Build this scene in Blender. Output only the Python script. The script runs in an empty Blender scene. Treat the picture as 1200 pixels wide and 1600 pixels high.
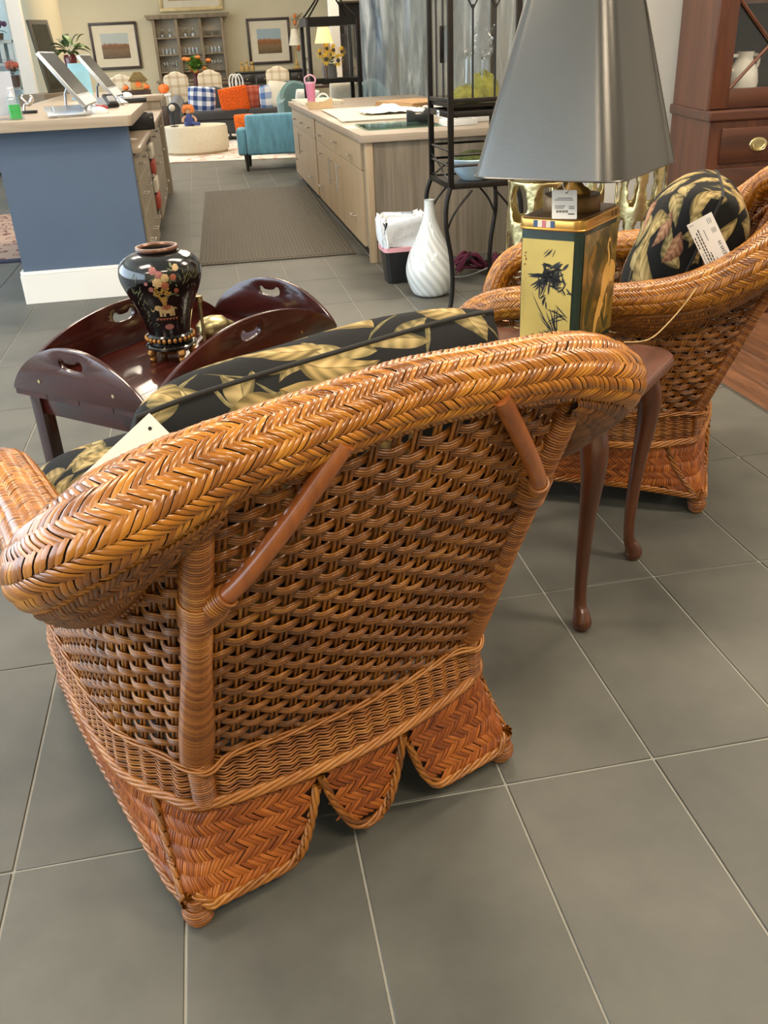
import bpy, bmesh, math, random
import numpy as np
from mathutils import Vector, Matrix

random.seed(7)
RNG = np.random.default_rng(7)
SC = bpy.context.scene
COL = SC.collection
PI = math.pi

# ------------------------------------------------------------------ camera
cam_data = bpy.data.cameras.new('camera')
cam_data.sensor_fit = 'VERTICAL'
cam_data.sensor_height = 32.0
cam_data.lens = 1385.0 / 1600.0 * 32.0
cam_data.clip_start = 0.05
cam_data.clip_end = 100.0
cam = bpy.data.objects.new('camera', cam_data)
COL.objects.link(cam)
_p, _r, _y = 0.482382, -0.048392, 0.167407
_f = Vector((0, math.cos(_p), -math.sin(_p)))
_u = Vector((0, math.sin(_p), math.cos(_p)))
_t = Vector((1, 0, 0))
_rt = math.cos(_r) * _t + math.sin(_r) * _u
_up = -math.sin(_r) * _t + math.cos(_r) * _u
_M = Matrix.Rotation(-_y, 3, 'Z')
_rt, _up, _f = _M @ _rt, _M @ _up, _M @ _f
cam.matrix_world = Matrix(((_rt.x, _up.x, -_f.x, 0), (_rt.y, _up.y, -_f.y, 0), (_rt.z, _up.z, -_f.z, 1.26), (0, 0, 0, 1)))
SC.camera = cam

# ------------------------------------------------------------------ world, exposure
world = bpy.data.worlds.new('World'); SC.world = world
world.use_nodes = True
bg = world.node_tree.nodes['Background']
bg.inputs[0].default_value = (0.62, 0.80, 1.0, 1)
bg.inputs[1].default_value = 2.2
SC.view_settings.view_transform = 'Standard'
SC.view_settings.look = 'None'
SC.view_settings.exposure = 0.0
SC.view_settings.gamma = 1.0
SC.view_settings.use_curve_mapping = False

CEIL = 3.3
LAMP_SPOTS = [(-2.6, -1.2, 1), (0.9, -1.0, 1), (2.6, .6, 1.3), (-1.5, 2.2, 1), (1.0, 3.6, 1), (2.8, 3.3, 1.2),
              (-1.2, 6.5, 1), (1.6, 8.0, 1), (-0.6, 11.0, 1), (1.8, 12.8, 1), (-0.8, 16.0, 1), (1.8, 18.0, 1), (-2.6, 19.0, 1)]
def area(name, loc, rot, sx, sy, power, color):
    d = bpy.data.lights.new(name, 'AREA'); d.shape = 'RECTANGLE'; d.size = sx; d.size_y = sy
    d.energy = power; d.color = color
    o = bpy.data.objects.new(name, d); COL.objects.link(o); o.location = loc; o.rotation_euler = rot
    return o
for (lx, ly, k) in LAMP_SPOTS:
    area('ceiling_lamp_light', (lx, ly, CEIL - 0.07), (0, 0, 0), 1.15, 0.55, 62 * k, (1.0, 0.86, 0.68))
# daylight through the storefront glazing on the left
area('window_daylight', (-4.55, 3.0, 1.6), (0, -PI / 2, 0), 2.6, 11.0, 330, (0.72, 0.87, 1.0))
area('window_daylight', (-3.6, 15.5, 1.6), (0, -PI / 2, 0), 2.4, 6.0, 150, (0.80, 0.91, 1.0))

# ------------------------------------------------------------------ materials
MATS = {}
def nt(name):
    m = bpy.data.materials.new(name); m.use_nodes = True
    t = m.node_tree
    b = t.nodes['Principled BSDF']
    return m, t, b
def N(t, typ, **kw):
    n = t.nodes.new(typ)
    for k, v in kw.items():
        setattr(n, k, v)
    return n
def ramp(t, cols, pos=None):
    r = t.nodes.new('ShaderNodeValToRGB')
    e = r.color_ramp.elements
    while len(e) < len(cols): e.new(0.5)
    for i, c in enumerate(cols):
        e[i].position = pos[i] if pos else i / (len(cols) - 1)
        e[i].color = (c[0], c[1], c[2], 1)
    return r
def s2l(c):
    return tuple((x / 255 / 12.92) if x / 255 <= 0.04045 else ((x / 255 + 0.055) / 1.055) ** 2.4 for x in c)
def mat(name, rgb, rough=0.5, metal=0.0, var=0.12, scale=8.0, bump=0.0, bscale=60.0, coat=0.0, spec=0.5, sheen=0.0, stretch=None, objrand=0.0, trans=0.0, emit=None, estr=0.0):
    """plain surface with a little procedural colour variation; rgb in sRGB 0-255"""
    if name in MATS: return MATS[name]
    m, t, b = nt(name)
    L = t.links
    c = s2l(rgb)
    tc = N(t, 'ShaderNodeTexCoord'); mp = N(t, 'ShaderNodeMapping')
    L.new(tc.outputs['Object'], mp.inputs[0])
    if stretch: mp.inputs['Scale'].default_value = stretch
    no = N(t, 'ShaderNodeTexNoise'); no.inputs['Scale'].default_value = scale; no.inputs['Detail'].default_value = 5
    L.new(mp.outputs[0], no.inputs['Vector'])
    lo = tuple(x * (1 - var) for x in c); hi = tuple(min(1, x * (1 + var)) for x in c)
    r = ramp(t, [lo, hi], [0.3, 0.7]); L.new(no.outputs['Fac'], r.inputs[0])
    out = r.outputs[0]
    if objrand:
        oi = N(t, 'ShaderNodeObjectInfo'); hs = N(t, 'ShaderNodeHueSaturation')
        mr = N(t, 'ShaderNodeMapRange'); mr.inputs[3].default_value = 1 - objrand; mr.inputs[4].default_value = 1 + objrand
        L.new(oi.outputs['Random'], mr.inputs[0]); L.new(mr.outputs[0], hs.inputs['Value']); L.new(out, hs.inputs['Color']); out = hs.outputs[0]
    L.new(out, b.inputs['Base Color'])
    b.inputs['Roughness'].default_value = rough; b.inputs['Metallic'].default_value = metal
    b.inputs['Coat Weight'].default_value = coat; b.inputs['Specular IOR Level'].default_value = spec
    b.inputs['Coat Roughness'].default_value = 0.12
    if sheen: b.inputs['Sheen Weight'].default_value = sheen
    if trans: b.inputs['Transmission Weight'].default_value = trans
    if emit: b.inputs['Emission Color'].default_value = (*s2l(emit), 1); b.inputs['Emission Strength'].default_value = estr
    if bump:
        n2 = N(t, 'ShaderNodeTexNoise'); n2.inputs['Scale'].default_value = bscale; n2.inputs['Detail'].default_value = 3
        L.new(mp.outputs[0], n2.inputs['Vector'])
        bp = N(t, 'ShaderNodeBump'); bp.inputs['Strength'].default_value = bump; bp.inputs['Distance'].default_value = 0.01
        L.new(n2.outputs['Fac'], bp.inputs['Height']); L.new(bp.outputs[0], b.inputs['Normal'])
    MATS[name] = m
    return m
def wood(name, c0, c1, axis='z', rough=0.35, coat=0.2, scale=18.0, ratio=14.0, objrand=0.0, bump=0.03):
    """straight-grained wood, grain along the given object axis"""
    if name in MATS: return MATS[name]
    m, t, b = nt(name); L = t.links
    tc = N(t, 'ShaderNodeTexCoord'); mp = N(t, 'ShaderNodeMapping'); L.new(tc.outputs['Object'], mp.inputs[0])
    s = [scale] * 3; s['xyz'.index(axis)] = scale / ratio
    mp.inputs['Scale'].default_value = s
    no = N(t, 'ShaderNodeTexNoise'); no.inputs['Scale'].default_value = 1.6; no.inputs['Detail'].default_value = 8; no.inputs['Roughness'].default_value = 0.65
    no.inputs['Distortion'].default_value = 0.6
    L.new(mp.outputs[0], no.inputs['Vector'])
    r = ramp(t, [s2l(c0), s2l(c1)], [0.32, 0.68]); L.new(no.outputs['Fac'], r.inputs[0])
    out = r.outputs[0]
    if objrand:
        oi = N(t, 'ShaderNodeObjectInfo'); hs = N(t, 'ShaderNodeHueSaturation')
        mr = N(t, 'ShaderNodeMapRange'); mr.inputs[3].default_value = 1 - objrand; mr.inputs[4].default_value = 1 + objrand
        L.new(oi.outputs['Random'], mr.inputs[0]); L.new(mr.outputs[0], hs.inputs['Value']); L.new(out, hs.inputs['Color']); out = hs.outputs[0]
    L.new(out, b.inputs['Base Color'])
    b.inputs['Roughness'].default_value = rough; b.inputs['Coat Weight'].default_value = coat; b.inputs['Coat Roughness'].default_value = 0.1
    bp = N(t, 'ShaderNodeBump'); bp.inputs['Strength'].default_value = bump; bp.inputs['Distance'].default_value = 0.01
    L.new(no.outputs['Fac'], bp.inputs['Height']); L.new(bp.outputs[0], b.inputs['Normal'])
    MATS[name] = m
    return m
def island_mat(name, cols, rough=0.4, coat=0.25, bump=0.15):
    """each separate strand of a woven mesh takes its own tint"""
    if name in MATS: return MATS[name]
    m, t, b = nt(name); L = t.links
    g = N(t, 'ShaderNodeNewGeometry')
    tc = N(t, 'ShaderNodeTexCoord')
    no = N(t, 'ShaderNodeTexNoise'); no.inputs['Scale'].default_value = 9; no.inputs['Detail'].default_value = 4
    L.new(tc.outputs['Object'], no.inputs['Vector'])
    mx = N(t, 'ShaderNodeMath', operation='MULTIPLY_ADD'); mx.inputs[1].default_value = 0.55
    L.new(g.outputs['Random Per Island'], mx.inputs[0])
    m2 = N(t, 'ShaderNodeMath', operation='MULTIPLY_ADD'); m2.inputs[1].default_value = 0.9; m2.inputs[2].default_value = -0.22
    L.new(no.outputs['Fac'], m2.inputs[0]); L.new(m2.outputs[0], mx.inputs[2])
    r = ramp(t, [s2l(c) for c in cols]); L.new(mx.outputs[0], r.inputs[0])
    L.new(r.outputs[0], b.inputs['Base Color'])
    b.inputs['Roughness'].default_value = rough; b.inputs['Coat Weight'].default_value = coat; b.inputs['Coat Roughness'].default_value = 0.22
    n2 = N(t, 'ShaderNodeTexNoise'); n2.inputs['Scale'].default_value = 260; n2.inputs['Detail'].default_value = 2
    L.new(tc.outputs['Object'], n2.inputs['Vector'])
    bp = N(t, 'ShaderNodeBump'); bp.inputs['Strength'].default_value = bump; bp.inputs['Distance'].default_value = 0.002
    L.new(n2.outputs['Fac'], bp.inputs['Height']); L.new(bp.outputs[0], b.inputs['Normal'])
    MATS[name] = m
    return m
def glass(name, tint=(1, 1, 1), refl=0.10, rough=0.02):
    if name in MATS: return MATS[name]
    m = bpy.data.materials.new(name); m.use_nodes = True; t = m.node_tree; t.nodes.clear(); L = t.links
    o = N(t, 'ShaderNodeOutputMaterial'); mx = N(t, 'ShaderNodeMixShader'); tr = N(t, 'ShaderNodeBsdfTransparent'); gl = N(t, 'ShaderNodeBsdfGlossy')
    tr.inputs[0].default_value = (*tint, 1); gl.inputs['Roughness'].default_value = rough
    lw = N(t, 'ShaderNodeLayerWeight'); lw.inputs[0].default_value = 0.5
    pw = N(t, 'ShaderNodeMath', operation='POWER'); pw.inputs[1].default_value = 4.0; L.new(lw.outputs['Facing'], pw.inputs[0])
    ad = N(t, 'ShaderNodeMath', operation='MULTIPLY_ADD'); ad.inputs[1].default_value = 0.5; ad.inputs[2].default_value = refl * 0.5; L.new(pw.outputs[0], ad.inputs[0])
    L.new(ad.outputs[0], mx.inputs[0]); L.new(tr.outputs[0], mx.inputs[1]); L.new(gl.outputs[0], mx.inputs[2]); L.new(mx.outputs[0], o.inputs[0])
    MATS[name] = m
    return m

# ------------------------------------------------------------------ mesh helpers
class MB:
    def __init__(self): self.v = []; self.f = []; self.n = 0; self.arr = []
    def add(self, verts, faces):
        o = self.n
        self.v.extend([tuple(p) for p in verts]); self.n += len(verts)
        self.f.extend([tuple(i + o for i in fc) for fc in faces]); return self
    def box(self, c, s, rz=0.0, rx=0.0, ry=0.0, taper=1.0):
        hx, hy, hz = s[0] / 2, s[1] / 2, s[2] / 2
        vs = [(-hx, -hy, -hz), (hx, -hy, -hz), (hx, hy, -hz), (-hx, hy, -hz), (-hx * taper, -hy * taper, hz), (hx * taper, -hy * taper, hz), (hx * taper, hy * taper, hz), (-hx * taper, hy * taper, hz)]
        R = Matrix.Rotation(rz, 3, 'Z') @ Matrix.Rotation(ry, 3, 'Y') @ Matrix.Rotation(rx, 3, 'X')
        vs = [tuple(R @ Vector(q) + Vector(c)) for q in vs]
        return self.add(vs, [(0, 3, 2, 1), (4, 5, 6, 7), (0, 1, 5, 4), (1, 2, 6, 5), (2, 3, 7, 6), (3, 0, 4, 7)])
    def bx(self, x0, x1, y0, y1, z0, z1):
        return self.box(((x0 + x1) / 2, (y0 + y1) / 2, (z0 + z1) / 2), (abs(x1 - x0), abs(y1 - y0), abs(z1 - z0)))
    def lathe(self, prof, seg=24, c=(0, 0, 0), closed=False, sx=1.0, sy=1.0):
        vs = []; fs = []
        k = len(prof)
        for (r, z) in prof:
            for j in range(seg):
                a = 2 * PI * j / seg
                vs.append((c[0] + r * math.cos(a) * sx, c[1] + r * math.sin(a) * sy, c[2] + z))
        for i in range(k - 1 if not closed else k):
            i2 = (i + 1) % k
            for j in range(seg):
                j2 = (j + 1) % seg
                fs.append((i * seg + j, i * seg + j2, i2 * seg + j2, i2 * seg + j))
        if not closed:
            if prof[0][0] > 1e-5: fs.append(tuple(range(seg))[::-1])
            if prof[-1][0] > 1e-5: fs.append(tuple((k - 1) * seg + j for j in range(seg)))
        return self.add(vs, fs)
    def tube(self, pts, r, sides=8, caps=True, closed=False, flat=1.0):
        P = np.array(pts, float); n = len(P)
        R = np.full(n, r) if np.isscalar(r) else np.array(r, float)
        if closed: T = np.roll(P, -1, 0) - np.roll(P, 1, 0)
        else: T = np.gradient(P, axis=0)
        T /= np.maximum(np.linalg.norm(T, axis=1), 1e-9)[:, None]
        ref = np.array([0, 0, 1.0]) if abs(T[0][2]) < 0.9 else np.array([1.0, 0, 0])
        a = np.cross(T[0], ref); a /= np.linalg.norm(a)
        vs = []
        for i in range(n):
            a = a - T[i] * (a @ T[i]); a /= max(np.linalg.norm(a), 1e-9)
            b = np.cross(T[i], a)
            for j in range(sides):
                th = 2 * PI * j / sides
                vs.append(P[i] + R[i] * (math.cos(th) * a + flat * math.sin(th) * b))
        fs = []
        for i in range(n if closed else n - 1):
            i2 = (i + 1) % n
            for j in range(sides):
                j2 = (j + 1) % sides
                fs.append((i * sides + j, i * sides + j2, i2 * sides + j2, i2 * sides + j))
        if caps and not closed:
            fs.append(tuple(range(sides))[::-1]); fs.append(tuple((n - 1) * sides + j for j in range(sides)))
        return self.add(vs, fs)
    def prism(self, poly, d0, d1, plane='xy'):
        """extrude a 2-D outline between d0 and d1 along the third axis"""
        n = len(poly)
        def m(a, b, d):
            return (a, b, d) if plane == 'xy' else ((a, d, b) if plane == 'xz' else (d, a, b))
        vs = [m(a, b, d0) for a, b in poly] + [m(a, b, d1) for a, b in poly]
        fs = [tuple(range(n))[::-1], tuple(range(n, 2 * n))] + [(i, (i + 1) % n, n + (i + 1) % n, n + i) for i in range(n)]
        return self.add(vs, fs)
    def sphere(self, c, r, seg=14, rings=8, sx=1, sy=1, sz=1):
        prof = [(max(1e-6, r * math.sin(PI * i / rings)), -r * math.cos(PI * i / rings) * sz) for i in range(rings + 1)]
        return self.lathe(prof, seg, c, sx=sx, sy=sy)
    def grid(self, A, wrapu=False, wrapv=False):
        """A: array (nu, nv, 3)"""
        nu, nv = A.shape[:2]
        fs = []
        for i in range(nu if wrapu else nu - 1):
            i2 = (i + 1) % nu
            for j in range(nv if wrapv else nv - 1):
                j2 = (j + 1) % nv
                fs.append((i * nv + j, i2 * nv + j, i2 * nv + j2, i * nv + j2))
        return self.add(A.reshape(-1, 3).tolist(), fs)
def setp(o, label=None, cat=None, group=None, kind=None):
    if label: o['label'] = label
    if cat: o['category'] = cat
    if group: o['group'] = group
    if kind: o['kind'] = kind
    return o
def mesh_from(name, verts, faces, m, smooth=True, angle=38):
    me = bpy.data.meshes.new(name)
    me.from_pydata(verts, [], faces)
    if smooth:
        me.polygons.foreach_set('use_smooth', [True] * len(me.polygons))
        if angle: me.set_sharp_from_angle(angle=math.radians(angle))
    if m: me.materials.append(m)
    me.update()
    return me
def obj(name, mb, m, parent=None, smooth=True, angle=38, bevel=0.0, kind=None, loc=None, rot=None, seg=2, fixn=True):
    me = mesh_from(name, mb.v, mb.f, m, False)
    if fixn and len(mb.f) < 20000:
        bm = bmesh.new(); bm.from_mesh(me); bmesh.ops.recalc_face_normals(bm, faces=bm.faces)
        if bevel:
            ed = [e for e in bm.edges if len(e.link_faces) == 2 and e.calc_face_angle(0) > math.radians(32)]
            if ed: bmesh.ops.bevel(bm, geom=ed, offset=bevel, segments=seg, profile=0.5, affect='EDGES', clamp_overlap=True)
        bm.to_mesh(me); bm.free()
    if smooth:
        me.polygons.foreach_set('use_smooth', [True] * len(me.polygons))
        if angle: me.set_sharp_from_angle(angle=math.radians(angle))
    me.update()
    o = bpy.data.objects.new(name, me); COL.objects.link(o)
    if parent: o.parent = parent
    if loc: o.location = loc
    if rot: o.rotation_euler = rot
    if kind: o['kind'] = kind
    return o
def obj_np(name, V, F, m, parent=None, kind=None, smooth=True):
    """large numpy mesh: V (n,3), F (k,4)"""
    me = bpy.data.meshes.new(name)
    V = np.ascontiguousarray(V, dtype=np.float32); F = np.ascontiguousarray(F, dtype=np.int32)
    me.vertices.add(len(V)); me.vertices.foreach_set('co', V.ravel())
    k, w = F.shape
    me.loops.add(k * w); me.loops.foreach_set('vertex_index', F.ravel())
    me.polygons.add(k); me.polygons.foreach_set('loop_start', np.arange(0, k * w, w, dtype=np.int32)); me.polygons.foreach_set('loop_total', np.full(k, w, dtype=np.int32))
    if smooth: me.polygons.foreach_set('use_smooth', np.ones(k, dtype=bool))
    me.materials.append(m); me.update(calc_edges=True); me.validate()
    o = bpy.data.objects.new(name, me); COL.objects.link(o)
    if parent: o.parent = parent
    if kind: o['kind'] = kind
    return o
def share(name, src, parent=None, loc=None, rot=None, scale=None):
    o = bpy.data.objects.new(name, src.data); COL.objects.link(o)
    if parent: o.parent = parent
    if loc: o.location = loc
    if rot: o.rotation_euler = rot
    if scale: o.scale = scale
    return o
def thing(name, label, cat, loc=(0, 0, 0), rotz=0.0, group=None):
    o = bpy.data.objects.new(name, None); COL.objects.link(o)
    o.empty_display_size = 0.1
    o.location = loc; o.rotation_euler = (0, 0, rotz)
    return setp(o, label, cat, group)
def kids(o): return [c for c in COL.objects if c.parent == o]
def dup(root, loc, rotz=None, label=None):
    r = root.copy(); COL.objects.link(r); r.location = loc
    if rotz is not None: r.rotation_euler = (0, 0, rotz)
    if label: r['label'] = label
    for ch in kids(root):
        c = ch.copy(); COL.objects.link(c); c.parent = r
        for g in kids(ch):
            d = g.copy(); COL.objects.link(d); d.parent = c
    return r
def text_mesh(body, size, m, name, parent, mtx, align='CENTER'):
    cu = bpy.data.curves.new('txt', 'FONT'); cu.body = body; cu.size = size; cu.align_x = align; cu.align_y = 'CENTER'; cu.resolution_u = 2
    t = bpy.data.objects.new('txt', cu); COL.objects.link(t)
    dg = bpy.context.evaluated_depsgraph_get()
    me = bpy.data.meshes.new_from_object(t.evaluated_get(dg)); me.materials.clear(); me.materials.append(m)
    bpy.data.objects.remove(t); bpy.data.curves.remove(cu)
    o = bpy.data.objects.new(name, me); COL.objects.link(o); o.parent = parent
    o.matrix_local = mtx
    return o
def catmull(P, n=10):
    P = np.array(P, float); out = []; K = len(P)
    for i in range(K - 1):
        p0 = P[max(i - 1, 0)]; p1 = P[i]; p2 = P[i + 1]; p3 = P[min(i + 2, K - 1)]
        for k in range(n):
            t = k / n
            out.append(.5 * ((2 * p1) + (-p0 + p2) * t + (2 * p0 - 5 * p1 + 4 * p2 - p3) * t * t + (-p0 + 3 * p1 - 3 * p2 + p3) * t ** 3))
    out.append(P[-1]); return np.array(out)
def arclen(P):
    return np.concatenate([[0], np.cumsum(np.linalg.norm(np.diff(P, axis=0), axis=1))])
def resample(P, n):
    s = arclen(P); q = np.linspace(0, s[-1], n)
    return np.stack([np.interp(q, s, P[:, k]) for k in range(P.shape[1])], 1)

# ------------------------------------------------------------------ shared materials
M_GROUT = mat('grout', (154, 152, 143), 0.85, var=0.1, scale=20)
M_WALLB = mat('beige_paint', (208, 196, 164), 0.8, var=0.03, scale=2)
M_WALLG = mat('grey_paint', (196, 194, 186), 0.8, var=0.03, scale=2)
M_CEIL = mat('ceiling_paint', (232, 228, 218), 0.9, var=0.03, scale=2)
M_WHITE = mat('white_paint', (232, 230, 224), 0.5, var=0.03, scale=3)
M_BLACKM = mat('black_iron', (38, 34, 31), 0.42, 0.6, var=0.2, scale=30, bump=0.1, bscale=120)
M_STEEL = mat('brushed_nickel', (196, 192, 184), 0.3, 1.0, var=0.05)
M_BRASS = mat('polished_brass', (204, 188, 138), 0.34, 1.0, var=0.12, scale=25, bump=0.2, bscale=40)
M_PAPER = mat('white_paper', (240, 238, 232), 0.8, var=0.02)
M_INK = mat('black_ink', (24, 24, 28), 0.7, var=0.05)
M_INKG = mat('grey_ink', (120, 122, 128), 0.7, var=0.05)
M_BLACKP = mat('black_plastic', (26, 26, 27), 0.4, var=0.1)
M_GLASS = glass('clear_glass')

# ------------------------------------------------------------------ floor
def floor_mat():
    m, t, b = nt('slate_grey_tile'); L = t.links
    tc = N(t, 'ShaderNodeTexCoord'); oi = N(t, 'ShaderNodeObjectInfo'); gp = N(t, 'ShaderNodeNewGeometry')
    n1 = N(t, 'ShaderNodeTexNoise'); n1.inputs['Scale'].default_value = 3.2; n1.inputs['Detail'].default_value = 7; n1.inputs['Roughness'].default_value = 0.6
    L.new(gp.outputs['Position'], n1.inputs['Vector'])
    r = ramp(t, [s2l((75, 74, 68)), s2l((101, 99, 90))], [0.3, 0.72]); L.new(n1.outputs['Fac'], r.inputs[0])
    hs = N(t, 'ShaderNodeHueSaturation'); mr = N(t, 'ShaderNodeMapRange'); mr.inputs[3].default_value = 0.93; mr.inputs[4].default_value = 1.07
    L.new(oi.outputs['Random'], mr.inputs[0]); L.new(mr.outputs[0], hs.inputs['Value']); L.new(r.outputs[0], hs.inputs['Color'])
    L.new(hs.outputs[0], b.inputs['Base Color'])
    n2 = N(t, 'ShaderNodeTexNoise'); n2.inputs['Scale'].default_value = 45; n2.inputs['Detail'].default_value = 4
    L.new(gp.outputs['Position'], n2.inputs['Vector'])
    rr = N(t, 'ShaderNodeMapRange'); rr.inputs[3].default_value = 0.42; rr.inputs[4].default_value = 0.6; L.new(n1.outputs['Fac'], rr.inputs[0]); L.new(rr.outputs[0], b.inputs['Roughness'])
    bp = N(t, 'ShaderNodeBump'); bp.inputs['Strength'].default_value = 0.06; bp.inputs['Distance'].default_value = 0.004
    L.new(n2.outputs['Fac'], bp.inputs['Height']); L.new(bp.outputs[0], b.inputs['Normal'])
    return m
M_TILE = floor_mat()
TW, TL, TX0, TY0 = 0.30165, 0.61907, 0.113, 0.587
EDGE_X = TX0 + 6 * TW           # tile floor ends here, wooden floor begins
XL, XR, YF, YB = -4.8, 5.2, -3.4, 21.3
floor = obj('floor', MB().bx(XL, XR, YF, YB, -0.12, -0.003), M_GROUT, smooth=False); setp(floor, kind='structure')
def in_view(x, y, z=0.0, mg=0.25):
    d = Vector((x, y, z - 1.26)); w = d.dot(_f)
    if w < 0.2: return None
    a, b_ = d.dot(_rt) / w, d.dot(_up) / w
    hx, hy = 600 / 1385.0, 800 / 1385.0
    if abs(a) > hx * (1 + mg) or abs(b_) > hy * (1 + mg): return None
    return w
tiles = []
for i in range(-17, 17):
    for j in range(-7, 34):
        x0, y0 = TX0 + i * TW, TY0 + j * TL
        x1, y1 = x0 + TW, y0 + TL
        if x1 < XL or x0 > XR or y0 > YB or y1 < YF: continue
        if x0 >= EDGE_X - 0.01 and y0 > -0.2 and y1 < 4.95: continue
        tiles.append((x0, y0))
def tile_rank(t):
    best = None
    for dx in (0, .5, 1):
        for dy in (0, .5, 1):
            w = in_view(t[0] + dx * TW, t[1] + dy * TL, 0, 0.04)
            if w is not None and (best is None or w < best): best = w
    return best if best is not None else 1e3 + math.hypot(*t)
tiles.sort(key=tile_rank)
tm = obj('tile', MB().bx(0.0025, TW - 0.0025, 0.0025, TL - 0.0025, -0.02, 0.0), M_TILE, floor, bevel=0.0012, seg=1)
tm.location = (tiles[0][0], tiles[0][1], 0)
for (x, y) in tiles[1:290]: share('tile', tm, floor, (x, y, 0))
far = MB()
for (x, y) in tiles[290:]: far.bx(x + 0.0022, x + TW - 0.0022, y + 0.0022, y + TL - 0.0022, -0.02, 0.0)
obj('far_tiles', far, M_TILE, floor, smooth=False, kind='stuff')
M_PLANK = wood('walnut_plank', (70, 44, 28), (124, 84, 58), 'y', 0.42, 0.1, 14, 12, objrand=0.16)
pl = obj('plank', MB().bx(0.001, 0.149, 0.001, 1.199, -0.02, 0.0), M_PLANK, floor, bevel=0.001, seg=1)
k = 0
for i in range(22):
    x = EDGE_X + 0.012 + i * 0.15
    for j in range(-1, 5):
        y = -0.03 + j * 1.2 + (i * 0.47 % 1.2) - 1.2
        y0 = max(y, -0.03); y1 = min(y + 1.2, 4.92)
        if y1 - y0 < 0.05: continue
        if k == 0: o = pl
        else: o = share('plank', pl, floor)
        o.location = (x, y0, 0); o.scale = (1, (y1 - y0) / 1.2, 1); k += 1
trim = obj('trim_1', MB().bx(EDGE_X - 0.002, EDGE_X + 0.012, -0.03, 4.92, -0.01, 0.004), M_STEEL); setp(trim, kind='structure')

# ------------------------------------------------------------------ room shell
def struct(name, mb, m, parent=None, bevel=0.0, smooth=False):
    return setp(obj(name, mb, m, parent, smooth=smooth, bevel=bevel), kind='structure')
struct('wall_back', MB().bx(XL, XR, YB, YB + 0.15, 0, CEIL), M_WALLB)
struct('wall_right', MB().bx(XR, XR + 0.15, YF, YB, 0, CEIL), M_WALLG)
struct('wall_front', MB().bx(XL, XR, YF - 0.15, YF, 0, CEIL), M_WALLB)
struct('ceiling', MB().bx(XL, XR, YF, YB, CEIL, CEIL + 0.1), M_CEIL)
wl = MB(); wl.bx(XL - 0.15, XL, YF, YB, 0, 0.3); wl.bx(XL - 0.15, XL, YF, YB, 2.95, CEIL)
wl.bx(XL - 0.15, XL, YF, -2.6, 0.3, 2.95); wl.bx(XL - 0.15, XL, 8.6, 12.2, 0.3, 2.95); wl.bx(XL - 0.15, XL, 18.8, YB, 0.3, 2.95)
struct('wall_left', wl, M_WALLB)
for wi, (y0, y1) in enumerate([(-2.6, 8.6), (12.2, 18.8)]):
    w = struct('window_%d' % (wi + 1), MB().bx(XL - 0.10, XL - 0.09, y0, y1, 0.3, 2.95), M_GLASS)
    fr = MB(); fr.bx(XL - 0.15, XL, y0, y1, 0.3, 0.36); fr.bx(XL - 0.15, XL, y0, y1, 2.89, 2.95)
    obj('window_frame', fr, M_WHITE, w, smooth=False)
    kx = int((y1 - y0) / 1.6)
    ml = obj('mullion', MB().bx(XL - 0.15, XL, -0.03, 0.03, 0.36, 2.89), M_WHITE, w, smooth=False); ml.location = (0, y0, 0)
    for q in range(1, kx + 1): share('mullion', ml, w, (0, y0 + (y1 - y0) * q / kx, 0))
# grey partition behind the china cabinet
struct('wall_partition', MB().bx(1.98, XR, 4.62, 4.78, 0, CEIL), M_WALLG)
# white painted column and warm plastered pier at the left of the hall
struct('wall_pier', MB().lathe([(0.20, 0), (0.20, CEIL)], 32, (-1.64, 12.2, 0)), M_WALLB, smooth=True)
M_FIX = mat('lamp_diffuser', (250, 244, 230), 0.5, var=0.01, emit=(255, 236, 205), estr=3.0)
cl = thing('ceiling_light', 'rectangular flush ceiling light panel above the shop floor', 'ceiling light', (LAMP_SPOTS[0][0], LAMP_SPOTS[0][1], CEIL - 0.001), 0, 'ceiling light panels')
fr = MB()
for a in ((-.62, -.6, -.31, .31), (.6, .62, -.31, .31), (-.6, .6, -.31, -.29), (-.6, .6, .29, .31)): fr.bx(*a, -0.06, 0)
obj('frame', fr, M_WHITE, cl, smooth=False); obj('diffuser', MB().bx(-.6, .6, -.29, .29, -0.035, -0.02), M_FIX, cl, smooth=False)
for (lx, ly, k) in LAMP_SPOTS[1:]: dup(cl, (lx, ly, CEIL - 0.001))
# ================================================================== wicker armchair
M_CANE = island_mat('honey_cane', [(86, 44, 8), (148, 86, 17), (184, 115, 27), (210, 146, 49)], 0.28, 0.5)
M_REED = island_mat('brown_reed', [(62, 31, 6), (110, 62, 16), (144, 86, 24), (172, 114, 42)], 0.34, 0.4)
M_REEDL = island_mat('tan_reed', [(84, 44, 13), (128, 72, 25), (158, 98, 38), (188, 132, 64)], 0.42, 0.3)
M_SKIRT = island_mat('russet_cane', [(82, 36, 8), (128, 62, 16), (158, 84, 24), (184, 110, 42)], 0.4, 0.3)
M_CORE = mat('dark_cane_core', (40, 19, 8), 0.7, var=0.2, scale=20)
M_POLE = wood('red_brown_rattan_pole', (124, 66, 26), (172, 98, 44), 'z', 0.32, 0.4, 20, 10)

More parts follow.
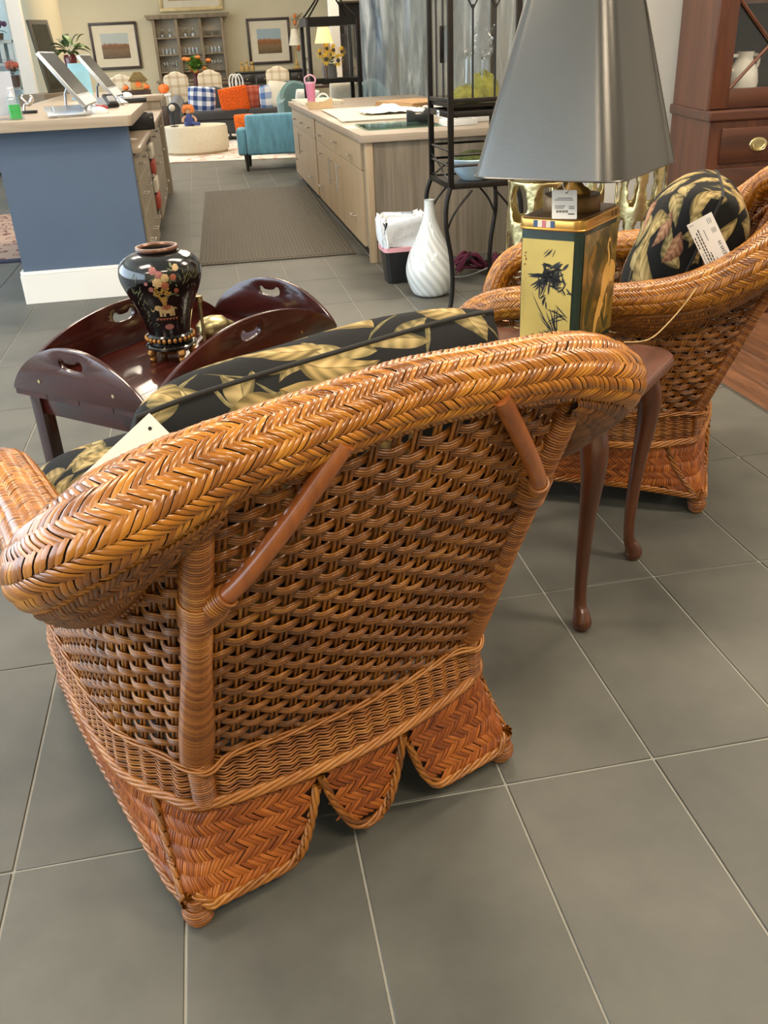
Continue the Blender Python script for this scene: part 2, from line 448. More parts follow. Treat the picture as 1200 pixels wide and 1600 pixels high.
RIM_HALF = [
    (0.00, -.175, .890, .043, .044), (.13, -.178, .883, .044, .044), (.25, -.172, .869, .050, .047), (.350, -.140, .828, .073, .054),
    (.395, -.070, .760, .078, .059), (.396, .03, .693, .068, .055), (.384, .15, .652, .060, .048), (.373, .31, .632, .055, .043),
    (.367, .46, .626, .054, .042), (.361, .59, .612, .053, .042), (.350, .685, .568, .049, .041), (.338, .732, .48, .044, .040), (.332, .74, .36, .040, .038)]
def mirror_path(H):
    return [(-p[0],) + tuple(p[1:]) for p in H[1:]][::-1] + list(H)
def ring_frames(P):
    T = np.gradient(P[:, :3], axis=0); T /= np.linalg.norm(T, axis=1)[:, None]
    n = np.cross(T, np.array([0, 0, 1.0])); n /= np.linalg.norm(n, axis=1)[:, None]
    b = np.cross(n, T)
    return T, n, b
def bilerp(A, u, v):
    """A (nu,nv,k) sampled at fractional indices"""
    nu, nv = A.shape[:2]
    u = np.clip(u, 0, nu - 1.0001); v = np.clip(v, 0, nv - 1.0001)
    i = u.astype(int); j = v.astype(int); fu = (u - i)[..., None]; fv = (v - j)[..., None]
    return A[i, j] * (1 - fu) * (1 - fv) + A[i + 1, j] * fu * (1 - fv) + A[i, j + 1] * (1 - fu) * fv + A[i + 1, j + 1] * fu * fv
def grid_normals(S):
    du = np.gradient(S, axis=0); dv = np.gradient(S, axis=1)
    n = np.cross(du, dv); n /= np.maximum(np.linalg.norm(n, axis=2), 1e-9)[..., None]
    return n
def herringbone(S, Nn, ulen, rows, pitch, slant=0.9, lift=0.0012, arch=0.0026, bow=0.0016, keep=None, overlap=1.18, jit=0.12):
    """S, Nn: (nu,nv,3) surface and outward normal grids; u runs along the weave (metres = ulen), v across it in equal rows"""
    nu, nv = S.shape[:2]
    cnt = int(ulen / pitch)
    uc = (np.arange(cnt) + 0.5) / cnt
    V = []; total = 0
    nt_, nc = 6, 3
    t = np.linspace(-0.5, 0.5, nt_); c = np.array([-1.0, 0.0, 1.0])
    for k in range(rows):
        vc = (k + 0.5) / rows
        d = 1 if k % 2 == 0 else -1
        u0 = uc + (0.5 * (k % 2)) / cnt + RNG.normal(0, jit, cnt) * 0.4 / cnt
        if keep is not None:
            ok = keep(u0, np.full(cnt, vc)); u0 = u0[ok]
        m = len(u0)
        if m == 0: continue
        dv = overlap / rows
        du = slant / rows * 1.0
        uu = u0[:, None, None] + d * (t[None, :, None]) * SLOPE(ulen, S, rows, slant) + c[None, None, :] * (0.46 / cnt) * (1 - 0.25 * np.abs(2 * t)[None, :, None] ** 4)
        vv = vc + (t[None, :, None]) * dv + 0 * c[None, None, :] + RNG.normal(0, 0.0012, m)[:, None, None]
        vv = np.clip(vv + np.zeros_like(uu), 0.0, 1.0)
        P = bilerp(S, uu * (nu - 1), vv * (nv - 1)); Q = bilerp(Nn, uu * (nu - 1), vv * (nv - 1))
        h = lift + arch * np.cos(np.pi * t)[None, :, None] + bow * (1 - c ** 2)[None, None, :] + RNG.uniform(-0.0004, 0.0006, m)[:, None, None]
        P = P + Q * h[..., None]
        V.append(P.reshape(-1, 3)); total += m
    V = np.concatenate(V)
    base = []
    for a in range(nt_ - 1):
        for b_ in range(nc - 1):
            base.append((a * nc + b_, (a + 1) * nc + b_, (a + 1) * nc + b_ + 1, a * nc + b_ + 1))
    base = np.array(base)
    F = (base[None] + (np.arange(total) * nt_ * nc)[:, None, None]).reshape(-1, 4)
    return V, F
def SLOPE(ulen, S, rows, slant):
    # row width in metres -> slanted run in u (normalised)
    w = np.linalg.norm(np.diff(S, axis=1), axis=2).sum(1).mean() / rows
    return slant * w / ulen
def strands(P, r, sides=5):
    """P: (k, n, 3) polylines with the same count -> tubes"""
    k, n = P.shape[:2]
    T = np.gradient(P, axis=1); T /= np.maximum(np.linalg.norm(T, axis=2), 1e-9)[..., None]
    ref = np.zeros_like(T); ref[..., 2] = 1
    steep = np.abs(T[..., 2]) > 0.85
    ref[steep] = (0.3, 1.0, 0.1)
    A = np.cross(T, ref); A /= np.linalg.norm(A, axis=2)[..., None]
    B = np.cross(T, A)
    th = 2 * np.pi * np.arange(sides) / sides
    R = r if np.ndim(r) == 0 else np.asarray(r)[:, None, None, None]
    V = P[:, :, None, :] + R * (np.cos(th)[None, None, :, None] * A[:, :, None, :] + np.sin(th)[None, None, :, None] * B[:, :, None, :])
    i = np.arange(n - 1)[:, None]; j = np.arange(sides)[None, :]; j2 = (j + 1) % sides
    base = np.stack([i * sides + j, i * sides + j2, (i + 1) * sides + j2, (i + 1) * sides + j], -1).reshape(-1, 4)
    F = (base[None] + (np.arange(k) * n * sides)[:, None, None]).reshape(-1, 4)
    return V.reshape(-1, 3), F
def join(parts):
    Vs, Fs, o = [], [], 0
    for V, F in parts:
        Vs.append(V); Fs.append(F + o); o += len(V)
    return np.concatenate(Vs), np.concatenate(Fs)
def braid(path, R=0.0065, r=0.0042, turn=0.034, k=3, closed=False, flat=0.75, step=0.004):
    """rope of k strands laid along a path"""
    L = arclen(path)[-1]; n = max(8, int(L / step)); P = resample(np.array(path, float), n)
    T = np.gradient(P, axis=0); T /= np.linalg.norm(T, axis=1)[:, None]
    ref = np.array([0, 0, 1.0]) * np.ones_like(T)
    st = np.abs(T[:, 2]) > 0.8; ref[st] = (0, 1, 0.15)
    ref = np.stack([np.convolve(np.pad(ref[:, q], 6, mode='edge'), np.ones(13) / 13, 'valid') for q in range(3)], 1)
    A = np.cross(T, ref); A /= np.linalg.norm(A, axis=1)[:, None]; B = np.cross(T, A)
    s = np.linspace(0, L, n) / turn * 2 * np.pi
    Q = []
    for i in range(k):
        ph = s + 2 * np.pi * i / k
        Q.append(P + R * (np.cos(ph)[:, None] * B + flat * np.sin(ph)[:, None] * A))
    return strands(np.array(Q), r, 6)

def yp(z): return 0.042 - max(0.0, z - 0.30) * 0.394
def plan_nodes(z, out=0.0):
    bow = 0.042 if z < 0.22 else (0.042 - (z - 0.22) * 0.03)
    y0 = yp(z); xp = 0.268 + max(0, z - 0.3) * 0.016
    sh = (y0 - 0.042)
    nd = [(0, y0 - bow), (0.14, y0 - bow * 0.74), (xp, y0), (xp + 0.038, y0 + 0.052), (0.338, y0 + 0.12), (0.350, 0.225 + sh * 0.5), (0.353, 0.38 + sh * 0.15), (0.347, 0.55), (0.332, 0.665), (0.285, 0.745), (0.15, 0.775), (0, 0.78)]
    r = []
    for (x, y) in nd:
        dx, dy = x, y - 0.38; l = math.hypot(dx, dy) or 1
        r.append((x + dx / l * out, y + dy / l * out, z))
    return r
def skirt_bottom_nodes(z):
    nd = [(0, -0.014), (0.15, -0.012), (0.285, -0.008), (0.328, -0.004), (0.343, 0.05), (0.348, 0.19), (0.352, 0.38), (0.349, 0.56), (0.338, 0.70), (0.32, 0.768), (0.15, 0.79), (0, 0.795)]
    return [(x, y, z) for x, y in nd]
def closed_plan(half, n=9):
    Lh = [(-p[0],) + tuple(p[1:]) for p in half[1:-1]][::-1]
    full = list(half) + Lh
    ext = [full[-1]] + full + [full[0], full[1]]
    P = np.array(ext); out = []
    for i in range(1, len(ext) - 2):
        p0, p1, p2, p3 = P[i - 1], P[i], P[i + 1], P[i + 2]
        for k in range(n):
            t = k / n
            out.append(.5 * ((2 * p1) + (-p0 + p2) * t + (2 * p0 - 5 * p1 + 4 * p2 - p3) * t * t + (-p0 + 3 * p1 - 3 * p2 + p3) * t ** 3))
    h = len(out) // 2
    out = out[h:] + out[:h]
    out.append(out[0])
    return np.array(out)          # starts at front centre, runs to -x, rear centre is half way

def make_armchair(label):
    ch = thing('wicker_armchair', label, 'chair')
    # ---- rolled rim
    RP = resample(catmull(mirror_path(RIM_HALF), 14), 420)
    T, n, b = ring_frames(RP)
    nv = 33
    th = np.linspace(0, 2 * np.pi, nv)
    S = RP[:, None, :3] + n[:, None, :] * (RP[:, 3] - 0.0035)[:, None, None] * np.cos(th)[None, :, None] + b[:, None, :] * (RP[:, 4] - 0.0035)[:, None, None] * np.sin(th)[None, :, None]
    Nn = n[:, None, :] * (np.cos(th)[None, :, None] / RP[:, 3][:, None, None]) + b[:, None, :] * (np.sin(th)[None, :, None] / RP[:, 4][:, None, None])
    Nn /= np.linalg.norm(Nn, axis=2)[..., None]
    mb = MB(); mb.grid(S[::3, ::2]); rim = obj('rim', mb, M_CORE, ch, fixn=False)  # dark core tube, added under the weave to block light
    setp(rim, 'thick rolled rim of honey cane in herringbone weave')
    ulen = arclen(RP[:, :3])[-1] * 1.02
    V, F = herringbone(S, Nn, ulen, 16, 0.0086, slant=1.15)
    obj_np('rim_weave', V, F, M_CANE, rim, 'stuff')
    for e in (0, -1): obj('rim_end', MB().lathe([(0.0001, -0.01), (0.034, -0.008), (0.037, 0.0), (0.034, 0.01)], 20, tuple(RP[e, :3])), M_CORE, rim)
    # ---- flared underside at both rear corners
    def underside(side):
        a, bq = (0.15, 0.90)
        idx = [i for i in range(len(RP)) if (RP[i, 0] * side > 0.255 and RP[i, 1] < 0.30)]
        if side < 0: idx = idx[::-1]
        A = []; Bq = []
        for i in idx:
            c = RP[i, :3]
            t0 = math.radians(-50)
            A.append(c + n[i] * RP[i, 3] * math.cos(t0) + b[i] * RP[i, 4] * math.sin(t0) * 0.98)
            k = min(1.0, max(0.0, (abs(c[0]) - 0.25) / 0.10)); k2 = 1.0 if c[1] < 0.1 else max(0, 1 - (c[1] - 0.1) / 0.2)
            zz = c[2] - RP[i, 4] - 0.008 - 0.075 * k * k2
            nd = catmull(plan_nodes(zz, 0.004), 8)
            if abs(c[0]) < 0.3 and c[1] < -0.1: w = np.array([abs(c[0]) - 0.005, yp(zz), zz])
            else:
                j = np.argmin(np.abs(nd[:, 1] - (c[1] + 0.03 + 0.05 * k)) + (nd[:, 0] < 0.26) * 9); w = nd[j]
            Bq.append(np.array([w[0] * side, w[1], zz]))
        A = np.array(A); Bq = np.array(Bq)
        Bq = np.stack([np.convolve(np.pad(Bq[:, q], 8, mode='edge'), np.ones(17) / 17, 'valid') for q in range(3)], 1)
        v = np.linspace(0, 1, 13)
        G = A[:, None] * (1 - v)[None, :, None] + Bq[:, None] * v[None, :, None]
        bulge = np.sin(np.pi * v) * 0.012
        nn = grid_normals(G) * (1 if side > 0 else 1)
        if (nn.mean((0, 1)) @ np.array([side * 0.6, -0.5, -0.6])) < 0: nn = -nn
        G = G + nn * bulge[None, :, None]
        nn2 = grid_normals(G)
        if (nn2.mean((0, 1)) @ np.array([side * 0.6, -0.5, -0.6])) < 0: nn2 = -nn2
        m2 = MB(); m2.grid(G - nn2 * 0.002); u = obj('rim_underside', m2, M_CORE, ch, fixn=False)
        V, F = herringbone(G, nn2, arclen(A)[-1], 8, 0.0075, slant=0.7, arch=0.002)
        obj_np('underside_weave', V, F, M_REED, u, 'stuff')
        V, F = braid(Bq, 0.006, 0.004, 0.04)
        obj_np('braid', V, F, M_REED, u)
    underside(1); underside(-1)
    # ---- wall panels: vertical stakes and bundled weavers
    zs = np.linspace(0.20, 0.90, 36)
    PL = np.array([closed_plan(plan_nodes(z)) for z in zs])          # (nz, ns, 3)
    ns = PL.shape[1]; seg = 9
    # index ranges in the closed plan (node index * seg)
    mid_ = (ns - 1) // 2
    i_post, i_front = 2 * seg, 9 * seg
    def wall(sidx, z):
        f = (z - zs[0]) / (zs[1] - zs[0])
        return bilerp(PL, np.asarray(f, float) + 0 * np.asarray(sidx, float), np.asarray(sidx, float) + 0 * np.asarray(f, float))
    rim_y = RP[RP[:, 0] > 0.3]
    def rim_z(x, y):
        d = (np.abs(x)[..., None] - rim_y[:, 0]) ** 2 * 0.2 + (y[..., None] - rim_y[:, 1]) ** 2
        return rim_y[np.argmin(d, -1), 2]
    def weave(name, s0, s1, zmax_fn, stakes, row=0.0187, mat_=M_REED, amp=0.0060, zlo=0.300, label=None):
        p = bpy.data.objects.new(name, None)
        ar = arclen(PL[13][s0:s1 + 1]); par = lambda q: s0 + np.interp(np.asarray(q) * ar[-1], ar, np.arange(len(ar)))
        st = par(np.linspace(0, 1, stakes + 2)[1:-1])
        # stakes in pairs
        Q = []
        zz = np.linspace(zlo, 0.88, 40)
        for s in st:
            base = wall(np.full(40, s), zz); tan = wall(np.full(40, s + 0.2), zz) - wall(np.full(40, s - 0.2), zz)
            tan /= np.linalg.norm(tan, axis=1)[:, None]
            top = zmax_fn(base)
            zt = np.minimum(zz, top)
            base = wall(np.full(40, s), zt)
            for e in (-1, 1): Q.append(base + tan * 0.0036 * e)
        Vs, Fs = strands(np.array(Q), 0.0027, 5)
        o = obj_np(name, Vs, Fs, M_REED, ch); setp(o, label)
        parts = []
        nr = int((0.86 - zlo) / row)
        fq = np.linspace(0, 1, stakes * 7 + 8); fine = par(fq); fi = np.arange(len(fine))
        for k_ in range(nr):
            zc = zlo + 0.010 + k_ * row
            base0 = wall(fine, np.full(len(fine), zc))
            ok = zmax_fn(base0) > zc - 0.02
            if ok.sum() < 8: continue
            ii = np.where(ok)[0]; a, e = ii[0], ii[-1] + 1
            f2 = fine[a:e]
            jz = RNG.normal(0, 0.0006)
            ph = np.pi * fq[a:e] * (stakes + 1) + (k_ % 2) * np.pi
            off = amp * np.sin(ph - np.pi / 2 * 0 + np.pi / 2)
            tilt = 0.0022 * np.sin(2 * ph + 0.6)
            Pk = []
            for q in range(4):
                zq = zc + (q - 1.5) * 0.0037 + jz + tilt * (0.5 + 0.3 * q / 3)
                B0 = wall(f2, zq); Tn = np.gradient(B0, axis=0); Tn /= np.linalg.norm(Tn, axis=1)[:, None]
                nn = np.cross(Tn, np.array([0, 0, 1.0])); nn /= np.linalg.norm(nn, axis=1)[:, None]
                Pk.append(B0 + nn * (off + 0.0008 * (1.5 - abs(q - 1.5)))[:, None])
            parts.append(strands(np.array(Pk), 0.00205, 5))
        V, F = join(parts)
        obj_np('weavers', V, F, mat_, o, 'stuff')
        return o
    big = lambda P: np.full(len(P), 0.868)
    weave('back_panel', mid_ - i_post, mid_ + i_post, big, 17, label='openwork back of paired stakes and bundled reed')
    sidez = lambda P: rim_z(P[:, 0], P[:, 1]) - 0.01
    weave('side_panel', mid_ + i_post, mid_ + i_front, sidez, 24, label='openwork side of paired stakes and bundled reed')
    weave('side_panel', mid_ - i_front, mid_ - i_post, sidez, 24)
    fz = lambda P: np.full(len(P), 0.40)
    weave('front_panel', 0, mid_ - i_front, fz, 7)
    weave('front_panel', mid_ + i_front, ns - 1, fz, 7)
    # ---- fine woven collar below the panels
    zc = np.linspace(0.222, 0.298, 15)
    parts = []
    m = 96
    sl_arc = arclen(PL[3]); m = int(sl_arc[-1] / 0.034); sf = np.interp(np.linspace(0, sl_arc[-1], m * 8 + 1), sl_arc, np.arange(ns))
    Pk = []
    for q, z in enumerate(zc):
        B0 = bilerp(PL, np.full(len(sf), (z - zs[0]) / (zs[1] - zs[0])), sf)
        Tn = np.gradient(B0, axis=0); Tn /= np.linalg.norm(Tn, axis=1)[:, None]
        nn = np.cross(Tn, np.array([0, 0, 1.0]))
        ph = np.arange(len(sf)) / 8 * 2 * np.pi + (q % 2) * 0.5
        Pk.append(B0 + nn * (0.004 + 0.0055 * (0.298 - z) / 0.076 + 0.0042 * np.sin(ph))[:, None] + np.array([0, 0, 1]) * (0.0010 * np.sin(ph + 0.8))[:, None])
    V, F = strands(np.array(Pk), 0.00195, 5)
    col = obj('collar_core', MB().grid(np.stack([PL[0] * np.array([.985, .985, 1]) + np.array([0, .005, .012]), PL[5] * np.array([.985, .985, 1]) + np.array([0, .005, -.004])], 1)), M_CORE, ch, fixn=False)
    col.name = 'collar'
    setp(col, 'close-woven collar of thin tan reed above the skirt')
    obj_np('collar_weave', V, F, M_REEDL, col, 'stuff')
    cp = closed_plan(plan_nodes(0.302, 0.008), 16); wq = np.exp(-((np.abs(cp[:, 0]) - 0.266) / 0.032) ** 2) * (cp[:, 1] < 0.2); cp[:, 1] -= 0.021 * wq; cp[:, 2] -= 0.010 * wq; V, F = braid(cp, 0.0040, 0.0025, 0.16, k=3); obj_np('border', V, F, M_REEDL, col)
    cp = closed_plan(plan_nodes(0.214, 0.013)); V, F = braid(cp, 0.0072, 0.0042, 0.15, k=5, flat=0.55); obj_np('braid', V, F, M_REEDL, col)
    # ---- scalloped skirt
    zt, zb = 0.212, 0.045
    TOP = closed_plan(plan_nodes(zt, 0.006)); BOT = closed_plan(skirt_bottom_nodes(zb))
    h = np.linspace(0, 1, 16)
    SK = TOP[:, None] * (1 - h ** 1.5)[None, :, None] + BOT[:, None] * (h ** 1.5)[None, :, None]
    SK[..., 2] = zt + (zb - zt) * h[None, :]
    def edge(x, y):
        ax = np.abs(x)
        rear = np.where(ax < 0.0835, 0.050 + 0.14 * np.clip(ax / 0.0835, 0, 1) ** 2.4, 0.045 + 0.155 * np.clip((0.175 - ax) / 0.0885, 0, 1) ** 2.6)
        side = 0.052 + 0.035 * np.sin(np.pi * np.clip(y / 0.76, 0, 1)) ** 0.7
        isrear = (y < 0.045) & (ax < 0.325)
        isfront = (y > 0.74) & (ax < 0.31)
        return np.where(isrear | isfront, rear, side)
    E = edge(BOT[:, 0], BOT[:, 1])
    hm = (zt - E) / (zt - zb)
    back = np.zeros((len(TOP), 10, 3))
    for i in range(len(TOP)):
        back[i] = bilerp(SK, np.full(10, float(i)), np.linspace(0, hm[i] * 15, 10))
    dense = np.array([bilerp(back, np.full(10, u), np.arange(10.0)) for u in np.linspace(0, len(TOP) - 1.001, 520)])
    cen = np.array([0, 0.38, 0])
    inw = cen - dense; inw[..., 2] = 0; inw /= np.linalg.norm(inw, axis=2)[..., None]
    sk = obj('skirt', MB().grid(dense + inw * 0.004), M_CORE, ch, fixn=False); setp(sk, 'scalloped russet skirt in herringbone cane')
    SN = grid_normals(SK)
    if (SN[len(TOP) // 2, 4] @ np.array([0, -1, 0])) < 0: SN = -SN
    nuS = len(TOP)
    def keep(u, v):
        q = bilerp(SK, (u % 1.0) * (nuS - 1), v * 15.0)
        return q[:, 2] > edge(q[:, 0], q[:, 1]) + 0.007
    V, F = herringbone(SK, SN, arclen(TOP)[-1] * 1.03, 8, 0.0098, slant=1.05, arch=0.0020, keep=keep)
    obj_np('skirt_weave', V, F, M_SKIRT, sk, 'stuff')
    def skirt_pt(x, z, y_hint):
        # point on rear / front skirt with this x and z
        ax = abs(x)
        lim = range(mid_, mid_ + 4 * seg + 1) if y_hint < 0.4 else range(mid_ + 8 * seg, ns)
        hh = np.clip((zt - z) / (zt - zb), 0, 1)
        P_ = np.array([bilerp(SK, np.array([float(i)]), np.array([hh * 15]))[0] for i in lim])
        j = np.argmin(np.abs(P_[:, 0] - ax)); p = P_[j].copy(); p[0] = x; p[2] = z
        return p
    def edge_braid(pts, mm=M_REED, R=0.0062):
        V, F = braid(np.array(pts), R, 0.0040, 0.095, k=4, flat=0.6)
        obj_np('edge_braid', V, F, mm, sk)
    for yh in (0.0, 0.78):
        dy = -0.005 if yh < 0.4 else 0.005
        for sd in (-1, 1):
            pts = []
            for ax in np.linspace(0.322, 0.0915, 40):
                z = 0.045 + 0.155 * max(0, (0.175 - ax) / 0.0885) ** 2.6
                z = min(z, 0.205) + (0.02 * max(0, (ax - 0.30) / 0.022))
                q = skirt_pt(ax * sd, z, yh); q[1] += dy; pts.append(q)
            edge_braid(pts)
        pts = []
        for x in np.linspace(-0.0835, 0.0835, 44):
            z = 0.050 + 0.148 * (abs(x) / 0.0835) ** 2.4
            q = skirt_pt(x, min(z, 0.205), yh); q[1] += dy; pts.append(q)
        edge_braid(pts)
    for sd in (-1, 1):
        pts = []
        for y in np.linspace(0.0, 0.765, 60):
            z = 0.052 + 0.035 * math.sin(PI * min(1, y / 0.76)) ** 0.7
            x = np.interp(y, [-0.004, 0.05, 0.19, 0.38, 0.56, 0.70, 0.768], [0.328, 0.343, 0.348, 0.352, 0.349, 0.338, 0.32]) + 0.004
            pts.append((x * sd, y, z + (0.02 if y in (0.0,) else 0)))
        edge_braid(pts)
        # braid down each rear corner
        pts = []
        for hh in np.linspace(0, 1, 24):
            q = bilerp(SK, np.array([mid_ + 3.35 * seg]), np.array([hh * 15.0]))[0]; pts.append((q[0] * sd + 0.004 * sd, q[1] - 0.003, q[2] + (0.012 if hh > .99 else 0)))
        edge_braid(pts, R=0.005)
    # ---- reed-wrapped feet
    def foot_r(z):
        return max(0.0245 * math.sqrt(max(0, 1 - ((z - 0.026) / 0.0275) ** 2)), 0.010 if z < 0.01 else 0.0165) if z < 0.042 else 0.0168 + 0.002 * ((z - 0.042) / 0.02)
    ft = obj('foot', MB().lathe([(0.0001, 0.0005)] + [(foot_r(z) - 0.001, z) for z in np.linspace(0.001, 0.060, 18)] + [(0.013, 0.063), (0.0001, 0.064)], 20), M_REED, ch, angle=0); ft.location = (-0.319, 0.009, 0)
    FRr = np.array([[(foot_r(z) * math.cos(q), foot_r(z) * math.sin(q), z + 0.0015 * math.sin(q + z * 300)) for q in np.linspace(0, 2 * PI, 17)] for z in np.linspace(0.0055, 0.061, 14)])
    Vf, Ff = strands(FRr, 0.0026, 5)
    fw_ = obj_np('foot_wrapping', Vf, Ff, M_REEDL, ft, 'stuff')
    setp(ft, 'ball foot wound with thin reed')
    for q in ((0.319, 0.009), (-0.319, 0.753), (0.319, 0.753)): (lambda o_: share('foot_wrapping', fw_, o_))(share('foot', ft, ch, (q[0], q[1], 0)))
    # ---- wrapped rear posts
    for sd in (-1, 1):
        A = Vector((0.264 * sd, 0.052, 0.280)); Bv = Vector((0.279 * sd, -0.172, 0.82))
        nrg = 118; D = (Bv - A); Ln = D.length; D.normalize()
        X = Vector((1, 0, 0)); X = (X - D * X.dot(D)).normalized(); Y = D.cross(X)
        sides = 14
        def ringpt(t, a, extra=0.0):
            low = 1 - min(1, t / 0.42); w = 0.0178 + 0.0075 * min(1, max(0, (0.46 - t) / 0.30)); dth = 0.0178 + 0.003 * low
            if t > 0.46: w = 0.0178
            sag = 0.010 * abs(math.cos(a)) ** 2 * (1 if t < 0.44 else 0.1)
            return A + D * (Ln * t + sag) + X * ((w + extra) * math.cos(a)) + Y * ((dth + extra) * math.sin(a))
        G = np.array([[ringpt(t, 2 * PI * j / sides) for j in range(sides)] for t in np.linspace(0, 1, 60)])
        mbp = MB(); mbp.grid(G, wrapv=True)
        pst = setp(obj('post', mbp, M_CORE, ch, fixn=False, angle=0), 'rear post tightly wound with thin reed')
        nl = 120
        R_ = np.array([[ringpt((k + 0.5) / nl, 2 * PI * j / 16, 0.0012) for j in range(17)] for k in range(nl)])
        Vr, Fr = strands(R_, 0.00235, 5)
        obj_np('reed_wrapping', Vr, Fr, M_REEDL, pst, 'stuff')
        pf = np.array([[(0.266 * sd + 0.0185 * math.cos(q), 0.037 + 0.0165 * math.sin(q), z) for q in np.linspace(0, 2 * PI, 17)] for z in np.linspace(0.216, 0.300, 19)])
        Vr, Fr = strands(pf, 0.00235, 5); obj_np('reed_wrapping', Vr, Fr, M_REEDL, pst, 'stuff')
        # bare pole brace from post up to the rim
        j0 = A + D * (Ln * 0.70) + Vector((0, -0.010, -0.006)); j1 = Vector((0.112 * sd, -0.216, 0.872))
        mid = j0 * 0.72 + j1 * 0.28 + Vector((0, -0.022, 0))
        pa = catmull([tuple(j0), tuple(j0 * 0.75 + j1 * 0.25 + Vector((0, -0.017, 0))), tuple(j0 * 0.35 + j1 * 0.65 + Vector((0, -0.013, 0))), tuple(j1)], 8)
        br = obj('brace', MB().tube(pa, 0.0125, 14), M_POLE, ch); setp(br, 'bare red-brown rattan brace')
        wr = MB()
        u = Vector(pa[3]) - Vector(pa[0]); u.normalize()
        for i in range(7):
            c = Vector(pa[0]) + u * (0.026 + i * 0.0046); a1 = u.orthogonal().normalized(); a2 = u.cross(a1)
            wr.tube([tuple(c + (a1 * math.cos(q) + a2 * math.sin(q)) * 0.0138) for q in np.linspace(0, 2 * PI, 15)[:-1]], 0.0026, 6, closed=True)
        for i in range(8):
            t = 0.665 + i * 0.010; c = A + D * (Ln * t); lean = Vector((-0.020 * sd, -0.010, 0.012 + i * 0.001))
            wr.tube([tuple(c + X * (0.0225 * math.cos(q)) + Y * (0.0225 * math.sin(q)) + lean * max(0, -sd * math.cos(q)) * 0.9) for q in np.linspace(0, 2 * PI, 17)[:-1]], 0.0026, 6, closed=True)
        obj('binding', wr, M_REEDL, br)
    # ---- seat deck under the cushions
    dk = MB(); nd = [(p[0] * 0.93, 0.38 + (p[1] - 0.38) * 0.92) for p in closed_plan(plan_nodes(0.36), 4)[:-1]]
    dk.prism(nd, 0.335, 0.375); obj('seat_deck', dk, M_CORE, ch, smooth=False)
    return ch

CH1_LOC, CH1_ROT = (0.133, 1.146, 0), math.radians(22.53)
CH2_LOC, CH2_ROT = (1.452, 2.410, 0), math.radians(153 - 90)
chair1 = make_armchair('wicker armchair seen from behind in the foreground, with honey herringbone rolled rim and scalloped skirt')
chair1.location = CH1_LOC; chair1.rotation_euler = (0, 0, CH1_ROT); chair1['group'] = 'pair of wicker armchairs'
chair2 = dup(chair1, CH2_LOC, CH2_ROT, 'wicker armchair seen from its side behind the lamp, holding the cushion tagged $349.99')

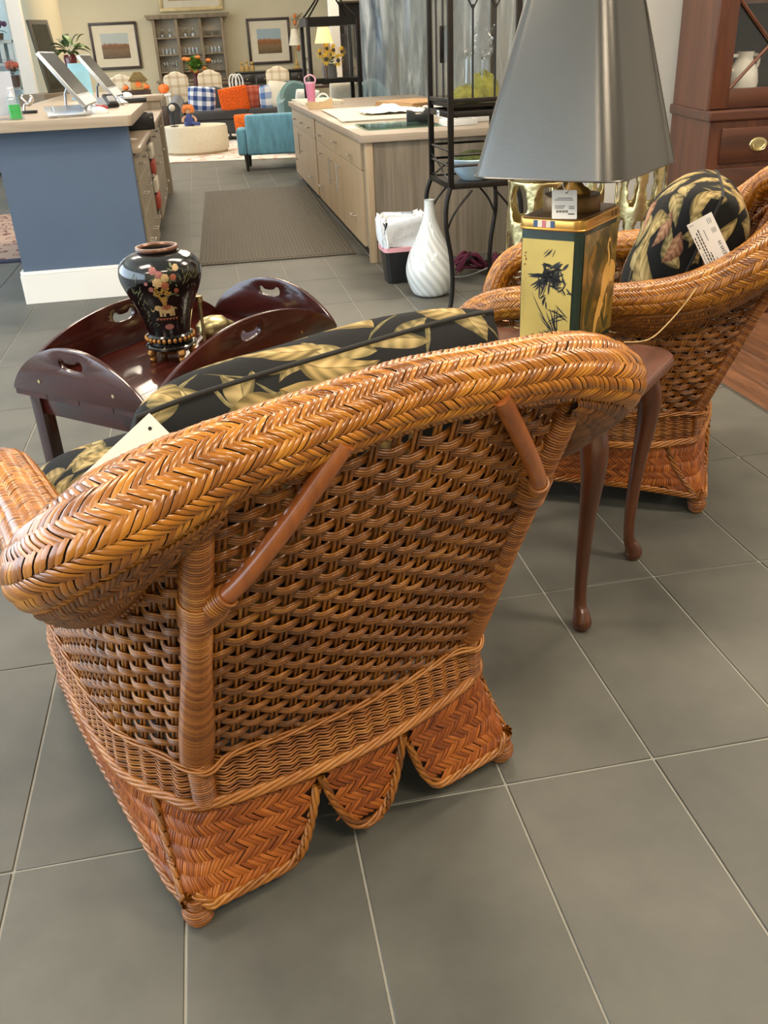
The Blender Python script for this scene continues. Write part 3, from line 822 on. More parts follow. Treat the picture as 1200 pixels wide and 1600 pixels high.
# ------------------------------------------------------------------ leaf-print cushions
def leaf_fabric():
    m, t, b = nt('black_leaf_print'); L = t.links
    uv = N(t, 'ShaderNodeTexCoord')
    def math_(op, a, b_=None, c=None):
        n = N(t, 'ShaderNodeMath', operation=op)
        for i, q in enumerate((a, b_, c)):
            if q is None: continue
            if isinstance(q, (int, float)): n.inputs[i].default_value = q
            else: L.new(q, n.inputs[i])
        return n.outputs[0]
    def layer(scale, off, lw, ll, pr, seed_mul):
        mp = N(t, 'ShaderNodeMapping'); mp.inputs['Location'].default_value = off; L.new(uv.outputs['UV'], mp.inputs[0])
        ns_ = N(t, 'ShaderNodeTexNoise'); ns_.inputs['Scale'].default_value = 7; L.new(mp.outputs[0], ns_.inputs['Vector'])
        wa = N(t, 'ShaderNodeVectorMath', operation='MULTIPLY_ADD'); wa.inputs[1].default_value = (0.03, 0.03, 0); L.new(ns_.outputs['Color'], wa.inputs[0]); L.new(mp.outputs[0], wa.inputs[2])
        vo = N(t, 'ShaderNodeTexVoronoi', voronoi_dimensions='2D'); vo.inputs['Scale'].default_value = scale; vo.inputs['Randomness'].default_value = 0.5
        L.new(wa.outputs[0], vo.inputs['Vector'])
        sc = N(t, 'ShaderNodeVectorMath', operation='SCALE'); sc.inputs['Scale'].default_value = 1.0; L.new(wa.outputs[0], sc.inputs[0])
        su = N(t, 'ShaderNodeVectorMath', operation='SUBTRACT'); L.new(sc.outputs[0], su.inputs[0]); L.new(vo.outputs['Position'], su.inputs[1])
        sp = N(t, 'ShaderNodeSeparateColor'); L.new(vo.outputs['Color'], sp.inputs[0])
        an = math_('MULTIPLY', sp.outputs[0], 6.283 * seed_mul)
        vr = N(t, 'ShaderNodeVectorRotate', rotation_type='Z_AXIS'); L.new(su.outputs[0], vr.inputs['Vector']); L.new(an, vr.inputs['Angle'])
        xy = N(t, 'ShaderNodeSeparateXYZ'); L.new(vr.outputs[0], xy.inputs[0])
        x, y = xy.outputs[0], xy.outputs[1]
        # curved midrib
        xx = math_('DIVIDE', x, ll)
        y2 = math_('SUBTRACT', y, math_('MULTIPLY', math_('MULTIPLY', xx, xx), lw * 0.5))
        prof = math_('MULTIPLY', math_('SUBTRACT', 1.0, math_('MULTIPLY', xx, xx)), lw)
        prof = math_('MULTIPLY', prof, math_('ADD', 0.8, math_('MULTIPLY', xx, -0.35)))
        ay = math_('ABSOLUTE', y2)
        d = math_('SUBTRACT', prof, ay)
        mask = math_('GREATER_THAN', d, 0.0)
        mask = math_('MULTIPLY', mask, math_('LESS_THAN', sp.outputs[1], pr))
        vein = math_('SINE', math_('ADD', math_('MULTIPLY', x, 330.0 * (0.05 / ll) ), math_('MULTIPLY', ay, -260.0)))
        rib = math_('LESS_THAN', ay, 0.0012)
        sh = math_('ADD', math_('MULTIPLY', vein, 0.14), math_('MULTIPLY', math_('DIVIDE', d, lw), 0.55))
        sh = math_('ADD', sh, math_('MULTIPLY', math_('GREATER_THAN', y2, 0.0), 0.22))
        sh = math_('SUBTRACT', sh, math_('MULTIPLY', rib, 0.3))
        return mask, sh, sp.outputs[2]
    base = s2l((17, 17, 16))
    prev = None
    mixc = (base[0], base[1], base[2], 1)
    cur = None
    for (sc, off, lw, ll, pr, sm, cols) in [
        (9.0, (3.3, 1.7, 0), 0.0032, 0.052, 0.85, 1.7, [(96, 88, 56), (160, 144, 100)]),
        (8.2, (5.17, 3.93, 0), 0.027, 0.050, 0.9, 2.9, [(84, 76, 46), (158, 138, 92), (198, 178, 132)]),
        (8.6, (0, 0, 0), 0.027, 0.048, 0.95, 1.0, [(92, 82, 48), (170, 150, 100), (206, 188, 142)]),
        (8.8, (1.37, 0.52, 0), 0.024, 0.040, 0.65, 2.3, [(104, 68, 48), (170, 126, 94), (204, 174, 134)]),
        (7.0, (2.71, 4.4, 0), 0.030, 0.058, 0.6, 3.7, [(94, 80, 44), (176, 150, 96), (214, 194, 146)]),
        (5.6, (0.61, 2.2, 0), 0.036, 0.080, 0.6, 1.4, [(98, 82, 44), (172, 146, 92), (212, 190, 140)])]:
        mk, sh, rnd = layer(sc, off, lw, ll, pr, sm)
        rp = ramp(t, [s2l(c) for c in cols]); L.new(sh, rp.inputs[0])
        mx = N(t, 'ShaderNodeMix', data_type='RGBA'); L.new(mk, mx.inputs['Factor'])
        if cur is None: mx.inputs[6].default_value = mixc
        else: L.new(cur, mx.inputs[6])
        L.new(rp.outputs[0], mx.inputs[7]); cur = mx.outputs[2]
    L.new(cur, b.inputs['Base Color']); b.inputs['Roughness'].default_value = 0.85; b.inputs['Sheen Weight'].default_value = 0.0; b.inputs['Specular IOR Level'].default_value = 0.25
    wv = N(t, 'ShaderNodeTexNoise'); wv.inputs['Scale'].default_value = 900; L.new(uv.outputs['UV'], wv.inputs['Vector'])
    bp = N(t, 'ShaderNodeBump'); bp.inputs['Strength'].default_value = 0.15; bp.inputs['Distance'].default_value = 0.001; L.new(wv.outputs['Fac'], bp.inputs['Height']); L.new(bp.outputs[0], b.inputs['Normal'])
    return m
M_LEAF = leaf_fabric()
M_PIPE = mat('black_piping', (30, 28, 24), .8, var=.2, scale=30)
def pillow_mesh(w, h, t, n=30, p=3.2, crease=0.0, sag=0.0):
    """knife-edge cushion in the local xz plane, thickness along y; returns verts, faces, uvs"""
    g = np.linspace(-1, 1, n)
    g = np.sign(g) * (1 - (1 - np.abs(g)) ** 1.35)
    U, W = np.meshgrid(g, g, indexing='ij')
    corner = (np.abs(U) ** 4) * (np.abs(W) ** 4)
    X = U * w / 2 * (1 - 0.045 * corner - 0.02 * (1 - W ** 2) * 0); Z = W * h / 2 * (1 - 0.045 * corner)
    T = t / 2 * (np.maximum(0, 1 - np.abs(U) ** p) ** 0.5) * (np.maximum(0, 1 - np.abs(W) ** p) ** 0.5)
    wob = 1 + crease * np.sin(U * 5.1 + W * 2.3) * np.sin(W * 4.2 - U * 1.7)
    V = []; F = []; UVs = []
    for sgn in (-1, 1):
        o = len(V)
        for i in range(n):
            for j in range(n):
                V.append((X[i, j], sgn * T[i, j] * wob[i, j], Z[i, j] - sag * (1 - U[i, j] ** 2) * 0)); UVs.append((X[i, j] - T[i, j] * U[i, j] * 0.75 + (0.0 if sgn < 0 else 0.83), Z[i, j] - T[i, j] * W[i, j] * 0.75))
        for i in range(n - 1):
            for j in range(n - 1):
                a = o + i * n + j
                F.append((a, a + n, a + n + 1, a + 1) if sgn < 0 else (a, a + 1, a + n + 1, a + n))
    return V, F, UVs
def cushion(name, label, w, h, t, m, loc, rot, crease=0.05, piping=None, n=30, p=3.2, group=None, cat='cushion', pr=0.004):
    o = thing(name, label, cat, loc, 0, group); o.rotation_euler = rot
    V, F, U = pillow_mesh(w, h, t, n, p, crease)
    me = mesh_from('cover', V, F, m, True, 0)
    ul = me.uv_layers.new(name='UVMap')
    li = np.zeros(len(me.loops), dtype=np.int32); me.loops.foreach_get('vertex_index', li)
    ul.data.foreach_set('uv', np.array(U, dtype=np.float32)[li].ravel())
    bm = bmesh.new(); bm.from_mesh(me); bmesh.ops.remove_doubles(bm, verts=bm.verts, dist=0.0003); bm.to_mesh(me); bm.free()
    c = bpy.data.objects.new('cover', me); COL.objects.link(c); c.parent = o
    if piping:
        pts = []
        for a in np.linspace(0, 2 * PI, 97)[:-1]:
            u, v = math.cos(a), math.sin(a); k = 1 / max(abs(u), abs(v)); u, v = u * k, v * k
            cr = (abs(u) ** 4) * (abs(v) ** 4)
            pts.append((u * w / 2 * (1 - 0.045 * cr), 0, v * h / 2 * (1 - 0.045 * cr)))
        obj('piping', MB().tube(pts, pr, 8, closed=True), piping, o)
    return o
def local_to_world(loc, rotz, p):
    c, s = math.cos(rotz), math.sin(rotz)
    return (loc[0] + c * p[0] - s * p[1], loc[1] + s * p[0] + c * p[1], loc[2] + p[2])
for (cl_, cr_, la, lb) in ((CH1_LOC, CH1_ROT, 'black leaf-print back cushion showing above the rim of the foreground wicker chair', 'black leaf-print seat cushion of the foreground wicker chair, beside its left arm'),
                         (CH2_LOC, CH2_ROT, 'black leaf-print back cushion standing in the far wicker armchair, price card on its end', 'black leaf-print seat cushion down inside the far wicker armchair')):
    cushion('back_cushion', la, 0.60 if cl_ is CH1_LOC else 0.55, 0.45, 0.29, M_LEAF, local_to_world(cl_, cr_, (0.035 if cl_ is CH1_LOC else 0.02, 0.115, 0.675)), (math.radians(20), math.radians(-3 if cl_ is CH1_LOC else 0), cr_), 0.05, M_PIPE, group='leaf-print cushions')
    near = cl_ is CH1_LOC
    cushion('seat_cushion', lb, 0.60 if near else 0.54, 0.62 if near else 0.46, 0.20 if near else 0.11, M_LEAF, local_to_world(cl_, cr_, (0.0, 0.525 if near else 0.44, 0.475 if near else 0.432)), (math.radians(90), 0, cr_), 0.03, M_PIPE, group='leaf-print cushions', p=5)
# ================================================================== side table with cabriole legs
M_MAHOG = wood('red_mahogany', (56, 28, 14), (98, 53, 28), 'z', 0.3, 0.35, 16, 10)
M_MAHOGT = wood('mahogany_top', (70, 38, 28), (104, 60, 46), 'x', 0.34, 0.3, 12, 12)
def rrect(x0, x1, y0, y1, r, n=6):
    pts = []
    for cx, cy, a0 in ((x1 - r, y1 - r, 0), (x0 + r, y1 - r, 90), (x0 + r, y0 + r, 180), (x1 - r, y0 + r, 270)):
        for k in range(n + 1):
            a = math.radians(a0 + 90 * k / n); pts.append((cx + r * math.cos(a), cy + r * math.sin(a)))
    return pts
TB = thing('side_table', 'mahogany side table with curved legs between the two wicker chairs, under the lamp', 'table', (0.746, 1.670, 0), math.radians(46.8))
TZ = 0.585
tt = MB(); tt.prism(rrect(-.075, .398, -.075, .47, .085, 8), TZ - 0.024, TZ); obj('table_top', tt, M_MAHOGT, TB, bevel=0.006, seg=3)
ap = MB()
for a in ((0.0, .35, -.012, .008), (0.0, .35, .392, .412)): ap.bx(*a, TZ - 0.10, TZ - 0.024)
obj('apron', MB().bx(0.0, .35, -.012, .008, TZ - 0.10, TZ - 0.024), M_MAHOG, TB, bevel=.003); obj('apron', MB().bx(0.0, .35, .392, .412, TZ - 0.10, TZ - 0.024), M_MAHOG, TB, bevel=.003)
obj('apron', MB().bx(-.012, .008, 0.0, .40, TZ - 0.10, TZ - 0.024), M_MAHOG, TB, bevel=.003); obj('apron', MB().bx(.342, .362, 0.0, .40, TZ - 0.10, TZ - 0.024), M_MAHOG, TB, bevel=.003)
for (lx, ly, dx, dy) in ((0, 0, -1, -1), (.35, 0, 1, -1), (0, .40, -1, 1), (.35, .40, 1, 1)):
    k = 0.7071
    prof = [(TZ - 0.024, .0, .026), (TZ - 0.07, .006, .030), (TZ - 0.12, .020, .031), (TZ - 0.18, .022, .026), (0.30, .010, .0195), (0.20, .002, .0165), (0.11, .0, .0145), (0.06, .004, .0150), (0.038, .014, .0195), (0.022, .020, .0235), (0.010, .018, .0215), (0.001, .016, .017)]
    C_ = catmull([(lx + dx * k * o, ly + dy * k * o, z, r) for z, o, r in prof], 5)
    obj('leg', MB().tube(C_[:, :3], C_[:, 3], 16), M_MAHOG, TB)

# ================================================================== tea-tin table lamp
LP = thing('table_lamp', 'table lamp made from a painted tea tin with bamboo and crane, grey tapered shade', 'lamp', (0.838, 2.080, TZ), math.radians(46))
M_TINGREEN = mat('dark_green_lacquer', (26, 46, 36), 0.35, var=0.2, scale=20, coat=0.3)
M_TINGOLD = mat('gold_tin', (206, 160, 84), 0.3, 0.85, var=0.15, scale=14)
M_TINTOP = mat('aged_bronze_lid', (108, 80, 44), 0.42, 0.55, var=0.3, scale=10)
M_PANELY = mat('ochre_painted_panel', (192, 168, 88), 0.38, 0.15, var=0.16, scale=7, coat=0.3)
def crane_mat():
    m, t, b = nt('mottled_gold_panel'); L = t.links
    tc = N(t, 'ShaderNodeTexCoord'); mp = N(t, 'ShaderNodeMapping'); mp.inputs['Scale'].default_value = (16, 16, 8); L.new(tc.outputs['Object'], mp.inputs[0])
    n1 = N(t, 'ShaderNodeTexNoise'); n1.inputs['Scale'].default_value = 1.7; n1.inputs['Detail'].default_value = 6; n1.inputs['Distortion'].default_value = 1.2; L.new(mp.outputs[0], n1.inputs['Vector'])
    r = ramp(t, [s2l((62, 56, 26)), s2l((112, 92, 38)), s2l((156, 116, 50))], [0.34, 0.52, 0.68]); L.new(n1.outputs['Fac'], r.inputs[0]); L.new(r.outputs[0], b.inputs['Base Color'])
    b.inputs['Roughness'].default_value = 0.36; b.inputs['Coat Weight'].default_value = 0.3; b.inputs['Metallic'].default_value = 0.15
    return m
M_CRANE = crane_mat()
HX, HY, TH = 0.120, 0.078, 0.288
def tin_outline(ex=0.0, r=0.022, n=5): return rrect(-HX - ex, HX + ex, -HY - ex, HY + ex, r + ex, n)
body = obj('tin_body', MB().prism(tin_outline(), 0.0, TH), M_TINGREEN, LP)
def face_left(a, b_, d=0.0008): return (-HX - d, -a, b_)        # a runs left to right as seen
def face_right(a, b_, d=0.0008): return (a, -HY - d, b_)
def plate(fn, poly, d=0.0008):
    m = MB(); n = len(poly)
    m.add([fn(a, b_, d) for a, b_ in poly], [tuple(range(n))]); return m
wl_, wr_ = -HY + .010, HY - .018
obj('bamboo_panel', plate(face_left, [(wl_, .012), (wr_, .012), (wr_, TH - .022), (wl_, TH - .022)]), M_PANELY, body, smooth=False)
obj('crane_panel', plate(face_right, [(-HX + .016, .012), (HX - .008, .012), (HX - .008, TH - .012), (-HX + .016, TH - .012)]), M_CRANE, body, smooth=False)
M_INKP = mat('sumi_ink', (34, 32, 26), 0.5, var=0.2)
def blade(m, fn, x, z, ang, ln, w, d=0.0013, curve=0.0):
    pts = []
    K = 7
    for i in range(K):
        t = i / (K - 1); ww = w * math.sin(PI * min(1, t * 0.97 + 0.03)) ** 0.8
        cx = ln * t; cz = curve * ln * t * t
        pts.append((cx, cz + ww / 2))
    for i in range(K - 1, -1, -1):
        t = i / (K - 1); ww = w * math.sin(PI * min(1, t * 0.97 + 0.03)) ** 0.8
        pts.append((ln * t, curve * ln * t * t - ww / 2))
    ca, sa = math.cos(ang), math.sin(ang)
    P = [(x + a * ca - b_ * sa, z + a * sa + b_ * ca) for a, b_ in pts]
    m.add([fn(a, b_, d) for a, b_ in P], [tuple(range(len(P)))])
bb = MB(); rr = random.Random(3)
cx, cz = 0.008, 0.192
for i in range(64):
    x = cx + rr.gauss(0, .014); z = cz + rr.gauss(0, .013); blade(bb, face_left, x, z, rr.choice([rr.uniform(2.6, 4.0), rr.uniform(-0.6, 0.9), rr.uniform(4.2, 5.2)]), rr.uniform(.014, .036), rr.uniform(.004, .0075))
for i in range(6): blade(bb, face_left, cx - .012 + i * .001, cz - .01, rr.uniform(3.0, 4.4), .05, .006)
for i in range(8): blade(bb, face_left, .040 + rr.gauss(0, .007), .152 + rr.gauss(0, .007), rr.uniform(0, 6.28), rr.uniform(.012, .026), .004)
blade(bb, face_left, .006, .175, -0.75, .055, .0018); blade(bb, face_left, .0, .17, -1.9, .05, .002)
for i in range(5): blade(bb, face_left, -.006 + rr.gauss(0, .003), .132 + rr.gauss(0, .004), rr.uniform(3.4, 4.9), .02, .004)
for i in range(14): blade(bb, face_left, .028 + rr.gauss(0, .004), .040 + rr.gauss(0, .004), rr.uniform(1.6, 3.3), rr.uniform(.03, .075), .0032, 0.0013, rr.uniform(-.15, .15))
for i in range(7): blade(bb, face_left, .050 + rr.gauss(0, .003), .085 + rr.gauss(0, .004), rr.uniform(2.4, 3.5), rr.uniform(.03, .06), .003, 0.0013, rr.uniform(-.2, .2))
blade(bb, face_left, .026, .038, 2.25, .125, .0026, .0013, -.12); blade(bb, face_left, -.012, .225, 0.8, .03, .003)
for i in range(3): blade(bb, face_left, .0 + i * .008, .245, 3.9 + .2 * i, .02, .0022)
obj('bamboo_brushwork', bb, M_INKP, body, smooth=False, kind='stuff')
M_SEAL = mat('faded_red_ink', (120, 56, 30), 0.6, var=0.1)
sl = MB()
for i in range(4):
    for k in range(3): blade(sl, face_left, wl_ + .008 + rr.uniform(0, .004), .232 - i * .009 + rr.uniform(-.003, .003), rr.uniform(0, 3.1), .006, .0014)
for i in range(24): blade(sl, face_left, wl_ + .006 + rr.uniform(0, .003), .19 - i * .005, rr.uniform(0, 3.1), .0035, .001)
obj('brush_script', sl, M_SEAL, body, smooth=False, kind='stuff')
M_CRG = mat('pale_gold_paint', (214, 166, 88), 0.35, 0.1, var=0.08, scale=20)
M_CRD = mat('olive_paint', (62, 60, 28), 0.4, var=0.15, scale=20)
cr = MB()
def strip(m, fn, pts, ws, d):
    P = catmull([(a, b_, w, 0) for (a, b_), w in zip(pts, ws)], 5); T = np.gradient(P[:, :2], axis=0); T /= np.linalg.norm(T, axis=1)[:, None]
    Lf = [(p[0] - t[1] * p[2], p[1] + t[0] * p[2]) for p, t in zip(P, T)]; Rt = [(p[0] + t[1] * p[2], p[1] - t[0] * p[2]) for p, t in zip(P, T)]
    n = len(P); m.add([fn(a, b_, d) for a, b_ in Lf + Rt], [(i, i + 1, n + i + 1, n + i) for i in range(n - 1)])
strip(cr, face_right, [(.02, .06), (.035, .12), (.055, .155), (.085, .155), (.098, .14)], [.004, .016, .030, .030, .012], .0013)
strip(cr, face_right, [(.03, .10), (.0, .06), (-.01, .02)], [.02, .012, .006], .0012)
strip(cr, face_right, [(.055, .165), (.062, .19), (.058, .21), (.050, .225), (.058, .24), (.064, .236)], [.012, .007, .005, .005, .006, .002], .0014)
strip(cr, face_right, [(.06, .11), (.06, .08), (.055, .05)], [.004, .003, .003], .0013)
obj('crane_painting', cr, M_CRG, body, smooth=False)
cd = MB()
strip(cd, face_right, [(-.07, .06), (-.05, .12), (-.02, .17), (.0, .22), (-.03, .25)], [.010, .014, .012, .010, .004], .0011)
strip(cd, face_right, [(.03, .075), (.045, .05), (.06, .03), (.085, .05)], [.004, .006, .008, .003], .0011)
strip(cd, face_right, [(.066, .175), (.073, .20), (.064, .222), (.055, .236)], [.002, .003, .003, .002], .0015)
strip(cd, face_right, [(-.08, .03), (-.06, .045), (-.04, .03)], [.006, .010, .006], .0011)
obj('crane_shading', cd, M_CRD, body, smooth=False)
lid = obj('lid', MB().prism(tin_outline(.004), TH - .002, TH + .024), M_TINGOLD, LP, bevel=.003, seg=3)
obj('lid_bead', MB().tube([(x, y, TH + .002) for x, y in tin_outline(.005)], .0022, 6, closed=True), M_TINGOLD, lid)
obj('lid_top', MB().prism(tin_outline(-.004), TH + .023, TH + .0265), M_TINTOP, lid, smooth=False)
M_BANDB = mat('band_blue', (62, 84, 120), 0.4, var=.05); M_BANDR = mat('band_red', (206, 116, 120), 0.4, var=.05); M_BANDW = mat('band_cream', (236, 222, 190), 0.4, var=.05)
for i, mm in enumerate((M_BANDB, M_BANDW, M_BANDR, M_BANDW, M_BANDB)):
    a = -.040 + i * .0105
    obj('stripe', MB().add([face_left(q, z, .0048) for q, z in ((a, TH + .006), (a + .0105, TH + .006), (a + .0105, TH + .021), (a, TH + .021))], [(0, 1, 2, 3)]), mm, lid, smooth=False)
for a in (.052, .074):
    obj('stripe', MB().add([face_right(q, z, .0048) for q, z in ((a, TH + .006), (a + .008, TH + .006), (a + .008, TH + .021), (a, TH + .021))], [(0, 1, 2, 3)]), M_TINTOP, lid, smooth=False)
obj('cap', MB().lathe([(.066, 0), (.067, .003), (.067, .034), (.064, .038), (.0001, .038)], 36, (0, 0, TH + .025)), M_TINTOP, LP)
obj('neck', MB().lathe([(.042, 0), (.044, .004), (.036, .012), (.028, .016), (.020, .026), (.013, .034), (.016, .042), (.013, .05), (.009, .07), (.009, .20), (.016, .205), (.016, .26), (.0001, .262)], 24, (0, 0, TH + .063)), M_TINGOLD, LP)
M_SHADE = mat('grey_satin_shade', (98, 95, 90), 0.30, 0.85, var=0.03, scale=4, bump=0.02, bscale=200)
SZ0, SZ1 = 0.405, 0.757
def shade_ring(hx, hy, r, z, n=7): return [(x + .02, y, z) for x, y in rrect(-hx, hx, -hy, hy, r, n)]
A0 = np.array([shade_ring(.210, .180, .055, SZ0), shade_ring(.118, .100, .036, SZ1)])
lev = [A0[0] * (1 - k) + A0[1] * k for k in np.linspace(0, 1, 9)]
inn = [p * np.array([.988, .988, 1]) + np.array([.0003, 0, 0]) for p in lev][::-1]
sh = MB(); sh.grid(np.array(lev + inn), wrapu=True, wrapv=True)
shade = obj('shade', sh, M_SHADE, LP); setp(shade, 'grey satin tapered shade with rounded corners')
obj('shade_trim', MB().tube([tuple(p) for p in lev[0]], .0022, 6, closed=True), M_SHADE, shade)
obj('shade_seam', MB().tube([(.02 + .14, -.186, SZ0 + .002), (.02 + .078, -.101, SZ1 - .002)], .0012, 6), mat('shade_seam_grey', (92, 88, 80), .6), shade)
spi = MB()
for a in (0, 2 * PI / 3, 4 * PI / 3): spi.tube([(0, 0, SZ1 - .03), (.02 + .10 * math.cos(a), .09 * math.sin(a), SZ1 - .02)], .0022, 6)
obj('spider', spi, M_TINGOLD, shade)
# price tag hung from the neck of the lamp
def frame_matrix(o, xdir, ydir):
    x = Vector(xdir).normalized(); y = Vector(ydir); y = (y - x * y.dot(x)).normalized(); z = x.cross(y)
    M = Matrix.Identity(4)
    for i in range(3): M[i][0] = x[i]; M[i][1] = y[i]; M[i][2] = z[i]; M[i][3] = o[i]
    return M
def tag_text(parent, rows, m=M_INKG, z=.0009):
    for (x, y, w, h) in rows:
        obj('printed_line', MB().bx(x, x + w, y, y + h, z - .0003, z), m, parent, smooth=False)
def make_tag(name, label, o, xdir, ydir, w, h, hole=None, cat='price tag', r=.003, thick=.0006, group=None):
    t = thing(name, label, cat, (0, 0, 0), 0, group); t.matrix_world = frame_matrix(o, xdir, ydir)
    obj('card', MB().prism(rrect(-w / 2, w / 2, -h / 2, h / 2, r, 3), 0, thick), M_PAPER, t, smooth=False)
    if hole: obj('hole', MB().lathe([(.0001, 0), (.0022, 0), (.0022, .0003)], 12, (hole[0], hole[1], thick + .0002)), M_INK, t)
    return t
CR = (0.981, -0.189, -0.043)
tg = make_tag('lamp_price_tag', 'white printed price tag hanging on the lid of the tea-tin lamp', (.7735, 1.962, .932), (1.0, -.18, -.05), (.16, .42, .9), .056, .064, (0.004, .026))
tag_text(tg, [(-.016, .013, .034, .0018), (-.022, .009, .042, .0018), (-.022, -.004, .024, .0016), (-.022, -.007, .022, .0016), (-.022, -.010, .020, .0016), (.010, -.006, .012, .002), (.010, -.010, .012, .002)])
tag_text(tg, [(-.018 + i * .0024, -.0185, .0011 + .0006 * (i % 3 == 0), .0055) for i in range(11)] + [(.008, -.0225, .014, .0022)], M_INK)
obj('string', MB().tube(catmull([(.004, .026, .002), (-.004, .045, .0), (.004, .075, -.01), (.010, .046, .0), (.004, .026, .002)], 6), .0009, 5), M_PAPER, tg)

# ================================================================== butler's tray table
BT = thing('butler_tray_table', 'dark mahogany tray table with four raised curved leaves and hand holes', 'table', (-0.129, 2.709, 0), math.radians(48.2))
M_DKM = wood('dark_cherry_mahogany', (36, 13, 11), (72, 27, 21), 'x', 0.2, 0.5, 10, 10)
M_DKMZ = wood('dark_cherry_mahogany_leg', (34, 13, 11), (66, 26, 20), 'z', 0.2, 0.6, 10, 10)
BZ = 0.45
def holed(outer, hole, thick):
    bm = bmesh.new()
    def loop(P):
        vs = [bm.verts.new((x, 0, z)) for x, z in P]; return [bm.edges.new((vs[i], vs[(i + 1) % len(vs)])) for i in range(len(vs))]
    ed = loop(outer) + loop(hole)
    bmesh.ops.triangle_fill(bm, use_beauty=True, use_dissolve=False, edges=ed)
    fs = list(bm.faces)
    r = bmesh.ops.extrude_face_region(bm, geom=fs)
    bmesh.ops.translate(bm, vec=(0, thick, 0), verts=[v for v in r['geom'] if isinstance(v, bmesh.types.BMVert)])
    bmesh.ops.recalc_face_normals(bm, faces=bm.faces)
    mb = MB(); bm.verts.index_update()
    mb.add([tuple(v.co) for v in bm.verts], [tuple(v.index for v in f.verts) for f in bm.faces]); bm.free()
    return mb
def leaf(half, peak):
    outer = [(-half, 0), (half, 0)] + [(half * math.cos(a), 0.003 + (peak - .003) * math.sin(a) ** 1.55) for a in np.linspace(0.0, PI, 41)]
    hw, hz = .044, peak * .70
    hole = [(hw * .75 + .013 * math.cos(a), hz + .015 * math.sin(a)) for a in np.linspace(-PI / 2, PI * .60, 8)] + [(x, hz + .010 - .009 * math.cos(x / hw * 1.45) + .002) for x in np.linspace(.018, -.018, 6)] + [(-hw * .75 + .013 * math.cos(a), hz + .015 * math.sin(a)) for a in np.linspace(PI * .40, 1.5 * PI, 8)] + [(x, hz - .015 - .004 * math.cos(x / hw * 1.5)) for x in np.linspace(-.024, .024, 6)]
    return outer, hole
for (half, rz, loc) in ((.435, 0, (0, -.262, BZ)), (.435, PI, (0, .262, BZ)), (.26, PI / 2, (.438, 0, BZ)), (.26, -PI / 2, (-.438, 0, BZ))):
    o_, h_ = leaf(half, .142)
    lf = obj('leaf', holed(o_, h_, .014), M_DKM, BT, bevel=.0025, seg=2); lf.location = loc; lf.rotation_euler = (0, 0, rz)
    for sx in (-.55, .55): obj('brass_screw', MB().lathe([(.0001, 0), (.005, 0), (.005, .001), (.0001, .0014)], 12), M_BRASS, lf, loc=(sx * half, -.0006, .035), rot=(PI / 2, 0, 0))
for i in range(4):
    y0 = -.26 + i * .13
    obj('top_board', MB().bx(-.435, .435, y0 + .0008, y0 + .1292, BZ - .018, BZ), M_DKM, BT, bevel=.001, seg=1)
for y in (-.225, .225): obj('rail', MB().bx(-.38, .38, y - .011, y + .011, BZ - .085, BZ - .018), M_DKM, BT, bevel=.002)
for x in (-.385, .385): obj('rail', MB().bx(x - .011, x + .011, -.21, .21, BZ - .085, BZ - .018), M_DKM, BT, bevel=.002)
for x in (-.385, .385):
    for y in (-.225, .225): obj('leg', MB().bx(x - .021, x + .021, y - .021, y + .021, 0.001, BZ - .018), M_DKMZ, BT, bevel=.003)
# ---- black chinoiserie vase on a gilt stand
VX, VY = -0.172, 2.708
VS = thing('ginger_vase', 'black lacquered vase painted with flowers and an elephant, on the tray table', 'vase', (VX, VY, BZ), 0)
M_VBLK = mat('black_lacquer', (12, 13, 13), 0.16, var=0.2, scale=12, coat=0.7)
M_GILT = mat('antique_gilt', (160, 112, 58), 0.38, 0.7, var=0.25, scale=40)
vp = [(.062, .078), (.066, .10), (.076, .135), (.092, .175), (.108, .210), (.118, .240), (.120, .262), (.114, .284), (.098, .302), (.078, .312), (.060, .317), (.055, .322)]
vpf = catmull([(r, z, 0) for r, z in vp], 6)
vprof = [(float(p[0]), float(p[1])) for p in vpf]
inner = [(.049, .322), (.046, .30), (.08, .28), (.09, .22), (.05, .10), (.0001, .09)]
obj('body', MB().lathe([(.0001, .078)] + vprof + inner, 48), M_VBLK, VS)
obj('lip', MB().lathe([(.054, .318), (.060, .321), (.062, .326), (.060, .331), (.054, .331), (.049, .326), (.050, .318)], 40, closed=True), mat('copper_lip', (112, 76, 56), .3, .3, var=.2), VS)
st = obj('stand', MB().lathe([(.0001, .034), (.070, .034), (.076, .038), (.078, .044), (.072, .049), (.064, .052), (.066, .058), (.070, .060), (.070, .074), (.064, .079), (.0001, .079)], 40), M_VBLK, VS)
bd = None
for i in range(28):
    a = 2 * PI * i / 28
    if bd is None: bd = obj('gilt_bead', MB().sphere((0, 0, 0), .0060, 8, 6, 1, 1, 1.3), M_GILT, st); o = bd
    else: o = share('gilt_bead', bd, st)
    o.location = (.071 * math.cos(a), .071 * math.sin(a), .066)
for i in range(4):
    a = -PI / 2 + .45 + i * PI / 2
    f = MB(); f.tube(catmull([(.058 * math.cos(a), .058 * math.sin(a), .036), (.068 * math.cos(a), .068 * math.sin(a), .022), (.062 * math.cos(a), .062 * math.sin(a), .010), (.070 * math.cos(a), .070 * math.sin(a), .001)], 5), [.013] * 6 + [.009] * 4 + [.010] * 6, 10)
    obj('stand_foot', f, M_GILT, st)
obj('stand_apron', MB().lathe([(.052, .022), (.066, .034), (.050, .034)], 32, closed=True), M_GILT, st)
rz_ = np.array(vprof)
def vsurf(dth, z, d=.0007):
    r = np.interp(z, rz_[:, 1], rz_[:, 0]) + d; a = math.radians(-88) + dth / np.interp(z, rz_[:, 1], rz_[:, 0]); return (r * math.cos(a), r * math.sin(a), z)
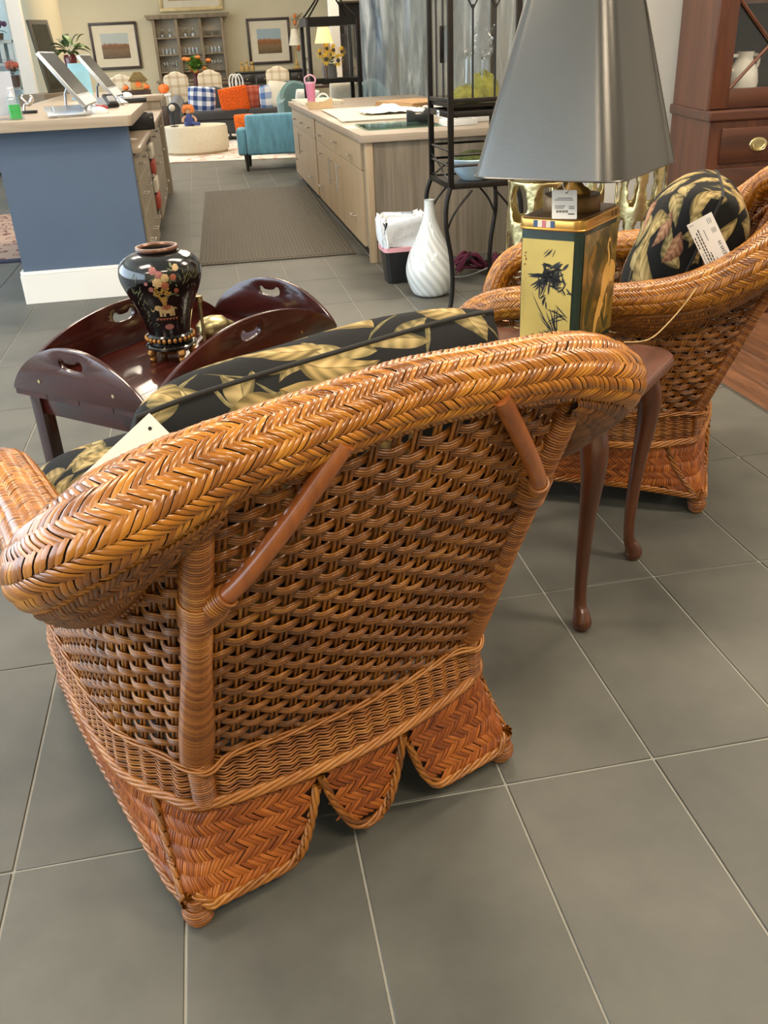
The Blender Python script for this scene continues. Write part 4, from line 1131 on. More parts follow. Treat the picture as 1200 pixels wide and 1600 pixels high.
def vpoly(m, pts, d=.0007):
    c = (sum(p[0] for p in pts) / len(pts), sum(p[1] for p in pts) / len(pts)); n = len(pts)
    m.add([vsurf(*p, d) for p in pts] + [vsurf(*c, d + .0006)], [(i, (i + 1) % n, n) for i in range(n)])
def vpetal(m, x, z, a, ln, w, d=.0007):
    pts = [(0, 0), (ln * .35, w / 2), (ln * .75, w * .4), (ln, 0), (ln * .75, -w * .4), (ln * .35, -w / 2)]; ca, sa = math.cos(a), math.sin(a)
    vpoly(m, [(x + p * ca - q * sa, z + p * sa + q * ca) for p, q in pts], d)
def vflower(m, x, z, r, k=7, d=.0012):
    for i in range(k): vpetal(m, x, z, 2 * PI * i / k, r, r * .9, d)
    vpoly(m, [(x + r * .35 * math.cos(a), z + r * .35 * math.sin(a)) for a in np.linspace(0, 2 * PI, 9)[:-1]], d + .001)
rv = random.Random(5)
M_PF = {'pink': mat('enamel_pink', (150, 92, 84), .45, var=.2, scale=60), 'cream': mat('enamel_cream', (182, 152, 104), .45, var=.2, scale=60), 'rust': mat('enamel_rust', (150, 82, 56), .45, var=.2, scale=60), 'olive': mat('enamel_olive', (86, 88, 60), .5, var=.25, scale=40), 'gold': mat('enamel_gold', (178, 138, 66), .4, .3, var=.25, scale=80)}
for nm, mm, lst in (('pink_blossoms', 'pink', [(-.018, .283, .012), (-.002, .272, .011), (-.030, .232, .008), (-.042, .248, .006)]), ('cream_blossoms', 'cream', [(.012, .262, .013), (-.010, .250, .015), (.046, .286, .010)]), ('rust_blossoms', 'rust', [(.010, .240, .012), (.036, .262, .010), (.040, .222, .008)])):
    for (x, z, r) in lst:
        m = MB(); vflower(m, x, z, r); obj(nm[:-1], m, M_PF[mm], VS)
lv = MB()
for i in range(34): vpetal(lv, rv.gauss(.006, .026), rv.gauss(.252, .022), rv.uniform(0, 6.28), rv.uniform(.010, .022), rv.uniform(.004, .008))
for i in range(60):
    x = rv.choice([rv.uniform(-.10, -.05), rv.uniform(.06, .11)]); z = rv.uniform(.11, .27); vpetal(lv, x * min(1, np.interp(z, rz_[:, 1], rz_[:, 0]) / .11), z, rv.uniform(.6, 2.4), rv.uniform(.008, .024), rv.uniform(.002, .0045))
obj('leaf_sprays', lv, M_PF['olive'], VS, kind='stuff')
gd = MB()
for i in range(46): x = rv.uniform(-.024, .022); z = rv.uniform(.212, .236); vpoly(gd, [(x + .0028 * math.cos(a), z + .0028 * math.sin(a)) for a in np.linspace(0, 2 * PI, 7)[:-1]], .0011)
vpoly(gd, [(-.016, .212), (.018, .212), (.008, .190), (.006, .180), (-.004, .180), (-.006, .190)]); vpetal(gd, .008, .205, .6, .02, .006); vpetal(gd, -.006, .205, 2.5, .02, .006)
obj('gold_basket', gd, M_PF['gold'], VS)
el = MB()
vpoly(el, [(.004 + .024 * math.cos(a), .166 + .013 * math.sin(a)) for a in np.linspace(0, 2 * PI, 17)[:-1]])
for x in (-.014, -.004, .014, .022): vpoly(el, [(x - .004, .165), (x + .004, .165), (x + .0035, .144), (x - .0035, .144)])
vpoly(el, [(-.020 + .010 * math.cos(a), .172 + .009 * math.sin(a)) for a in np.linspace(0, 2 * PI, 11)[:-1]])
for a, b_ in (((-.028, .170), (-.034, .162)), ((-.034, .162), (-.040, .164)), ((-.040, .164), (-.042, .172)), ((.028, .17), (.034, .165))): vpoly(el, [(a[0], a[1] + .0022), (b_[0], b_[1] + .0022), (b_[0], b_[1] - .0022), (a[0], a[1] - .0022)])
obj('elephant_motif', el, M_PF['cream'], VS)
sd_ = MB(); vpoly(sd_, [(-.006, .180), (.014, .180), (.016, .170), (.004, .164), (-.008, .170)], .0016)
for i in range(7): vpoly(sd_, [(-.03 + i * .009, .138), (-.021 + i * .009, .138), (-.0255 + i * .009, .130)])
obj('saddle_cloth', sd_, M_PF['rust'], VS)
md = MB(); vpoly(md, [(.004 + .013 * math.cos(a), .110 + .009 * math.sin(a)) for a in np.linspace(0, 2 * PI, 13)[:-1]]); obj('medallion', md, M_PF['pink'], VS)
vt = make_tag('vase_price_sticker', 'small white price sticker on the shoulder of the black vase', local_to_world((VX, VY, BZ), 0, (.077, -.045, .3115)), (.8, -.55, -.22), (.25, .5, .35), .034, .018, None, 'price tag')
# ---- brass ornament and paper slip behind the vase
br_ = thing('brass_ornament', 'small polished brass shell ornament behind the vase on the tray table', 'ornament', (-0.045, 2.895, BZ), .4)
prof = [(.0001, 0), (.030, .001), (.046, .02), (.045, .042), (.030, .060), (.0001, .068)]
obj('shell', MB().lathe(prof, 20, sx=1.25, sy=.8), M_BRASS, br_)
obj('tip', MB().tube(catmull([(.045, 0, .03), (.066, 0, .028), (.086, 0, .018)], 5), [.020, .018, .016, .014, .012, .010, .008, .006, .005, .004, .003], 10), M_BRASS, br_)
cst = thing('brass_candlestick', 'slim brass candlestick just right of the black vase', 'candlestick', (-0.073, 2.735, BZ), 0)
obj('base', MB().lathe([(.0001, 0), (.026, 0), (.026, .004), (.008, .010), (.0001, .011)], 20), M_BRASS, cst); obj('stem', MB().lathe([(.0055, .008), (.0045, .05), (.006, .06), (.0045, .07), (.006, .15), (.011, .155), (.011, .17), (.0001, .171)], 16), M_BRASS, cst)
sl_ = make_tag('paper_slip', 'white paper slip lying on the tray table behind the vase', (-.028, 2.775, BZ + .0015), (.8, -.4, 0), (.4, .8, 0), .05, .03)

# ---- price cards on the wicker chairs
def c1w(p): return local_to_world(CH1_LOC, CH1_ROT, p)
def c2w(p): return local_to_world(CH2_LOC, CH2_ROT, p)
def dvec(f, a, b_): A, B = Vector(f(a)), Vector(f(b_)); return B - A
tg1 = make_tag('blank_price_card', 'blank white hang card tucked behind the rim of the foreground wicker chair', c1w((-.318, -.086, .862)), tuple(dvec(c1w, (-.378, -.092, .842), (-.268, -.082, .903))), tuple(dvec(c1w, (0, 0, 0), (-.4, .45, .8))), .112, .046, (.044, .010), r=.001)
PC = thing('price_card', 'white printed card reading $349.99 on the end of the far chair cushion', 'price tag', (0, 0, 0), 0)
PC.matrix_world = frame_matrix(c2w((-.306, .065, .781)), tuple(dvec(c2w, (0, 0, 0), (0, .062, .107))), tuple(dvec(c2w, (0, 0, 0), (-.006, .059, -.028))))
obj('card', MB().prism(rrect(-.062, .062, -.033, .033, .0008, 2), 0, .0006), M_PAPER, PC, smooth=False)
text_mesh('$349.99', .0125, M_INK, 'price', PC, Matrix.Translation((-.033, -.022, .0009)))
text_mesh('DESCRIPTION', .0052, M_INK, 'heading', PC, Matrix.Translation((-.040, .027, .0009)))
for k, (x, y, w) in enumerate([(-.058, .019, .085), (-.058, .013, .095), (-.058, .007, .026), (-.01, .027, .03)]):
    xx = x; q = random.Random(k)
    while xx < x + w:
        ww = q.uniform(.004, .010); tag_text(PC, [(xx, y, ww, .0026)], M_INK); xx += ww + .002
tag_text(PC, [(.0, .001, .03, .0016), (.012, -.020, .013, .0012), (.012, -.023, .013, .0012), (.012, -.026, .013, .0012), (.012, -.017, .013, .0012), (.038, -.016, .014, .0012), (.038, -.020, .014, .0012), (.038, -.024, .014, .0012), (-.058, -.001, .009, .002), (.054, .018, .0016, .012)])
tw = thing('twine', 'loose tan twine running from the cushion card over the chair arm to the side table', 'twine', (0, 0, 0), 0)
obj('strand', MB().tube([tuple(p) for p in catmull([c2w((-.296, .028, .742)), c2w((-.335, .030, .712)), c2w((-.405, .060, .732)), c2w((-.462, .10, .675)), c2w((-.50, .14, .625)), c2w((-.565, .19, .590)), c2w((-.60, .25, .590))], 8)], .0018, 6), mat('tan_twine', (196, 164, 110), .8, var=.2, scale=60), tw)
# ================================================================== reception counter
M_BLUE = mat('slate_blue_paint', (80, 95, 116), 0.55, var=0.03, scale=3)
M_LAMT = wood('taupe_laminate_top', (158, 140, 120), (184, 166, 144), 'x', 0.4, 0.1, 10, 16)
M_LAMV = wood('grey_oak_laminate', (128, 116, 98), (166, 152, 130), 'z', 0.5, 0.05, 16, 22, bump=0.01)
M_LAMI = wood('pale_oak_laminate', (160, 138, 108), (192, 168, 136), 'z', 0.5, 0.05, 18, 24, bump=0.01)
M_LAME = wood('weathered_oak_end_panel', (104, 94, 80), (146, 133, 115), 'z', 0.5, 0.05, 14, 24, bump=0.01)  # end panel toned darker than the drawer fronts
def handle(parent, x, y, z, d, horiz, ln=.11):
    """bar pull on a face whose outward normal is d*x"""
    h = MB(); o = x + d * .03
    if horiz: h.tube([(o, y - ln / 2, z), (o, y + ln / 2, z)], .0055, 8); h.tube([(x, y - ln * .36, z), (o, y - ln * .36, z)], .004, 6); h.tube([(x, y + ln * .36, z), (o, y + ln * .36, z)], .004, 6)
    else: h.tube([(o, y, z - ln / 2), (o, y, z + ln / 2)], .0055, 8); h.tube([(x, y, z - ln * .36), (o, y, z - ln * .36)], .004, 6); h.tube([(x, y, z + ln * .36), (o, y, z + ln * .36)], .004, 6)
    return obj('handle', h, M_STEEL, parent)
CT = thing('reception_counter', 'reception counter with slate blue end panel, white plinth and taupe raised top', 'counter', (0, 0, 0), 0)
obj('end_panel', MB().bx(-1.13, -.41, 5.57, 5.69, .0, .938), M_BLUE, CT, smooth=False)
bbp = obj('plinth', MB().bx(-1.150, -.40, 5.545, 5.57, .001, .165), M_WHITE, CT, smooth=False)
obj('plinth_cap', MB().bx(-1.145, -.40, 5.552, 5.57, .165, .185), M_WHITE, bbp, bevel=.006)
obj('plinth', MB().bx(-1.150, -1.13, 5.57, 5.69, .001, .185), M_WHITE, CT, smooth=False)
obj('raised_top', MB().prism(rrect(-1.75, -.372, 5.46, 7.35, .03, 5), .938, .992), M_LAMT, CT, bevel=.003)
obj('top_support', MB().bx(-1.125, -.93, 5.69, 9.9, .002, .938), M_BLUE, CT, smooth=False)
DK = thing('reception_desk', 'long taupe desk with drawers behind the blue counter panel', 'desk', (0, 0, 0), 0)
obj('desk_top', MB().bx(-.925, -.365, 5.70, 9.98, .775, .805), M_LAMT, DK, bevel=.003)
obj('carcass', MB().bx(-.92, -.42, 5.70, 9.96, .09, .775), M_LAMV, DK, smooth=False)
obj('kick', MB().bx(-.92, -.46, 5.70, 9.96, .001, .09), M_BLACKP, DK, smooth=False)
def fronts(parent, x, d, lst, m, t=.018):
    for (y0, y1, z0, z1, kind, hy, hz) in lst:
        p = obj('drawer' if kind == 'h' else 'door', MB().bx(min(x, x + d * t), max(x, x + d * t), y0 + .002, y1 - .002, z0 + .002, z1 - .002), m, parent, bevel=.0015, seg=1)
        handle(p, x + d * t, hy, hz, d, kind == 'h', .13 if kind == 'h' else .2)
fl = []
for (y0, y1) in ((5.72, 6.15), (6.15, 6.60), (6.60, 7.05)):
    c = (y0 + y1) / 2
    fl += [(y0, y1, .62, .77, 'h', c, .70), (y0, y1, .42, .62, 'h', c, .53), (y0, y1, .09, .42, 'h', c, .25)]
for (y0, y1) in ((7.75, 8.25), (8.25, 8.9), (8.9, 9.5)):
    c = (y0 + y1) / 2
    fl += [(y0, y1, .62, .77, 'h', c, .70), (y0, y1, .36, .62, 'h', c, .50), (y0, y1, .09, .36, 'h', c, .22)]
fronts(DK, -.42, 1, fl, M_LAMV)
nk = obj('open_niche', MB().bx(-.421, -.412, 7.12, 7.70, .20, .76), mat('niche_shadow_brown', (52, 42, 34), .8), DK, smooth=False)  # dark plate on the closed carcass; its colour paints the niche's shade
for i, (z, mm) in enumerate([(.24, mat('binder_red', (168, 70, 52), .6)), (.36, mat('binder_cream', (214, 204, 184), .6)), (.48, MATS['binder_red']), (.60, MATS['binder_cream'])]):
    bk = obj('binder', MB().bx(-.411, -.385, 7.28, 7.60, z, z + .09), mm, bevel=.002); setp(bk, ['red binder lying lowest in the open niche of the reception desk', 'cream binder second from the bottom in the desk niche', 'red binder third from the bottom in the desk niche', 'cream binder on top of the pile in the desk niche'][i], 'binder', 'binders in the desk niche')
obj('far_ledge', MB().bx(-1.20, -.34, 9.98, 10.35, .885, .935), M_LAMT, DK, bevel=.003)
obj('far_panel', MB().bx(-1.18, -.38, 10.0, 10.32, .001, .885), M_LAMV, DK, smooth=False)

# ---- things on the counter
M_ALU = mat('silver_aluminium', (196, 200, 204), .32, .85, var=.04); M_SCR = mat('dark_screen_back', (104, 104, 104), .4, var=.06)
M_SCRG = mat('screen_glass', (66, 66, 68), .12, .0, var=.02)
def monitor(label, loc, rz, w=.50, h=.36, tilt=-.62):
    t = thing('desktop_computer', label, 'computer', loc, rz, 'tilted screens on the reception counter')
    c, s = math.cos(tilt), math.sin(tilt)
    def q(y, z): return (0, y * c - z * s * -1 * 0, 0)
    R = Matrix.Rotation(tilt, 3, 'X')
    def rot(mb):
        mb.v = [tuple(R @ Vector(p) + Vector((0, 0, .045))) for p in mb.v]; return mb
    obj('screen_body', rot(MB().box((0, 0, h / 2), (w, .022, h))), M_ALU, t, bevel=.004)
    obj('display', rot(MB().box((0, -.0118, h / 2 + .03), (w - .02, .001, h - .08))), M_SCRG, t, smooth=False)
    obj('chin', rot(MB().box((0, -.0122, .03), (w - .004, .001, .056))), M_ALU, t, smooth=False)
    st = MB(); st.box((0, .06, .004), (.20, .20, .007)); obj('foot', st, M_ALU, t, bevel=.002)
    st = MB(); P = [R @ Vector((0, .012, h * .45)) + Vector((0, 0, .045)), Vector((0, .13, .11)), Vector((0, .14, .008))]
    st.tube([tuple(p) for p in P], .022, 8, flat=.35); obj('arm', st, M_ALU, t)
    return t
monitor('silver desktop computer leaning back, nearest on the reception counter', (-.62, 5.90, .993), math.radians(88), .50, .34)
monitor('silver desktop computer leaning back, further along the reception counter beside the box files', (-.545, 7.02, .993), math.radians(87), .46, .32)
def wedge_stand(label, loc, rz):
    t = thing('tablet_stand', label, 'stand', loc, rz)
    obj('shelf', MB().box((0, 0, .03), (.24, .16, .008), rx=.25), M_ALU, t, bevel=.002)
    for x in (-.08, .08): obj('strut', MB().tube([(x, -.07, .004), (x, .0, .05), (x, .07, .004)], .006, 6), M_ALU, t)
    return t
wedge_stand('angled silver stand on the near edge of the reception counter', (-.72, 5.66, .993), math.radians(15))
wedge_stand('angled silver stand at the foot of the further computer', (-.60, 6.72, .993), math.radians(30))
def phone_cradle(label, loc):
    t = thing('card_reader', label, 'card reader', loc, .5)
    obj('body', MB().box((0, 0, .045), (.07, .10, .02), rx=.6), M_BLACKP, t, bevel=.006); obj('base', MB().box((0, .01, .01), (.08, .09, .018)), M_BLACKP, t, bevel=.004)
    obj('keys', MB().box((0, -.015, .048), (.045, .05, .018), rx=.6), mat('grey_keys', (150, 150, 150), .5), t, bevel=.003)
phone_cradle('black card reader between the two computers on the counter', (-.55, 6.45, .993))
cb = thing('cable_coil', 'red and grey coiled cable lying on the counter beside the mouse', 'cable', (-.57, 6.02, .993), 0)
obj('coil', MB().tube([(.03 * math.cos(a), .03 * math.sin(a) * .6, .008 + .03 * (1 + math.sin(a * .5)) * .4) for a in np.linspace(0, 12, 60)], .006, 6), mat('red_cable', (178, 58, 62), .5), cb)
def mouse(label, loc, rz, s=1.0):
    t = thing('computer_mouse', label, 'mouse', loc, rz, 'white mice on the counter')
    obj('shell', MB().sphere((0, 0, .002), .03 * s, 16, 8, 1.0, 1.9, .9), mat('white_mouse_plastic', (232, 232, 228), .25, var=.02), t)
mouse('white computer mouse on the near counter edge', (-.575, 5.82, .993), .9, 1.3)
mouse('white computer mouse lying on the black box file', (-.50, 7.25, 1.022), .5, 1.2)
bxf = thing('box_file', 'black box file on the reception counter', 'box', (-.52, 7.10, .993), math.radians(8))
obj('case', MB().box((0, 0, .012), (.30, .28, .024)), M_BLACKP, bxf, bevel=.003); obj('lid', MB().box((0, 0, .0265), (.304, .284, .005)), M_BLACKP, bxf, bevel=.001)
prn = thing('receipt_printer', 'long low black receipt printer on the desk behind the blue counter', 'printer', (-.55, 7.25, .806), math.radians(6))
obj('case', MB().box((0, 0, .055), (.42, .22, .11)), M_BLACKP, prn, bevel=.008); obj('paper_slot', MB().box((.02, -.04, .111), (.3, .02, .003)), mat('slot_grey', (80, 80, 80), .5), prn); obj('feed_light', MB().box((.19, -.112, .08), (.015, .003, .006)), M_STEEL, prn)
sn = thing('sanitizer_bottle', 'clear pump bottle of green hand sanitizer on the counter', 'bottle', (-1.0, 5.66, .993), 0)
M_GRN = mat('green_gel', (70, 190, 96), .15, var=.05, trans=.3)
obj('gel', MB().prism(rrect(-.030, .030, -.018, .018, .008), .003, .075), M_GRN, sn); obj('bottle', MB().prism(rrect(-.034, .034, -.021, .021, .009), .001, .115), glass('bottle_plastic', (.92, .97, .95), .1), sn, bevel=.004)
obj('pump', MB().lathe([(.014, .115), (.014, .130), (.005, .132), (.005, .150), (.016, .152), (.016, .160), (.0001, .161)], 14), M_WHITE, sn)
ac = thing('acrylic_sign_holder', 'clear acrylic sign holder at the left end of the counter', 'sign holder', (-1.07, 5.72, .993), .2)
M_ACR = glass('acrylic', (.93, .94, .98), .16)
obj('panel', MB().box((0, 0, .15), (.20, .004, .30), rx=-.12), M_ACR, ac, smooth=False); obj('base', MB().box((0, .02, .003), (.20, .09, .006)), M_ACR, ac); obj('sheet', MB().box((-.01, .004, .13), (.17, .002, .22), rx=-.12), M_PAPER, ac, smooth=False)
fg = thing('pewter_figurine', 'small pewter figurine on a dark base beside the sanitizer', 'figurine', (-1.03, 6.30, .993), 0)
obj('base', MB().box((0, 0, .008), (.09, .06, .016)), M_BLACKP, fg, bevel=.003); obj('rider', MB().tube(catmull([(-.03, 0, .016), (-.02, 0, .05), (.01, 0, .055), (.03, 0, .085), (.02, 0, .10)], 5), [.008] * 8 + [.013] * 8 + [.007] * 5, 8), M_STEEL, fg); obj('plume', MB().tube([(.0, .0, .05), (-.03, .0, .09), (-.02, 0, .105)], .006, 6), M_STEEL, fg)
pp = None
for i, (x, y, rz, w, h, lb) in enumerate([(-.80, 6.25, .2, .21, .28, 'white paper sheets behind the near computer'), (-.62, 6.75, -.3, .16, .2, 'white paper sheet under the further computer'), (-.45, 6.35, .3, .05, .09, 'small white note on the desk below the counter')]):
    p = obj('paper_sheet', MB().box((0, 0, .002), (w, h, .004)), M_PAPER, bevel=.0005); p.location = (x, y, .993 if i < 2 else .806); p.rotation_euler = (0, 0, rz); setp(p, lb, 'paper', 'loose papers on the counter')
fb = thing('folder_rack', 'pale blue folder rack behind the near computer', 'rack', (-.905, 8.2, .993), .3)
obj('top_support', MB().bx(-1.125, -.93, 9.9, 9.96, .002, .938), M_BLUE, CT, smooth=False)
M_PBL = mat('pale_blue_card', (150, 200, 216), .6)
for k in range(4): obj('divider', MB().box((0, -.05 + k * .035, .10 + .01 * k), (.14, .004, .20 + .02 * k)), M_PBL, fb, smooth=False)
obj('base', MB().box((0, 0, .005), (.15, .16, .01)), M_PBL, fb)
obj('rack_ledge', MB().bx(-1.25, -.80, 7.36, 9.9, .938, .992), M_LAMT, CT, bevel=.003)
# tall red vase with leafy branches
pv = thing('leafy_vase', 'dark red vase holding broad green leaves at the far end of the counter', 'plant', (-1.11, 9.55, .993), 0)
obj('vase', MB().lathe([(.0001, 0), (.045, .0), (.05, .03), (.035, .12), (.055, .24), (.06, .30), (.05, .33), (.045, .33), (.05, .30), (.03, .15), (.0001, .14)], 20), mat('oxblood_glaze', (86, 26, 26), .2, coat=.5), pv)
M_LF = mat('dark_green_leaf', (58, 84, 44), .5, var=.25, scale=20); M_LF2 = mat('light_green_leaf', (112, 140, 66), .5, var=.25, scale=20)
def leaf_blade(m, base, tip, w, droop=.0):
    A, B = Vector(base), Vector(tip); D = B - A; s = D.cross(Vector((0, 0, 1)));
    s = s.normalized() if s.length > 1e-6 else Vector((1, 0, 0)); K = 6; L_, R_, C_ = [], [], []
    for i in range(K):
        t = i / (K - 1); p = A + D * t + Vector((0, 0, -droop * t * t + .15 * D.length * math.sin(PI * t))); ww = w * math.sin(PI * min(1, .08 + t * .92)) ** .8
        L_.append(tuple(p + s * ww)); R_.append(tuple(p - s * ww)); C_.append(tuple(p - Vector((0, 0, ww * .35))))
    m.add(L_ + C_ + R_, [(i, i + 1, K + i + 1, K + i) for i in range(K - 1)] + [(K + i, K + i + 1, 2 * K + i + 1, 2 * K + i) for i in range(K - 1)])
rl = random.Random(11)
def leaf_bunch(parent, n, c, rad, ln, w, m, name='leaf', up=.3):
    for i in range(n):
        a = rl.uniform(0, 6.28); e = rl.uniform(up - .5, up + .7); L_ = ln * rl.uniform(.7, 1.2)
        d = Vector((math.cos(a) * math.cos(e), math.sin(a) * math.cos(e), math.sin(e)))
        b0 = Vector(c) + d * rad * rl.uniform(.1, .5); mb = MB(); leaf_blade(mb, b0, b0 + d * L_, w * rl.uniform(.8, 1.2), .25 * L_); obj(name, mb, m, parent, fixn=False)
leaf_bunch(pv, 16, (0, 0, .36), .10, .15, .03, M_LF); leaf_bunch(pv, 7, (0.05, 0, .40), .10, .15, .03, M_LF2)
mir = thing('leaning_mirror', 'dark framed narrow mirror leaning near the warm plaster pier', 'mirror', (-1.44, 10.55, .993), math.radians(60))
obj('frame', MB().box((0, 0, .33), (.30, .03, .66), rx=-.15), mat('dark_olive_frame', (72, 66, 50), .5), mir, bevel=.005); obj('pane', MB().box((0, -.017, .33), (.22, .004, .58), rx=-.15), mat('dim_mirror', (96, 92, 78), .1, .6), mir)
obj('console', MB().bx(-.35, .45, -.14, .18, -.992, -.001), mat('console_taupe', (128, 112, 92), .6), mir, bevel=.004)

# ================================================================== striped rubber mat, rugs
M_RUB = mat('brown_grey_rubber', (82, 76, 64), .7, var=.08, scale=30)
mt = thing('rubber_mat', 'ribbed brown-grey anti-fatigue mat between counter and island', 'mat', (0, 0, 0), math.radians(-1.3))
obj('base', MB().bx(-.275, .80, 6.22, 9.90, .001, .010), M_RUB, mt, bevel=.004)
rb0 = None
for i in range(40):
    x = -.245 + i * .0262
    if rb0 is None: rb0 = obj('rib', MB().prism([(-.0085, 0), (.0085, 0), (.005, .0045), (-.005, .0045)], 6.25, 9.87, 'xz'), M_RUB, mt, smooth=False); rb0.location = (x, 0, .0095)
    else: share('rib', rb0, mt, (x, 0, .0095))
def rug_mat(name, cols, sc):
    m, t, b = nt(name); L = t.links
    tc = N(t, 'ShaderNodeTexCoord'); vo = N(t, 'ShaderNodeTexVoronoi'); vo.inputs['Scale'].default_value = sc; L.new(tc.outputs['Object'], vo.inputs['Vector'])
    no = N(t, 'ShaderNodeTexNoise'); no.inputs['Scale'].default_value = sc * 1.4; no.inputs['Detail'].default_value = 5; L.new(tc.outputs['Object'], no.inputs['Vector'])
    ad = N(t, 'ShaderNodeMath', operation='ADD'); L.new(vo.outputs['Distance'], ad.inputs[0]); L.new(no.outputs['Fac'], ad.inputs[1])
    r = ramp(t, [s2l(c) for c in cols], [.35 + .6 * i / (len(cols) - 1) for i in range(len(cols))]); r.color_ramp.interpolation = 'CONSTANT'
    L.new(ad.outputs[0], r.inputs[0]); L.new(r.outputs[0], b.inputs['Base Color']); b.inputs['Roughness'].default_value = .95
    return m
rg = thing('oriental_rug', 'oriental rug in rose, cream and navy left of the blue counter', 'rug', (0, 0, 0), 0)
obj('pile', MB().bx(-3.4, -1.24, 7.0, 9.3, .001, .010), rug_mat('rose_rug', [(60, 50, 70), (176, 130, 112), (206, 180, 160), (120, 70, 66), (190, 160, 140)], 9), rg, bevel=.002)
obj('border', MB().bx(-3.4, -1.24, 6.9, 7.0, .001, .010), mat('navy_rug_border', (52, 52, 74), .95, var=.3, scale=40), rg)
rg2 = thing('pale_rug', 'pale cream and rose rug under the sofa group', 'rug', (0, 0, 0), math.radians(-14))
obj('pile', MB().bx(-4.0, 0.9, 12.6, 16.9, .001, .012), rug_mat('cream_rug', [(226, 220, 206), (214, 196, 176), (228, 222, 210), (206, 170, 150), (222, 214, 200)], 3), rg2, bevel=.003)

# ================================================================== work island
IS = thing('work_island', 'pale oak work island with drawers and taupe top', 'counter', (0, 0, 0), 0)
IX, IY0, IY1, IZ = .985, 5.88, 10.55, .785
obj('island_top', MB().bx(.955, 2.35, 5.84, 10.6, IZ - .045, IZ), M_LAMT, IS, bevel=.003)
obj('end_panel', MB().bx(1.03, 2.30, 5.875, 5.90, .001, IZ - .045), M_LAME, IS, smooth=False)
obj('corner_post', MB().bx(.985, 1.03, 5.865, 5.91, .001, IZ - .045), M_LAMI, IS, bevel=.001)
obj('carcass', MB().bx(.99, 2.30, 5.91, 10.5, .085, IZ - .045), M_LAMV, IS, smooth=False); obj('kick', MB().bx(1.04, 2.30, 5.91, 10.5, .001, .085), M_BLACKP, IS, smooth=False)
lst = [(5.99, 6.85, .565, .735, 'h', 6.38, .625), (6.85, 7.7, .565, .735, 'h', 7.12, .65), (7.7, 8.36, .565, .735, 'h', 8.02, .63),
       (5.99, 6.85, .085, .565, 'h', 6.35, .24), (6.85, 7.28, .085, .565, 'v', 6.96, .42), (7.28, 7.7, .085, .565, 'v', 7.36, .42), (7.7, 8.36, .37, .565, 'h', 8.02, .49), (7.7, 8.36, .085, .37, 'h', 8.10, .22),
       (8.46, 9.2, .565, .735, 'h', 8.82, .64), (9.2, 9.9, .565, .735, 'h', 9.45, .64), (9.9, 10.45, .565, .735, 'h', 10.1, .64), (8.46, 9.2, .085, .565, 'h', 8.86, .21), (9.2, 9.9, .085, .565, 'v', 9.62, .44), (9.9, 10.45, .085, .565, 'h', 10.2, .24)]
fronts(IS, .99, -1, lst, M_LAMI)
# ---- things on the island
def sheetstack(label, x, y, w, d, h, rz, m=M_PAPER, n=4, name='paper_stack', cat='paper'):
    t = thing(name, label, cat, (x, y, IZ + .001), rz, 'papers on the island')
    q = random.Random(int(x * 1000))
    for k in range(n): obj('sheet', MB().box((q.uniform(-.01, .01), q.uniform(-.01, .01), h * (k + .5) / n), (w, d, h / n * .9), rz=q.uniform(-.04, .04)), m, t, bevel=.0005, seg=1)
    return t
M_CRM = mat('cream_paper', (232, 222, 200), .8, var=.03); M_KRAFT = mat('kraft_paper', (186, 150, 108), .8, var=.06)
sheetstack('broad cream wrapping paper sheets spread across the island top', 1.42, 7.75, .75, 1.6, .012, -.06, M_CRM, 3)
sheetstack('cream paper pad at the far left corner of the island', 1.18, 9.95, .38, .8, .03, .05, M_CRM, 3)
sheetstack('clear glass sheet stack edge lying near the front of the island', 1.30, 6.38, .50, .45, .014, .03, glass('greenish_glass', (.82, .93, .90), .16), 2, 'glass_sheet', 'glass')
sheetstack('white card lying on the glass sheets', 1.33, 6.62, .30, .16, .004, .1, M_PAPER, 1)
sheetstack('kraft envelope pile beside the plastic sheet', 1.86, 8.4, .42, .7, .05, .3, M_KRAFT, 5)
sheetstack('loose white papers heaped on the kraft envelopes', 2.05, 7.6, .36, .5, .06, -.4, M_PAPER, 5)
sheetstack('white paper bag flattened behind the tape dispenser', 1.92, 6.95, .42, .34, .05, .2, M_PAPER, 4)
tp = thing('tape_dispenser', 'black desk tape dispenser on the island', 'tape dispenser', (1.50, 6.62, IZ + .001), math.radians(-12))
obj('body', MB().prism([(-.085, 0), (.085, 0), (.092, .05), (.08, .085), (.055, .088), (.02, .055), (-.02, .05), (-.045, .075), (-.085, .08)], -.03, .03, 'xz'), M_BLACKP, tp, bevel=.006); obj('tape_roll', MB().lathe([(.018, -.012), (.03, -.012), (.03, .012), (.018, .012)], 20, closed=True), M_PAPER, tp, loc=(.05, 0, .075), rot=(PI / 2, 0, 0))
cd_ = thing('wood_caddy', 'pale plywood desk caddy with sloping side on the island', 'caddy', (1.10, 8.95, IZ + .001), math.radians(-8))
obj('front', MB().prism([(-.115, 0), (.115, 0), (.115, .085), (.02, .05), (-.115, .06)], -.06, -.05, 'xz'), mat('birch_ply', (206, 176, 132), .6), cd_); obj('back', MB().prism([(-.115, 0), (.115, 0), (.115, .085), (.02, .05), (-.115, .06)], .05, .06, 'xz'), MATS['birch_ply'], cd_); obj('bottom', MB().bx(-.115, .115, -.05, .05, 0, .01), MATS['birch_ply'], cd_)
tl = thing('white_tape_ring', 'white tape roll standing inside the plywood caddy', 'tape', (1.13, 8.95, IZ + .012), math.radians(-8))
obj('ring', MB().lathe([(.045, -.02), (.058, -.02), (.058, .02), (.045, .02)], 24, closed=True), M_PAPER, tl, loc=(0, 0, .059), rot=(PI / 2, 0, 0))
